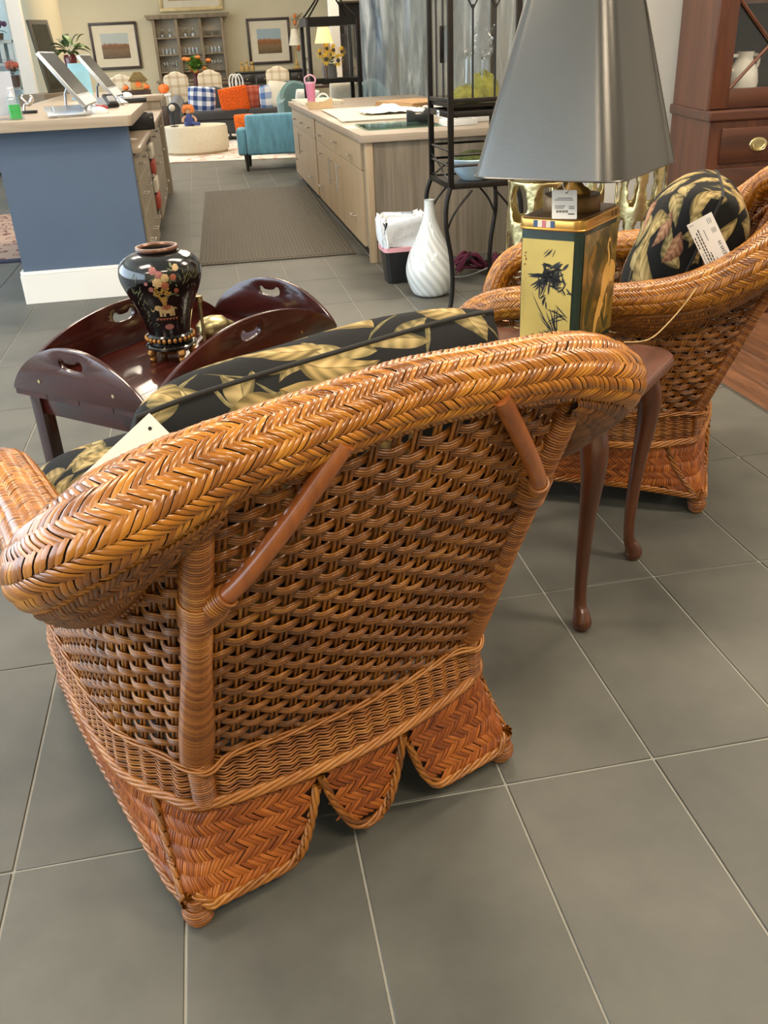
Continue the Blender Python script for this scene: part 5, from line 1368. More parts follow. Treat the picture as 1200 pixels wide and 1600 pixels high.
tu = thing('pink_tumbler', 'pink travel tumbler with handle on the island', 'cup', (1.09, 9.55, IZ + .001), 0)
M_PNK = mat('pink_enamel', (222, 138, 168), .35, var=.03)
obj('cup', MB().lathe([(.0001, 0), (.034, 0), (.036, .01), (.046, .15), (.048, .19), (.0001, .192)], 24), M_PNK, tu); obj('lid', MB().lathe([(.049, .19), (.049, .205), (.0001, .208)], 24), mat('pale_pink_lid', (232, 178, 196), .35), tu); obj('handle', MB().tube(catmull([(-.045, 0, .19), (-.05, 0, .24), (0, 0, .268), (.05, 0, .24), (.045, 0, .19)], 6), .007, 8), MATS['pale_pink_lid'], tu)
wp = thing('tissue_wrap', 'crumpled white tissue paper on the island', 'tissue', (1.50, 7.55, IZ + .014), 0)
tm_ = MB(); rt_ = np.random.default_rng(4); g = np.zeros((12, 12, 3))
for i in range(12):
    for j in range(12): g[i, j] = ((i / 11 - .5) * .5, (j / 11 - .5) * .42, .004 + max(0, (.055 * math.exp(-((i - 5) ** 2 + (j - 6) ** 2) / 9) + rt_.uniform(0, .02))))
tm_.grid(g); obj('sheet', tm_, M_PAPER, wp, angle=20, fixn=False)
wb = thing('white_box', 'white cardboard box on the right of the island behind the iron stand', 'box', (1.82, 6.45, IZ + .001), 0)
obj('carton', MB().box((0, 0, .075), (.34, .26, .15)), M_PAPER, wb, bevel=.003); obj('lid', MB().box((0, 0, .153), (.346, .266, .006)), M_PAPER, wb)
sp_ = thing('label_printer', 'flat white label printer in front of the white box', 'printer', (1.66, 6.15, IZ + .001), .1)
obj('case', MB().box((0, 0, .02), (.22, .14, .04)), M_WHITE, sp_, bevel=.005); obj('slot', MB().box((0, -.05, .041), (.15, .01, .002)), M_BLACKP, sp_); obj('cord', MB().tube(catmull([(.0, .03, .04), (.02, .05, .075), (.06, .05, .06), (.08, .06, .04)], 6), .004, 6), M_BLACKP, sp_)
# ================================================================== waste bin, swirl vase, wrought-iron stand
bn = thing('waste_bin', 'black waste bin lined with a white bag beside the island', 'bin', (1.09, 5.33, 0), math.radians(2))
def frus(w0, d0, w1, d1, z0, z1, r, n=5, cap0=True):
    A = [np.array([(x, y, z0) for x, y in rrect(-w0, w0, -d0, d0, r, n)]), np.array([(x, y, z1) for x, y in rrect(-w1, w1, -d1, d1, r, n)])]
    return A
A = frus(.105, .075, .135, .10, .001, .36, .025)
m = MB(); m.grid(np.array(A), wrapv=True); m.add([tuple(p) for p in A[0]], [tuple(range(len(A[0])))]); obj('bin_body', m, M_BLACKP, bn)
M_BAG = mat('white_bag_film', (236, 238, 240), .45, var=.04, scale=14, bump=.6, bscale=22)
rgb_ = np.random.default_rng(2)
rings = []
for (s, z) in ((1.02, .205), (1.06, .235), (1.10, .30), (1.14, .35), (1.12, .378), (1.02, .385), (.92, .372), (.84, .34), (.80, .30), (.7, .26)):
    P = np.array([(x * s, y * s, z) for x, y in rrect(-.125, .125, -.092, .092, .03, 7)]); P += rgb_.normal(0, .006, P.shape) * np.array([1, 1, 1.6]); rings.append(P)
m = MB(); m.grid(np.array(rings), wrapv=True); obj('bag', m, M_BAG, bn, angle=0)
m = MB(); m.grid(np.array([np.array([(x * s, y * s, z) for x, y in rrect(-.125, .125, -.092, .092, .03, 7)]) for s, z in ((1.0, .185), (1.045, .188), (1.055, .212), (1.0, .214))]), wrapv=True); obj('drawstring_hem', m, mat('pink_drawstring', (232, 168, 176), .5, var=.06), bn)
def swirl_mat():
    m, t, b = nt('white_swirl_glass'); L = t.links
    tc = N(t, 'ShaderNodeTexCoord'); sp = N(t, 'ShaderNodeSeparateXYZ'); L.new(tc.outputs['Object'], sp.inputs[0])
    at_ = N(t, 'ShaderNodeMath', operation='ARCTAN2'); L.new(sp.outputs[1], at_.inputs[0]); L.new(sp.outputs[0], at_.inputs[1])
    m1 = N(t, 'ShaderNodeMath', operation='MULTIPLY_ADD'); m1.inputs[1].default_value = 16.0; L.new(at_.outputs[0], m1.inputs[0])
    m2 = N(t, 'ShaderNodeMath', operation='MULTIPLY'); m2.inputs[1].default_value = 95.0; L.new(sp.outputs[2], m2.inputs[0]); L.new(m2.outputs[0], m1.inputs[2])
    sn_ = N(t, 'ShaderNodeMath', operation='SINE'); L.new(m1.outputs[0], sn_.inputs[0])
    r = ramp(t, [s2l((204, 208, 206)), s2l((232, 234, 230))], [.2, .85]); mr = N(t, 'ShaderNodeMapRange'); mr.inputs[1].default_value = -1; L.new(sn_.outputs[0], mr.inputs[0]); L.new(mr.outputs[0], r.inputs[0]); L.new(r.outputs[0], b.inputs['Base Color'])
    b.inputs['Roughness'].default_value = .15; b.inputs['Coat Weight'].default_value = .5
    return m
sv = thing('swirl_floor_vase', 'tall white swirled bottle vase on the floor by the iron stand', 'vase', (1.165, 4.93, 0), 0)
pr = catmull([(.075, .0, 0), (.105, .02, 0), (.132, .09, 0), (.138, .15, 0), (.122, .22, 0), (.090, .29, 0), (.058, .36, 0), (.038, .42, 0), (.029, .47, 0), (.028, .505, 0), (.030, .515, 0)], 5)
obj('bottle', MB().lathe([(.0001, .001)] + [(float(p[0]), float(p[1]) + .001) for p in pr] + [(.024, .515), (.022, .48), (.0001, .45)], 44), swirl_mat(), sv)

ET = thing('iron_etagere', 'tall black wrought-iron stand with glass cabinet above and scrolled legs', 'shelf stand', (0, 0, 0), 0)
ex0, ex1, ey0, ey1 = 1.195, 1.53, 4.57, 4.98
corners = [(ex0, ey0), (ex1, ey0), (ex0, ey1), (ex1, ey1)]
for (x, y) in corners:
    sx = -1 if x == ex0 else 1; sy = -1 if y == ey0 else 1
    obj('post', MB().bx(x - .013, x + .013, y - .013, y + .013, .62, 2.1), M_BLACKM, ET, bevel=.002)
    P = catmull([(x, y, .63), (x + sx * .028, y + sy * .012, .54), (x + sx * .030, y + sy * .012, .42), (x + sx * .004, y + sy * .002, .28), (x - sx * .004, y, .15), (x + sx * .004, y + sy * .003, .05), (x + sx * .012, y + sy * .008, .018), (x + sx * .014, y + sy * .009, .002)], 6)
    P[-4:, 2] = np.maximum(P[-4:, 2], .002)
    lg = obj('leg', MB().tube(P, [.012] * (len(P) - 6) + [.013, .014, .016, .017, .016, .014], 10), M_BLACKM, ET)
    br = MB(); br.tube(catmull([(x + sx * .028, y, .40), (x - sx * .02, y, .50), (x - sx * .11, y, .60)], 6), .006, 6); obj('brace', br, M_BLACKM, lg)
for z in (.625, .955, 1.015, 2.08):
    k = .028 if z < 1 else .02
    for a in ((ex0, ex1, ey0 - .011, ey0 + .011), (ex0, ex1, ey1 - .011, ey1 + .011), (ex0 - .011, ex0 + .011, ey0, ey1), (ex1 - .011, ex1 + .011, ey0, ey1)):
        obj('rail', MB().bx(*a, z - k / 2, z + k / 2), M_BLACKM, ET, bevel=.001)
obj('shelf_plate', MB().bx(ex0, ex1, ey0, ey1, .622, .630), M_BLACKM, ET, smooth=False); obj('cabinet_floor', MB().bx(ex0, ex1, ey0, ey1, .985, 1.0), M_BLACKM, ET, smooth=False)
for z in (.72, .79):
    obj('rail', MB().tube([(ex0, ey0, z - .02 * (z > .75)), (ex1, ey0, z - .02 * (z > .75))], .007, 6), M_BLACKM, ET); obj('rail', MB().tube([(ex0, ey0, z), (ex0, ey1, z)], .007, 6), M_BLACKM, ET); obj('rail', MB().tube([(ex0, ey1, z), (ex1, ey1, z)], .007, 6), M_BLACKM, ET)
sc_ = MB(); sc_.tube(catmull([(ex0, ey0, .75), (ex0, ey0 + .18, .70), (ex0, ey1 - .1, .66), (ex0, ey1, .64)], 6), .005, 6); obj('scroll', sc_, M_BLACKM, ET)
sc_ = MB(); sc_.tube(catmull([(ex0, ey1, .75), (ex0, ey1 - .18, .70), (ex0, ey0 + .1, .66), (ex0, ey0, .64)], 6), .005, 6); obj('scroll', sc_, M_BLACKM, ET)
for a in ((ex0 - .002, ex0 + .002, ey0 + .013, ey1 - .013), (ex1 - .002, ex1 + .002, ey0 + .013, ey1 - .013), (ex0 + .013, ex1 - .013, ey0 - .002, ey0 + .002), (ex0 + .013, ex1 - .013, ey1 - .002, ey1 + .002)):
    obj('pane', MB().bx(*a, 1.025, 2.07), M_GLASS, ET, smooth=False)
for t_ in (.33, .66):
    obj('muntin', MB().tube([(ex0, ey0 + (ey1 - ey0) * t_, 1.02), (ex0, ey0 + (ey1 - ey0) * t_, 2.07)], .006, 6), M_BLACKM, ET)
    obj('muntin', MB().tube([(ex0 + (ex1 - ex0) * t_, ey0, 1.02), (ex0 + (ex1 - ex0) * t_, ey0, 1.42)], .005, 6), M_BLACKM, ET)
    c = MB(); xm = ex0 + (ex1 - ex0) * t_
    c.tube(catmull([(xm, ey0, 1.40), (xm + .035, ey0, 1.47), (xm + .05, ey0, 1.56)], 5), .004, 6); obj('arch', c, M_BLACKM, ET)
    c = MB(); c.tube(catmull([(xm, ey0, 1.40), (xm - .035, ey0, 1.47), (xm - .05, ey0, 1.56)], 5), .004, 6); obj('arch', c, M_BLACKM, ET)
obj('latch', MB().box((ex0 - .012, ey0 + .13, 1.26), (.012, .012, .16)), M_BLACKM, ET, bevel=.003)
stk = make_tag('stand_price_sticker', 'tiny white price sticker on the iron stand rail', (ex0 - .0125, ey0 + .20, .955), (0, -1, 0), (0, 0, 1), .05, .024, None)
tag_text(stk, [(-.018 + i * .003, -.005, .0014, .009) for i in range(11)], M_INK)
M_MOSS = mat('green_moss', (118, 118, 42), .95, var=.45, scale=22, bump=1.0, bscale=70)
def moss(label, x, y, z, r, sx, sy, sz):
    t = thing('moss_mound', label, 'moss', (x, y, z), 0, 'moss mounds in the iron stand')
    b = MB(); b.sphere((0, 0, 0), r, 18, 10, sx, sy, sz); q = np.random.default_rng(int(x * 100))
    b.v = [(p[0] * (1 + q.normal(0, .05)), p[1] * (1 + q.normal(0, .05)), max(0.0, p[2] * (1 + q.normal(0, .08)))) for p in b.v]; obj('mound', b, M_MOSS, t)
moss('yellow-green moss mound in the front left of the glass cabinet', 1.30, 4.68, 1.001, .10, .9, .95, .75)
moss('yellow-green moss mound in the right of the glass cabinet', 1.44, 4.84, 1.001, .11, .75, 1.0, 1.15)
M_CRYS = glass('crystal_glass', (.95, .98, .97), .22, .05)
def stag(label, x, y, h):
    t = thing('glass_deer', label, 'figurine', (x, y, 1.07), .6, 'clear glass deer in the cabinet')
    for a, b_ in ((-.03, .0), (-.02, .012), (.03, .0), (.024, .012)): obj('leg', MB().tube([(a, b_, 0), (a * .8, b_, h * .45)], .0045, 8), M_CRYS, t)
    obj('body', MB().tube(catmull([(-.035, .005, h * .45), (0, .005, h * .5), (.03, .005, h * .52), (.04, .005, h * .72), (.055, .005, h * .74)], 5), [.016] * 8 + [.018] * 5 + [.011] * 5 + [.008] * 3, 10), M_CRYS, t)
    for s in (-1, 1): obj('antler', MB().tube(catmull([(.042, .005, h * .76), (.03, .005 + s * .02, h * .9), (.05, .005 + s * .035, h)], 5), .004, 8), M_CRYS, t)
stag('clear glass deer figurine standing left in the iron cabinet', 1.335, 4.72, .30); stag('clear glass deer figurine standing right in the iron cabinet', 1.44, 4.80, .28)
bw = thing('blue_glazed_bowl', 'pale blue white bowl of moss on the lower shelf of the iron stand', 'bowl', (1.36, 4.74, .631), 0)
obj('bowl', MB().lathe([(.0001, 0), (.06, .0), (.10, .04), (.125, .10), (.12, .105), (.09, .06), (.0001, .05)], 32), mat('pale_blue_glaze', (190, 212, 224), .15, coat=.6), bw)
b = MB(); b.sphere((0, 0, .085), .105, 16, 8, 1, 1, .55); obj('moss', b, mat('dark_moss', (84, 92, 40), .95, var=.4, scale=30, bump=1, bscale=80), bw)
yn = None
for i, (x, y, lb, c) in enumerate([(1.50, 5.34, 'purple yarn skein on the floor behind the iron stand, left of the pair', (104, 40, 66)), (1.66, 5.30, 'plum and black yarn skein on the floor behind the iron stand, right of the pair', (84, 30, 52))]):
    t = thing('yarn_skein', lb, 'yarn', (x, y, 0), .4 + i, 'yarn skeins'); q = random.Random(i)
    for k in range(16):
        a = q.uniform(0, 6.28); mm = [mat('yarn_%d' % i, c, .9, var=.2), mat('yarn_dark', (38, 26, 32), .9), mat('yarn_olive', (118, 110, 70), .9)][0 if k % 4 else 1 + (k // 4) % 2]
        P = catmull([(-.11, q.uniform(-.05, .05), .02 + q.uniform(0, .05)), (-.03, q.uniform(-.06, .06), .03 + q.uniform(0, .10)), (.05, q.uniform(-.06, .06), .03 + q.uniform(0, .09)), (.12, q.uniform(-.05, .05), .015 + q.uniform(0, .04))], 6)
        obj('strand', MB().tube(P, .009, 6), mm, t)
cdo = thing('power_cord', 'grey electric cord looping on the floor behind the iron stand', 'cord', (0, 0, 0), 0)
obj('cord', MB().tube(catmull([(1.30, 5.60, .006), (1.40, 5.20, .02), (1.56, 5.05, .10), (1.62, 4.9, .18), (1.66, 4.6, .14), (1.72, 4.35, .006)], 10), .005, 6), mat('grey_cord', (140, 136, 128), .5), cdo)

# ---- pierced brass drums
def drum(label, loc, r, h, rows, cols, hw, hh, stagger=.5, rough=None):
    t = thing('brass_garden_stool', label, 'stool', loc, 0, 'pierced brass drums')
    nu, nz = cols * 14, rows * 14; bm = bmesh.new(); V = []
    q = np.random.default_rng(int(r * 1000))
    def holed_at(u, z):
        for k in range(rows):
            zc = (k + .5) / rows
            for c in range(cols):
                uc = (c + .5 + (stagger if k % 2 else 0)) / cols; du = ((u - uc + .5) % 1) - .5
                if (du * cols / hw) ** 2 + ((z - zc) * rows / hh) ** 2 < 1: return True
        return False
    for j in range(nz + 1):
        for i in range(nu):
            a = 2 * PI * i / nu; w = r * (1 + .02 * math.sin(PI * j / nz)) + (q.normal(0, .002) if rough else 0); V.append((w * math.cos(a), w * math.sin(a), .03 + (h - .06) * j / nz))
    F = []
    for j in range(nz):
        for i in range(nu):
            if not holed_at((i + .5) / nu, (j + .5) / nz): F.append((j * nu + i, j * nu + (i + 1) % nu, (j + 1) * nu + (i + 1) % nu, (j + 1) * nu + i))
    mb = MB(); mb.add(V, F); o = obj('pierced_shell', mb, M_BRASS, t, angle=60, fixn=False)
    md = o.modifiers.new('thick', 'SOLIDIFY'); md.thickness = .008; md.offset = -1
    sm = o.modifiers.new('smooth', 'SMOOTH'); sm.iterations = 3; sm.factor = .5
    obj('base_ring', MB().lathe([(r - .012, .001), (r + .008, .001), (r + .008, .035), (r - .012, .035)], 40, closed=True), M_BRASS, t); obj('top', MB().lathe([(.0001, h - .03), (r + .008, h - .03), (r + .010, h - .012), (r, h), (.0001, h)], 40), M_BRASS, t)
drum('pierced brass drum with rough coral openwork behind the lamp, leftmost', (1.335, 3.62, 0), .145, .80, 4, 7, .36, .38, .5, True)
drum('pierced brass drum with open lattice behind the lamp, middle one', (1.60, 3.92, 0), .12, .80, 6, 10, .36, .40, 0)
drum('tall smooth brass drum with oval holes behind the far armchair', (1.70, 3.50, 0), .098, .86, 4, 8, .26, .36, .5)

# ================================================================== china cabinet on the right
M_CAB = wood('cherry_cabinet', (64, 32, 17), (106, 58, 33), 'z', .45, .1, 8, 10); M_CABX = wood('cherry_cabinet_rail', (54, 27, 15), (86, 46, 27), 'x', .42, .12, 8, 10)
CB = thing('china_cabinet', 'reddish cherry china cabinet with diagonal glazing bars on the right', 'cabinet', (-.07, 0, 0), 0)
FP = [(2.31, 3.98), (3.20, 3.98), (3.46, 4.24), (3.46, 4.58), (2.43, 4.58), (2.36, 4.24)]
def grow(P, d):
    cx, cy = 2.775, 4.3; return [(cx + (x - cx) * (1 + d), cy + (y - cy) * (1 + d * 1.5)) for x, y in P]
obj('lower_case', MB().prism(FP, .08, .90), M_CAB, CB, smooth=False, bevel=.003); obj('plinth', MB().prism(grow(FP, .015), .001, .10), M_CABX, CB, smooth=False, bevel=.006)
obj('ledge', MB().prism(grow(FP, .03), .90, .945), M_CABX, CB, smooth=False, bevel=.008)
UP = [(2.31, 4.02), (3.16, 4.02), (3.42, 4.27), (3.42, 4.58), (2.43, 4.58), (2.36, 4.27)]
up = MB(); pts = UP
for i in (1, 2, 3, 4):   # side and back walls, front left open for the door
    a, b_ = pts[i], pts[(i + 1) % 6]; d = Vector((b_[0] - a[0], b_[1] - a[1], 0)); n_ = Vector((d.y, -d.x, 0)).normalized() * -.02
    up.add([(a[0], a[1], .945), (b_[0], b_[1], .945), (b_[0], b_[1], 2.15), (a[0], a[1], 2.15), (a[0] + n_.x, a[1] + n_.y, .945), (b_[0] + n_.x, b_[1] + n_.y, .945), (b_[0] + n_.x, b_[1] + n_.y, 2.15), (a[0] + n_.x, a[1] + n_.y, 2.15)], [(0, 1, 2, 3), (4, 5, 6, 7), (0, 1, 5, 4), (2, 3, 7, 6), (0, 3, 7, 4), (1, 2, 6, 5)])
obj('upper_case', up, M_CAB, CB, smooth=False)
obj('upper_side', MB().prism([(2.36, 4.27), (2.31, 4.02), (2.325, 4.015), (2.375, 4.265)], .945, 2.15), M_CAB, CB, smooth=False); obj('cornice', MB().prism(grow(UP, .05), 2.15, 2.24), M_CABX, CB, smooth=False, bevel=.02)
obj('interior_back', MB().bx(2.44, 3.40, 4.52, 4.555, .945, 2.15), mat('dark_cabinet_interior', (58, 52, 40), .7), CB, smooth=False)
for z in (1.36, 1.75): obj('shelf', MB().prism([(2.39, 4.29), (2.35, 4.06), (3.14, 4.06), (3.38, 4.29), (3.38, 4.52), (2.44, 4.52)], z, z + .018), M_CABX, CB, smooth=False)
dr = obj('door_frame', MB().bx(2.31, 2.40, 4.005, 4.03, .95, 2.14), M_CAB, CB, bevel=.003)
for a in ((3.09, 3.16, .95, 2.14), (2.75, 2.80, .95, 2.14)): obj('stile', MB().bx(a[0], a[1], 4.005, 4.03, a[2], a[3]), M_CAB, dr, bevel=.003)
for a in ((2.40, 3.09, .95, 1.03), (2.40, 3.09, 2.07, 2.14)): obj('rail', MB().bx(a[0], a[1], 4.006, 4.029, a[2], a[3]), M_CABX, dr, bevel=.003)
obj('pane', MB().bx(2.40, 2.75, 4.017, 4.020, 1.03, 2.07), M_GLASS, dr, smooth=False); obj('pane', MB().bx(2.80, 3.09, 4.017, 4.020, 1.03, 2.07), M_GLASS, dr, smooth=False)
for (x0, x1) in ((2.40, 2.75), (2.80, 3.09)):
    for k in range(3):
        z0 = 1.03 + k * .347
        for s in (0, 1): obj('glazing_bar', MB().tube([(x0 if s else x1, 4.010, z0), (x1 if s else x0, 4.010, z0 + .347)], .007, 6), M_CAB, dr)
for (x0, x1, z0, z1) in ((2.37, 3.16, .72, .87), (2.37, 3.16, .40, .70), (2.37, 3.16, .12, .38)):
    d_ = obj('drawer', MB().bx(x0, x1, 3.968, 3.982, z0, z1), M_CABX, CB, bevel=.004)
    for x in (2.555, 3.0):
        obj('pull_plate', MB().lathe([(.0001, 0), (.036, 0), (.034, .004), (.022, .006), (.020, .003), (.0001, .003)], 24, sx=1.25, sy=.85), M_BRASS, d_, loc=(x, 3.968, (z0 + z1) / 2), rot=(PI / 2, 0, 0))
        obj('pull_bail', MB().tube(catmull([(x - .03, 3.962, (z0 + z1) / 2 + .004), (x - .022, 3.955, (z0 + z1) / 2 - .020), (x + .022, 3.955, (z0 + z1) / 2 - .020), (x + .03, 3.962, (z0 + z1) / 2 + .004)], 5), .003, 6), M_BRASS, d_)
jg = thing('white_jug', 'white two-handled ribbed jug inside the china cabinet', 'jug', (2.48, 4.17, .947), .2)
M_JUG = mat('ivory_glaze', (224, 220, 206), .2, coat=.4)
obj('body', MB().lathe([(.0001, 0), (.055, 0), (.062, .01), (.064, .02), (.068, .03), (.066, .04), (.071, .05), (.068, .06), (.072, .07), (.070, .08), (.073, .10), (.064, .15), (.045, .185), (.038, .20), (.042, .225), (.036, .225), (.033, .20), (.0001, .18)], 28), M_JUG, jg)
for s in (-1, 1): obj('handle', MB().tube(catmull([(s * .042, 0, .21), (s * .078, 0, .205), (s * .082, 0, .17), (s * .062, 0, .145)], 6), .008, 8), M_JUG, jg)
pt = thing('cabinet_platter', 'pale platter standing on the upper shelf of the china cabinet', 'platter', (2.62, 4.36, 1.379), 0)
obj('dish', MB().lathe([(.0001, 0), (.09, .0), (.13, .012), (.125, .016), (.085, .006), (.0001, .006)], 32), M_JUG, pt, loc=(0, .05, .14), rot=(PI / 2 - .2, 0, 0)); obj('easel', MB().box((0, .075, .06), (.06, .02, .12), rx=-.2), M_CAB, pt)
# ================================================================== far hall: pictures, hutch, dining and seating
def painting_mat(name, sky, trees, ground):
    m, t, b = nt(name); L = t.links
    tc = N(t, 'ShaderNodeTexCoord'); sp = N(t, 'ShaderNodeSeparateXYZ'); L.new(tc.outputs['Generated'], sp.inputs[0])
    no = N(t, 'ShaderNodeTexNoise'); no.inputs['Scale'].default_value = 6; no.inputs['Detail'].default_value = 6; L.new(tc.outputs['Generated'], no.inputs['Vector'])
    ad = N(t, 'ShaderNodeMath', operation='MULTIPLY_ADD'); ad.inputs[1].default_value = .35; L.new(no.outputs['Fac'], ad.inputs[0]); L.new(sp.outputs[2], ad.inputs[2])
    r = ramp(t, [s2l(ground), s2l(tuple(int(c * 1.35) for c in ground)), s2l(trees), s2l(tuple(min(255, int(c * 1.25)) for c in trees)), s2l(sky), s2l(sky)], [.2, .5, .62, .74, .80, 1.0]); L.new(ad.outputs[0], r.inputs[0])
    L.new(r.outputs[0], b.inputs['Base Color']); b.inputs['Roughness'].default_value = .25
    return m
M_DKFR = mat('dark_walnut_frame', (58, 44, 38), .4, var=.15); M_MATB = mat('cream_mat_board', (216, 204, 178), .8, var=.03); M_GOLDFR = mat('pale_gilt_frame', (206, 184, 134), .45, .3, var=.1)
def picture(label, xc, zc, w, h, frm, art, bw=.05, mw=.15, y=21.29):
    t = thing('framed_picture', label, 'picture', (xc, y, zc), 0, 'pictures on the back wall')
    for a in ((-w / 2, w / 2, h / 2 - bw, h / 2), (-w / 2, w / 2, -h / 2, -h / 2 + bw)): obj('frame_bar', MB().bx(a[0], a[1], -.045, 0, a[2], a[3]), frm, t, bevel=.006)
    for a in ((-w / 2, -w / 2 + bw), (w / 2 - bw, w / 2)): obj('frame_bar', MB().bx(a[0], a[1], -.045, 0, -h / 2 + bw, h / 2 - bw), frm, t, bevel=.006)
    obj('mat_board', MB().bx(-w / 2 + bw, w / 2 - bw, -.022, -.012, -h / 2 + bw, h / 2 - bw), M_MATB, t, smooth=False)
    obj('print', MB().bx(-w / 2 + bw + mw, w / 2 - bw - mw, -.026, -.022, -h / 2 + bw + mw, h / 2 - bw - mw), art, t, smooth=False)
ART1 = painting_mat('autumn_field_print', (176, 180, 172), (110, 76, 46), (92, 72, 48)); ART2 = painting_mat('autumn_marsh_print', (156, 172, 176), (128, 84, 48), (98, 78, 54))
picture('landscape print in a dark frame, left of the glassware hutch', -1.53, 1.52, .95, .86, M_DKFR, ART1)
picture('landscape print in a dark frame, right of the glassware hutch', 1.63, 1.48, .90, .86, M_DKFR, ART2)
picture('gilt framed picture hung above the glassware hutch', .10, 2.45, 1.28, .72, M_GOLDFR, painting_mat('sepia_print', (206, 186, 150), (150, 110, 78), (176, 140, 104)), .07, .12)
# hutch with glassware
HU = thing('glassware_hutch', 'weathered grey-brown hutch with open shelves of glassware', 'hutch', (.0, 20.95, 0), 0)
M_HU = wood('weathered_hutch_wood', (112, 96, 74), (146, 128, 102), 'z', .7, 0, 8, 10); M_HUB = mat('hutch_back_grey', (182, 170, 148), .8, var=.06)
obj('back', MB().bx(-.70, .70, .26, .29, .02, 1.97), M_HUB, HU, smooth=False)
for x in (-.70, -.245, .225, .67): obj('upright', MB().bx(x - .03, x + .03, -.02, .28, .82, 1.95), M_HU, HU, bevel=.006)
for z in (.98, 1.29, 1.60): obj('shelf', MB().bx(-.70, .70, .0, .27, z, z + .025), M_HU, HU, bevel=.002)
obj('cornice', MB().prism([(-.82, 1.95), (.80, 1.95), (.84, 2.03), (-.86, 2.03)], -.07, .29, 'xz'), M_HU, HU, bevel=.01)
obj('lower_case', MB().bx(-.76, .74, -.10, .29, .001, .80), M_HU, HU, bevel=.008); obj('counter', MB().bx(-.80, .78, -.13, .29, .80, .84), M_HU, HU, bevel=.006)
for x in (-.50, 0.0, .48): obj('door', MB().bx(x - .22, x + .22, -.115, -.10, .08, .74), M_HU, HU, bevel=.006)
M_GW = glass('glassware_clear', (.90, .92, .92), .30, .05)
gk = 0
kinds = {'wine glass': [(.0001, 0), (.03, .0), (.005, .01), (.005, .07), (.03, .10), (.034, .14), (.028, .17)], 'tumbler': [(.0001, .002), (.03, .002), (.036, .11), (.034, .11)], 'decanter': [(.0001, 0), (.05, 0), (.055, .06), (.02, .11), (.014, .16), (.024, .18)], 'glass bowl': [(.0001, 0), (.03, 0), (.05, .03), (.085, .09), (.08, .09)]}
cells = [(-.47, 'left'), (-.01, 'middle'), (.45, 'right')]; levels = [(1.006, 'bottom', 'wine glass', 5), (1.316, 'centre', 'tumbler', 4), (1.626, 'top', 'decanter', 2)]
for (cx, cn) in cells:
    for (z, ln, kd, n) in levels:
        k2 = 'glass bowl' if (ln == 'top' and cn == 'right') else kd
        src = None
        for i in range(n):
            x = cx - .15 + .30 * (i + .5) / n
            o = obj(k2.replace(' ', '_'), MB().lathe(kinds[k2], 14), M_GW) if src is None else share(k2.replace(' ', '_'), src)
            src = src or o; o.location = (x, 21.07 - .03 * (i % 2), z)
            setp(o, 'clear %s on the %s shelf of the hutch, %s bay' % (k2, ln, cn), 'glass', 'glassware on the %s shelf, %s bay' % (ln, cn))
# upholstered dining chairs
M_PLAID = None
def plaid():
    m, t, b = nt('cream_plaid'); L = t.links
    tc = N(t, 'ShaderNodeTexCoord'); sp = N(t, 'ShaderNodeSeparateXYZ'); L.new(tc.outputs['Object'], sp.inputs[0])
    outs = []
    for ax in (0, 2):
        w = N(t, 'ShaderNodeMath', operation='MULTIPLY'); w.inputs[1].default_value = 42; L.new(sp.outputs[ax], w.inputs[0])
        s_ = N(t, 'ShaderNodeMath', operation='SINE'); L.new(w.outputs[0], s_.inputs[0]); g_ = N(t, 'ShaderNodeMath', operation='GREATER_THAN'); g_.inputs[1].default_value = .55; L.new(s_.outputs[0], g_.inputs[0]); outs.append(g_.outputs[0])
    ad = N(t, 'ShaderNodeMath', operation='ADD'); L.new(outs[0], ad.inputs[0]); L.new(outs[1], ad.inputs[1]); dv = N(t, 'ShaderNodeMath', operation='MULTIPLY'); dv.inputs[1].default_value = .5; L.new(ad.outputs[0], dv.inputs[0])
    r = ramp(t, [s2l((222, 208, 182)), s2l((204, 184, 154)), s2l((186, 164, 132))]); L.new(dv.outputs[0], r.inputs[0]); L.new(r.outputs[0], b.inputs['Base Color']); b.inputs['Roughness'].default_value = .9
    return m
M_PLAID = plaid(); M_DKWD = wood('dark_turned_wood', (48, 32, 24), (78, 54, 40), 'z', .35, .3, 10, 8)
def dining_chair(label, x, y, rz):
    t = thing('dining_chair', label, 'chair', (x, y, 0), rz, 'plaid dining chairs')
    w = .22
    bk = [(-w, .42), (w, .42), (w * 1.02, .92), (w * .9, .97), (w * .6, .985), (w * .35, 1.02), (0, 1.035), (-w * .35, 1.02), (-w * .6, .985), (-w * .9, .97), (-w * 1.02, .92)]
    obj('backrest', MB().prism(bk, -.035, .035, 'xz'), M_PLAID, t, bevel=.02, seg=3); obj('seat', MB().bx(-.24, .24, .0, .46, .38, .48), M_PLAID, t, bevel=.025, seg=3)
    for (a, b_) in ((-.20, .0), (.20, .0), (-.20, .42), (.20, .42)): obj('leg', MB().lathe([(.013, .001), (.022, .38)], 10, (a, b_, 0)), M_DKWD, t)
    return t
dining_chair('plaid upholstered dining chair behind the left arm of the dark sofa', -.36, 18.6, 0)
dining_chair('plaid upholstered dining chair in front of the flower vase, right side', .26, 19.0, 0)
dining_chair('plaid upholstered dining chair before the black buffet', 1.56, 19.1, 0)
dining_chair('plaid upholstered dining chair far left, behind the counter', -1.34, 18.5, .15)
DT = thing('dining_table', 'dark dining table behind the sofa under the flower vase', 'table', (0.1, 19.6, 0), 0)
obj('top', MB().bx(-.75, .95, -.42, .42, .72, .76), M_DKWD, DT, bevel=.006)
for (a, b_) in ((-.65, -.34), (.85, -.34), (-.65, .34), (.85, .34)): obj('leg', MB().bx(a - .035, a + .035, b_ - .035, b_ + .035, .001, .72), M_DKWD, DT, bevel=.004)
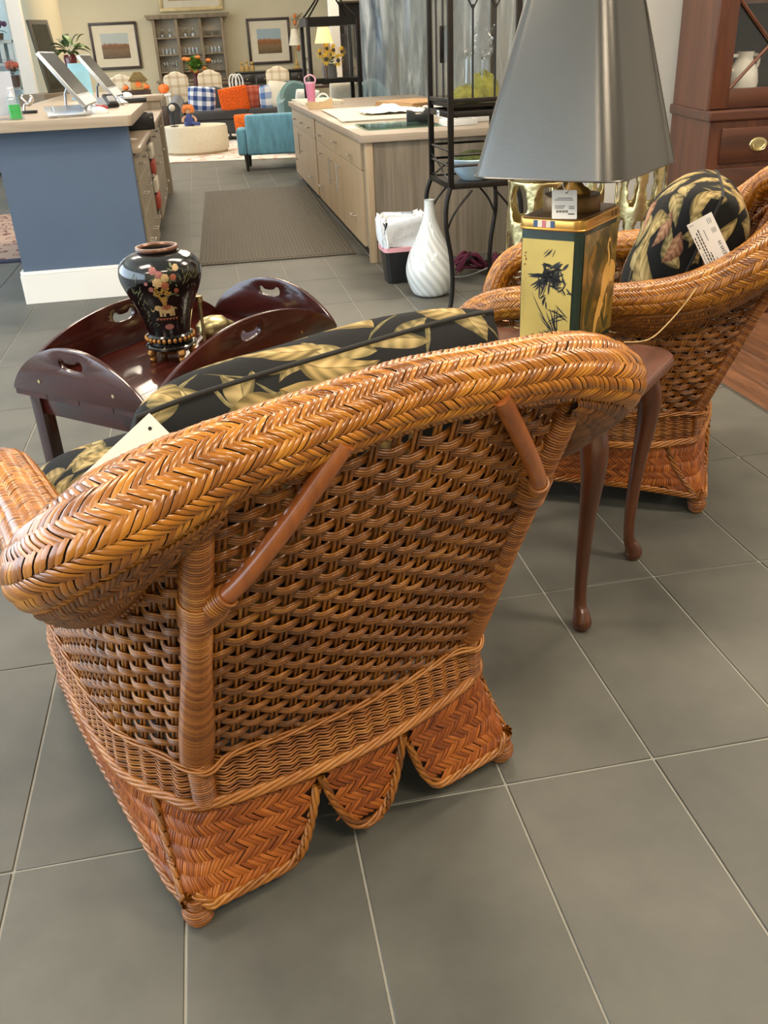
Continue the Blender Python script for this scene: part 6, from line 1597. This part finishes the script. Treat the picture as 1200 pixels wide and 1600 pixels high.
FV = thing('flower_arrangement', 'vase of orange and green flowers on the dining table', 'flowers', (.02, 19.35, .761), 0)
obj('vase', MB().lathe([(.0001, 0), (.05, 0), (.06, .06), (.05, .14), (.065, .20), (.06, .20), (.045, .14), (.0001, .1)], 18), mat('plum_vase_glaze', (92, 50, 52), .25), FV)
M_OR = mat('orange_petal', (222, 130, 62), .7, var=.2, scale=30); M_LFG = mat('fresh_leaf', (98, 136, 52), .6, var=.25, scale=20)
leaf_bunch(FV, 44, (0, 0, .27), .22, .20, .045, M_LFG, 'leaf', .5)
for i in range(9):
    a = i * 2.4; r_ = .06 + .022 * i; obj('bloom', MB().sphere((r_ * math.cos(a) * 1.2, r_ * math.sin(a) * .7, .36 + .12 * math.cos(i * 1.7)), .055, 10, 6, 1, 1, .7), M_OR, FV)
WC = thing('bentwood_chair', 'small white bentwood chair back beyond the sofa', 'chair', (.74, 18.7, 0), 0)
for s in (-.06, 0, .06): obj('back_loop', MB().tube([(s + .07 * math.cos(a), 0, .78 + .15 * math.sin(a)) for a in np.linspace(0, 2 * PI, 25)[:-1]], .012, 8, closed=True), M_WHITE, WC)
obj('seat', MB().bx(-.2, .2, 0, .4, .44, .47), M_WHITE, WC, bevel=.01)
for (a, b_) in ((-.17, .03), (.17, .03), (-.17, .37), (.17, .37)): obj('leg', MB().lathe([(.014, .001), (.018, .45)], 8, (a, b_, 0)), M_WHITE, WC)
obj('back_post', MB().tube([(-.12, 0, .45), (-.12, 0, .8)], .012, 8), M_WHITE, WC); obj('back_post', MB().tube([(.12, 0, .45), (.12, 0, .8)], .012, 8), M_WHITE, WC)
BF = thing('black_buffet', 'low black buffet against the back wall below the right landscape print', 'buffet', (1.60, 20.95, 0), 0)
M_BB = mat('black_stained_wood', (38, 34, 30), .35, var=.2, coat=.3)
obj('case', MB().bx(-.72, .72, -.22, .30, .10, .90), M_BB, BF, bevel=.006); obj('top', MB().bx(-.76, .76, -.26, .31, .90, .935), M_BB, BF, bevel=.008)
for x in (-.54, -.18, .18, .54): d_ = obj('drawer', MB().bx(x - .165, x + .165, -.235, -.22, .70, .87), M_BB, BF, bevel=.004); obj('knob', MB().sphere((x, -.25, .785), .018, 10, 6), M_BRASS, d_)
for x in (-.54, -.18, .18, .54): d_ = obj('door', MB().bx(x - .165, x + .165, -.235, -.22, .14, .68), M_BB, BF, bevel=.004)
for x in (-.66, .66): obj('foot', MB().bx(x - .05, x + .05, -.2, .28, .001, .10), M_BB, BF)
M_PUMP = mat('straw_gold_carving', (186, 150, 86), .6, var=.3, scale=30)
def blob_figure(name, label, cat, x, y, z, h, r, m, group=None):
    t = thing(name, label, cat, (x, y, z), 0, group)
    obj('body', MB().lathe([(.0001, 0), (r * .8, .0), (r, h * .25), (r * .8, h * .5), (r * .35, h * .6), (r * .4, h * .62)], 14), m, t); obj('head', MB().sphere((0, 0, h * .8), r * .62, 12, 8), m, t)
for i, (x, h) in enumerate(((.98, .19), (1.08, .22), (1.19, .19))): blob_figure('carved_figurine', ['straw-gold figurine on the buffet, left of three', 'straw-gold figurine on the buffet, tallest in the middle', 'straw-gold figurine on the buffet, right of three'][i], 'figurine', x, 20.82, .936, h, .052, M_PUMP, 'figurines on the buffet')
CLM = thing('buffet_lamp', 'candlestick lamp with a white cone shade on the buffet', 'lamp', (2.12, 20.80, .936), 0)
obj('base', MB().lathe([(.0001, 0), (.07, 0), (.08, .02), (.03, .06), (.045, .10), (.02, .14), (.012, .3), (.01, .46), (.0001, .46)], 16), M_PUMP, CLM); obj('shade', MB().lathe([(.13, .44), (.06, .74), (.055, .74), (.125, .44)], 24, closed=True), mat('ivory_shade', (238, 228, 204), .8), CLM)
WR = thing('berry_garland', 'brown twig garland with orange gourds hanging near the buffet lamp', 'garland', (2.22, 21.285, 1.3), 0)
for i in range(12): a = rl.uniform(-1, 1); obj('twig', MB().tube(catmull([(0, 0, .05 * i), (.08 * a, -.04, .05 * i + .08), (.15 * a, -.05, .05 * i + .12)], 4), .006, 5), mat('twig_brown', (110, 80, 50), .8), WR)
for z in (.02, .10, .5, .62): obj('gourd', MB().sphere((.03 * math.sin(z * 9), -.06, z), .035, 10, 6, 1, 1, 1.4), M_OR, WR)
# left things near the dining chairs
WT = thing('white_side_table', 'white side table with a wooden crate below, left of the sofa', 'table', (-.62, 17.8, 0), 0)
obj('top', MB().bx(-.16, .16, -.16, .16, .66, .70), M_WHITE, WT, bevel=.004)
for a in (-.13, .13):
    for b_ in (-.13, .13): obj('leg', MB().bx(a - .018, a + .018, b_ - .018, b_ + .018, .001, .66), M_WHITE, WT)
obj('crate', MB().bx(-.11, .11, -.11, .11, .05, .5), M_DKWD, WT, bevel=.006)
def pumpkin(label, x, y, z, r, m):
    t = thing('pumpkin', label, 'pumpkin', (x, y, z), 0, 'pumpkins'); b = MB(); seg = 32; prof = [(max(1e-5, r * math.sin(PI * i / 10)), r * .85 * (1 - math.cos(PI * i / 10))) for i in range(11)]
    b.lathe(prof, seg); b.v = [(p[0] * (1 + .07 * math.cos(8 * math.atan2(p[1], p[0]))), p[1] * (1 + .07 * math.cos(8 * math.atan2(p[1], p[0]))), p[2]) for p in b.v]; obj('flesh', b, m, t, angle=0); obj('stem', MB().tube([(0, 0, r * 1.65), (.01, 0, r * 1.95)], .014, 8), M_DKWD, t)
M_ORP = mat('pumpkin_orange', (230, 112, 36), .5, var=.12, scale=12)
pumpkin('orange pumpkin on the white side table left of the sofa', -.575, 17.8, .701, .092, M_ORP)
HP = thing('straw_house', 'little straw scarecrow house ornament behind the counter', 'ornament', (-1.0, 17.9, .78), 0)
obj('wall', MB().bx(-.13, .13, -.1, .1, 0, .15), M_PUMP, HP, bevel=.01); obj('roof', MB().prism([(-.17, .14), (.17, .14), (.06, .28), (-.05, .29)], -.13, .13, 'xz'), mat('thatch', (120, 98, 56), .9, var=.3, scale=30), HP, bevel=.01); obj('round_door', MB().lathe([(.0001, 0), (.05, 0), (.05, .008)], 16), M_ORP, HP, loc=(0, -.10, .09), rot=(PI / 2, 0, 0)); obj('stand', MB().bx(-.3, .19, -.18, .18, -.779, -.001), M_DKWD, HP)
for i in range(2): pumpkin(['small orange pumpkin beside the straw house, left', 'small orange pumpkin beside the straw house, right'][i], -1.22 + i * .36, 17.76, .781, .05, M_ORP)
# ---- sofa
M_SOFA = mat('charcoal_velvet', (52, 50, 50), .85, var=.12, scale=6, sheen=.3)
SF = thing('charcoal_sofa', 'long charcoal sofa with rolled curved back', 'sofa', (.72, 16.3, .0125), math.radians(-4))
obj('base', MB().bx(-1.02, 1.10, -.35, .55, .10, .34), M_SOFA, SF, bevel=.05, seg=3); obj('seat_cushion', MB().bx(-.92, .08, -.40, .40, .33, .46), M_SOFA, SF, bevel=.05, seg=3); obj('seat_cushion', MB().bx(.09, 1.02, -.40, .40, .33, .46), M_SOFA, SF, bevel=.05, seg=3)
bkp = [(-1.1, .3), (1.15, .3), (1.15, .70), (1.0, .80), (.75, .82), (.45, .76), (.1, .68), (-.2, .72), (-.45, .79), (-.62, .78), (-.8, .64), (-1.05, .54)]
obj('back', MB().prism([(p[0], p[1]) for p in bkp], .32, .58, 'xz'), M_SOFA, SF, bevel=.05, seg=3)
for s, x in ((-1, -1.10), (1, 1.16)): obj('arm', MB().tube(catmull([(x, -.38, .50), (x, 0, .52), (x, .5, .58)], 6), .11, 14), M_SOFA, SF); obj('arm_panel', MB().bx(x - .09, x + .09, -.38, .5, .10, .50), M_SOFA, SF, bevel=.03)
for x in (-1.0, -.25, 1.05): obj('leg', MB().lathe([(.014, .001), (.022, .11)], 10, (x, -.28, 0)), M_BB, SF)
def check_mat(name, c0, c1, k):
    m, t, b = nt(name); L = t.links; tc = N(t, 'ShaderNodeTexCoord'); sp = N(t, 'ShaderNodeSeparateXYZ'); L.new(tc.outputs['UV'], sp.inputs[0]); outs = []
    for ax in (0, 1):
        w = N(t, 'ShaderNodeMath', operation='MULTIPLY'); w.inputs[1].default_value = k; L.new(sp.outputs[ax], w.inputs[0]); s_ = N(t, 'ShaderNodeMath', operation='SINE'); L.new(w.outputs[0], s_.inputs[0]); g_ = N(t, 'ShaderNodeMath', operation='GREATER_THAN'); g_.inputs[1].default_value = 0; L.new(s_.outputs[0], g_.inputs[0]); outs.append(g_.outputs[0])
    ad = N(t, 'ShaderNodeMath', operation='ADD'); L.new(outs[0], ad.inputs[0]); L.new(outs[1], ad.inputs[1]); dv = N(t, 'ShaderNodeMath', operation='MULTIPLY'); dv.inputs[1].default_value = .5; L.new(ad.outputs[0], dv.inputs[0])
    md = tuple((a + c) / 2 for a, c in zip(c0, c1)); r = ramp(t, [s2l(c0), s2l(md), s2l(c1)]); L.new(dv.outputs[0], r.inputs[0]); L.new(r.outputs[0], b.inputs['Base Color']); b.inputs['Roughness'].default_value = .9
    return m
M_CHK = check_mat('blue_white_check', (232, 232, 236), (38, 62, 118), 58)
g_ = 'scatter cushions on the sofa'
cushion('checked_cushion', 'blue and white buffalo check cushion at the left of the sofa', .44, .40, .14, M_CHK, (.06, 16.05, .635), (math.radians(14), math.radians(6), 0), .02, None, 16, group=g_)
M_SHAG = mat('orange_shag', (236, 106, 30), .9, var=.25, scale=40)
shg = cushion('shaggy_cushion', 'bright orange shaggy cushion in the middle of the sofa', .46, .38, .14, M_SHAG, (.57, 15.98, .62), (math.radians(14), math.radians(-7), 0), .02, None, 16, group=g_)
tf = MB(); rr2 = random.Random(2)
for i in range(20):
    for j in range(15):
        u, v = -1 + 2 * (i + .5) / 20, -1 + 2 * (j + .5) / 15; T = .07 * max(0, 1 - abs(u) ** 3.2) ** .5 * max(0, 1 - abs(v) ** 3.2) ** .5
        tf.sphere((u * .23 + rr2.uniform(-.004, .004), -T - .004, v * .19), .014, 6, 4)
obj('tufts', tf, M_SHAG, shg, kind='stuff', angle=0)
cushion('rust_cushion', 'rust trellis cushion behind the shaggy orange one', .40, .38, .12, check_mat('rust_trellis', (168, 72, 52), (196, 110, 84), 70), (.82, 16.10, .62), (math.radians(14), 0, .1), .02, None, 16, group=g_)
cushion('cream_cushion', 'plain cream cushion at the right of the sofa', .42, .42, .15, mat('cream_linen', (220, 212, 192), .9, var=.05), (1.33, 15.95, .64), (math.radians(12), math.radians(8), -.3), .02, None, 16, group=g_)
cushion('blue_print_cushion', 'white cushion with blue print beside the cream one', .36, .38, .12, check_mat('blue_ikat', (226, 228, 232), (86, 122, 184), 40), (1.16, 16.0, .62), (math.radians(14), math.radians(-4), .2), .02, None, 16, group=g_)
# ---- ottoman with doll
M_OTT = mat('cream_bouclé', (218, 206, 182), .95, var=.06, scale=40, bump=.3, bscale=150)
OT = thing('round_ottoman', 'large round cream ottoman on the pale rug', 'ottoman', (-.10, 14.25, .0125), 0)
obj('drum', MB().lathe([(.0001, .03), (.45, .03), (.465, .06), (.465, .33), (.45, .365), (.0001, .375)], 48), M_OTT, OT); obj('plinth', MB().lathe([(.0001, .001), (.44, .001), (.44, .03), (.0001, .03)], 48), mat('tan_plinth', (170, 146, 112), .6), OT)
DL = thing('scarecrow_doll', 'seated rag doll with orange curls and blue overalls on the ottoman', 'doll', (-.16, 14.12, .389), 0)
M_DB = mat('doll_denim', (70, 84, 140), .9, var=.2, scale=30); M_DS = mat('doll_skin', (214, 172, 140), .9)
obj('body', MB().lathe([(.0001, 0), (.065, 0), (.07, .05), (.05, .12), (.03, .15), (.0001, .155)], 16), M_DB, DL); obj('head', MB().sphere((0, 0, .185), .045, 14, 8), M_DS, DL)
for s in (-1, 1): obj('leg', MB().tube(catmull([(s * .03, -.03, .03), (s * .06, -.12, .03), (s * .09 + .05, -.17, .022)], 5), .022, 8), M_DB, DL); obj('arm', MB().tube(catmull([(s * .04, 0, .12), (s * .085, -.03, .09), (s * .09, -.06, .05)], 5), .017, 8), M_DS, DL)
for i in range(20): a = i * 2.4; obj('curl', MB().sphere((.062 * math.cos(a), .012 + .04 * math.sin(a), .215 + .028 * math.sin(i * 1.3)), .030, 8, 5), M_OR, DL)
SS = thing('ring_stand', 'small iron stand with a glass ball on the ottoman', 'ornament', (-.38, 14.12, .389), 0)
obj('rod', MB().tube([(0, 0, .005), (0, 0, .22)], .006, 8), M_BLACKM, SS); obj('ball', MB().sphere((0, 0, .24), .045, 14, 8), mat('pearl_ball', (206, 196, 180), .2), SS); obj('foot', MB().lathe([(.0001, 0), (.06, 0), (.06, .006), (.0001, .007)], 20), M_BLACKM, SS)
# ---- blue armchair seen from behind, teal chairs
M_BLV = mat('turquoise_chenille', (104, 160, 184), .85, var=.22, scale=18, sheen=.3, stretch=(1, 1, .3), bump=.3, bscale=60)
BC = thing('turquoise_armchair', 'turquoise armchair seen from behind beside the island', 'chair', (.78, 11.55, 0), math.radians(-6))
obj('back', MB().bx(-.27, .34, -.09, .06, .18, .625), M_BLV, BC, bevel=.03, seg=3); obj('seat', MB().bx(-.30, .36, -.02, .60, .18, .40), M_BLV, BC, bevel=.03, seg=3)
for x in (-.33, .38): obj('arm', MB().bx(x - .055, x + .055, -.06, .60, .18, .48), M_BLV, BC, bevel=.03, seg=3)
for (a, b_) in ((-.29, -.04), (.33, -.04), (-.29, .54), (.33, .54)): obj('leg', MB().lathe([(.018, .001), (.03, .19)], 8, (a, b_, 0)), M_BB, BC)
cushion('orange_seat_cushion', 'orange cushion on the seat of the turquoise armchair', .26, .24, .10, M_SHAG, (.52, 11.85, .50), (math.radians(-10), 0, .3), .02, None, 14)
M_TEAL = mat('grey_teal_velvet', (92, 122, 122), .85, var=.12, scale=8, sheen=.3)
def barrel_chair(label, x, y, rz, s=1.0):
    t = thing('barrel_chair', label, 'chair', (x, y, .0125 if x < 2 else 0), rz, 'teal barrel chairs')
    G = []
    for a in np.linspace(-.35, PI + .35, 25):
        h = .90 - .22 * abs(math.cos(a)) ** 2; r0, r1 = .36 * s, .27 * s
        G.append([(r1 * math.cos(a), r1 * math.sin(a), .36), (r1 * math.cos(a), r1 * math.sin(a), h - .03), ((r0 + r1) / 2 * math.cos(a), (r0 + r1) / 2 * math.sin(a), h), (r0 * math.cos(a), r0 * math.sin(a), h - .04), (r0 * math.cos(a), r0 * math.sin(a), .14)])
    m = MB(); m.grid(np.array(G)); m.add([tuple(p) for p in G[0]], [(0, 1, 2, 3, 4)]); m.add([tuple(p) for p in G[-1]], [(4, 3, 2, 1, 0)]); obj('back_shell', m, M_TEAL, t)
    obj('seat', MB().lathe([(.0001, .14), (.30 * s, .14), (.30 * s, .42), (.27 * s, .45), (.0001, .46)], 24), M_TEAL, t)
    for k in range(4): a = PI / 4 + k * PI / 2; obj('leg', MB().lathe([(.014, .001), (.02, .15)], 8, (.22 * math.cos(a), .22 * math.sin(a), 0)), M_BB, t)
barrel_chair('teal barrel chair behind the pink tumbler', 1.40, 13.25, .3); barrel_chair('teal barrel chair right of the black glass lantern', 2.20, 12.75, -.4, .9)
cushion('white_pillow', 'white pillow on the teal barrel chair behind the tumbler', .34, .34, .12, mat('white_cotton', (232, 228, 220), .9), (1.44, 13.15, .64), (math.radians(12), .1, .2), .02, None, 14); cushion('ivory_pillow', 'ivory pillow between the two teal barrel chairs', .36, .42, .14, mat('ivory_linen', (222, 214, 196), .9), (1.83, 12.35, .70), (math.radians(12), 0, -.1), .02, None, 14)
PB = thing('pillow_bench', 'low bench carrying the ivory pillow between the teal chairs', 'bench', (1.80, 12.40, 0), 0); obj('pad', MB().bx(-.12, .18, -.3, .3, .38, .48), M_TEAL, PB, bevel=.02)
for a in (-.08, .14):
    for b_ in (-.25, .25): obj('leg', MB().bx(a - .015, a + .015, b_ - .015, b_ + .015, .001, .38), M_BB, PB)
# ---- black glass lantern with sunflowers
LN = thing('glass_lantern', 'black framed glass lantern cabinet on legs with curved wire top', 'lantern', (1.61, 11.75, 0), math.radians(4))
hw, hd = .29, .20
for sx in (-1, 1):
    for sy in (-1, 1):
        obj('post', MB().bx(sx * hw - .022, sx * hw + .022, sy * hd - .022, sy * hd + .022, .001, 1.58), M_BLACKM, LN, bevel=.002)
        obj('wire', MB().tube(catmull([(sx * hw, sy * hd, 1.58), (sx * hw * .75, sy * hd * .75, 1.66), (sx * .10, sy * .08, 1.82), (sx * .07, sy * .05, 1.98)], 6), .010, 6), M_BLACKM, LN)
for z, k in ((.935, .05), (1.555, .09)):
    for s in (-1, 1): obj('rail', MB().bx(-hw, hw, s * hd - .02, s * hd + .02, z - k / 2, z + k / 2), M_BLACKM, LN); obj('rail', MB().bx(s * hw - .02, s * hw + .02, -hd, hd, z - k / 2, z + k / 2), M_BLACKM, LN)
obj('floor_plate', MB().bx(-hw, hw, -hd, hd, .925, .945), M_BLACKM, LN)
for s in (-1, 1): obj('pane', MB().bx(-hw + .02, hw - .02, s * hd - .002, s * hd + .002, .96, 1.51), M_GLASS, LN, smooth=False); obj('pane', MB().bx(s * hw - .002, s * hw + .002, -hd + .02, hd - .02, .96, 1.51), M_GLASS, LN, smooth=False)
obj('finial_ring', MB().tube([(.06 * math.cos(a), 0, 2.03 + .06 * math.sin(a)) for a in np.linspace(0, 2 * PI, 21)[:-1]], .008, 6, closed=True), M_BLACKM, LN)
SU = thing('sunflower_vase', 'grey vase of yellow sunflowers inside the black lantern', 'flowers', (1.62, 11.75, .946), 0)
obj('vase', MB().lathe([(.0001, 0), (.04, 0), (.055, .03), (.05, .12), (.065, .17), (.055, .17), (.0001, .12)], 18), mat('grey_zinc', (120, 116, 112), .5, .4), SU)
M_YEL = mat('sunflower_yellow', (246, 206, 40), .7, var=.12, scale=40); M_SDK = mat('sunflower_core', (70, 52, 24), .9)
for (x, y, z, r_) in ((-.08, -.10, .22, .075), (.06, -.11, .20, .075), (.02, -.05, .31, .07), (-.05, .0, .33, .06), (.12, -.03, .29, .06), (.0, .04, .27, .06), (-.14, -.03, .28, .055)):
    c = MB()
    for i in range(16): a = 2 * PI * i / 16; leaf_blade(c, (x + .3 * r_ * math.cos(a), y, z + .3 * r_ * math.sin(a)), (x + r_ * math.cos(a), y - .012, z + r_ * math.sin(a)), r_ * .2)
    bl = obj('bloom', c, M_YEL, SU, fixn=False); obj('core', MB().sphere((x, y - .006, z), r_ * .32, 10, 6, 1, .5, 1), M_SDK, bl)
leaf_bunch(SU, 10, (0, 0, .2), .08, .10, .03, M_LFG)
# lit lamp beyond the lantern
LT = thing('lit_table_lamp', 'lit lamp with warm pleated shade seen through the lantern glass', 'lamp', (1.86, 14.2, .82), 0)
obj('base', MB().lathe([(.0001, 0), (.07, 0), (.08, .02), (.05, .10), (.06, .2), (.02, .3), (.012, .56), (.0001, .56)], 18), M_DKWD, LT)
obj('shade', MB().lathe([(.13, .53), (.075, .73), (.07, .73), (.125, .53)], 32, closed=True), mat('glowing_shade', (250, 214, 150), .8, emit=(255, 190, 100), estr=1.6), LT)
pl_ = bpy.data.lights.new('lamp_bulb', 'POINT'); pl_.energy = 6; pl_.color = (1, .75, .45); pl_.shadow_soft_size = .04; po = bpy.data.objects.new('lamp_bulb', pl_); COL.objects.link(po); po.parent = LT; po.location = (0, 0, .64)
LC = thing('lamp_console', 'dark console carrying the lit lamp beyond the lantern', 'console', (1.90, 14.2, 0), 0)
obj('top', MB().bx(-.45, .45, -.18, .18, .78, .819), M_DKWD, LC, bevel=.004)
for a in (-.41, .41):
    for b_ in (-.15, .15): obj('leg', MB().bx(a - .02, a + .02, b_ - .02, b_ + .02, .001, .78), M_DKWD, LC)
# ---- white column, dark tall shelf and hanging plastic sheet on the right
struct('trim_2', MB().bx(2.02, 2.16, 14.6, 14.75, 0, CEIL), M_WHITE)
TS = thing('dark_bookcase', 'tall dark bookcase with trailing plant behind the white column', 'bookcase', (2.55, 15.2, 0), 0)
for x in (-.35, .35): obj('side', MB().bx(x - .015, x + .015, -.15, .15, .001, 1.9), M_DKWD, TS)
for z in (.1, .55, 1.0, 1.45, 1.88): obj('shelf', MB().bx(-.35, .35, -.15, .15, z - .012, z + .012), M_DKWD, TS)
obj('back', MB().bx(-.35, .35, .14, .15, .001, 1.9), M_DKWD, TS)
VP_ = thing('trailing_plant', 'trailing green plant in the dark bookcase', 'plant', (2.35, 15.08, 1.463), 0)
obj('pot', MB().lathe([(.0001, 0), (.05, 0), (.07, .1), (.06, .1), (.0001, .08)], 14), M_DKWD, VP_); leaf_bunch(VP_, 18, (0, 0, .12), .12, .14, .03, M_LF)
def plastic():
    m = bpy.data.materials.new('clear_plastic_film'); m.use_nodes = True; t = m.node_tree; t.nodes.clear(); L = t.links
    o = N(t, 'ShaderNodeOutputMaterial'); mx = N(t, 'ShaderNodeMixShader'); tr = N(t, 'ShaderNodeBsdfTransparent'); p = N(t, 'ShaderNodeBsdfPrincipled')
    tc = N(t, 'ShaderNodeTexCoord'); mp = N(t, 'ShaderNodeMapping'); mp.inputs['Scale'].default_value = (6, 6, .8); L.new(tc.outputs['Object'], mp.inputs[0])
    no = N(t, 'ShaderNodeTexNoise'); no.inputs['Scale'].default_value = 1.6; no.inputs['Detail'].default_value = 6; no.inputs['Distortion'].default_value = .9; L.new(mp.outputs[0], no.inputs['Vector'])
    r = ramp(t, [s2l((78, 96, 120)), s2l((128, 146, 160)), s2l((176, 188, 192)), s2l((228, 234, 238))], [.3, .45, .6, .72]); L.new(no.outputs['Fac'], r.inputs[0]); L.new(r.outputs[0], p.inputs['Base Color']); p.inputs['Roughness'].default_value = .12  # grey-blue to near-white streaks paint reflections into the film's colour
    f = N(t, 'ShaderNodeMapRange'); f.inputs[1].default_value = .3; f.inputs[2].default_value = .7; f.inputs[3].default_value = .5; f.inputs[4].default_value = .85; L.new(no.outputs['Fac'], f.inputs[0])
    L.new(f.outputs[0], mx.inputs[0]); L.new(tr.outputs[0], mx.inputs[1]); L.new(p.outputs[0], mx.inputs[2]); L.new(mx.outputs[0], o.inputs[0])
    return m
PS = thing('plastic_sheet', 'large hanging sheet of creased clear plastic above the far end of the island', 'plastic sheet', (2.72, 11.1, .55), math.radians(-3))
g = np.zeros((60, 14, 3))
for i in range(60):
    for j in range(14):
        x = -.84 + 2.3 * i / 59; z = 1.85 * j / 13; g[i, j] = (x, .018 * math.sin(x * 17 + z * 2) + .012 * math.sin(x * 41 - z * 3) * (1 - j / 16), z)
m = MB(); m.grid(g); obj('film', m, plastic(), PS, fixn=False); obj('rod', MB().tube([(-.9, 0, 1.86), (1.5, 0, 1.86)], .012, 8), M_STEEL, PS)
for x in (-.6, 1.2): obj('hanger', MB().tube([(x, 0, 1.86), (x, 0, CEIL - .551)], .004, 6), M_STEEL, PS)
# ---- white shop dresser with flowers at the far left
WD = thing('white_dresser', 'white painted dresser with slatted shelves in bright daylight at the far left', 'dresser', (-2.55, 13.1, 0), 0)
M_WD = mat('cool_white_paint', (222, 236, 238), .45, var=.03)
for x in (-.85, .42): obj('side', MB().bx(x - .02, x + .02, -.2, .2, .001, 2.2), M_WD, WD, bevel=.003)
for z in (.10, .66, 1.0, 1.27, 1.52): obj('shelf', MB().bx(-.85, .42, -.2, .2, z - .018, z + .018), M_WD, WD, bevel=.003)
obj('back', MB().bx(-.85, .42, .18, .2, .001, 2.2), M_WD, WD)
for i in range(13): obj('slat', MB().bx(-.80 + i * .095, -.745 + i * .095, -.19, -.17, 1.29, 1.50), M_WD, WD, bevel=.003)
struct('trim_3', MB().bx(-1.87, -1.74, 11.35, 11.5, 0, CEIL), M_WHITE)
for i, (x, z, c, lb) in enumerate([(-2.28, 1.54, (112, 84, 118), 'pot of mauve flowers on the top shelf of the white dresser'), (-2.20, 1.02, (228, 120, 96), 'pot of coral flowers on the lower shelf of the white dresser')]):
    t = thing('potted_flowers', lb, 'flowers', (x, 12.86, z), 0); obj('pot', MB().lathe([(.0001, 0), (.05, 0), (.065, .13 if i else .07), (.055, .13 if i else .07), (.0001, .06)], 16), mat('brown_pot_%d' % i, (96, 84, 76) if i == 0 else (90, 70, 62), .7), t)
    leaf_bunch(t, 10, (0, 0, .16 if i else .10), .06, .09, .025, M_LF)
    for k in range(9): a = k * 2.4; obj('bloom', MB().sphere((.012 * k * math.cos(a), .008 * k * math.sin(a), (.24 if i else .17) + .02 * math.cos(k)), .032, 8, 5), mat('bloom_%d' % i, c, .8, var=.25, scale=40), t)
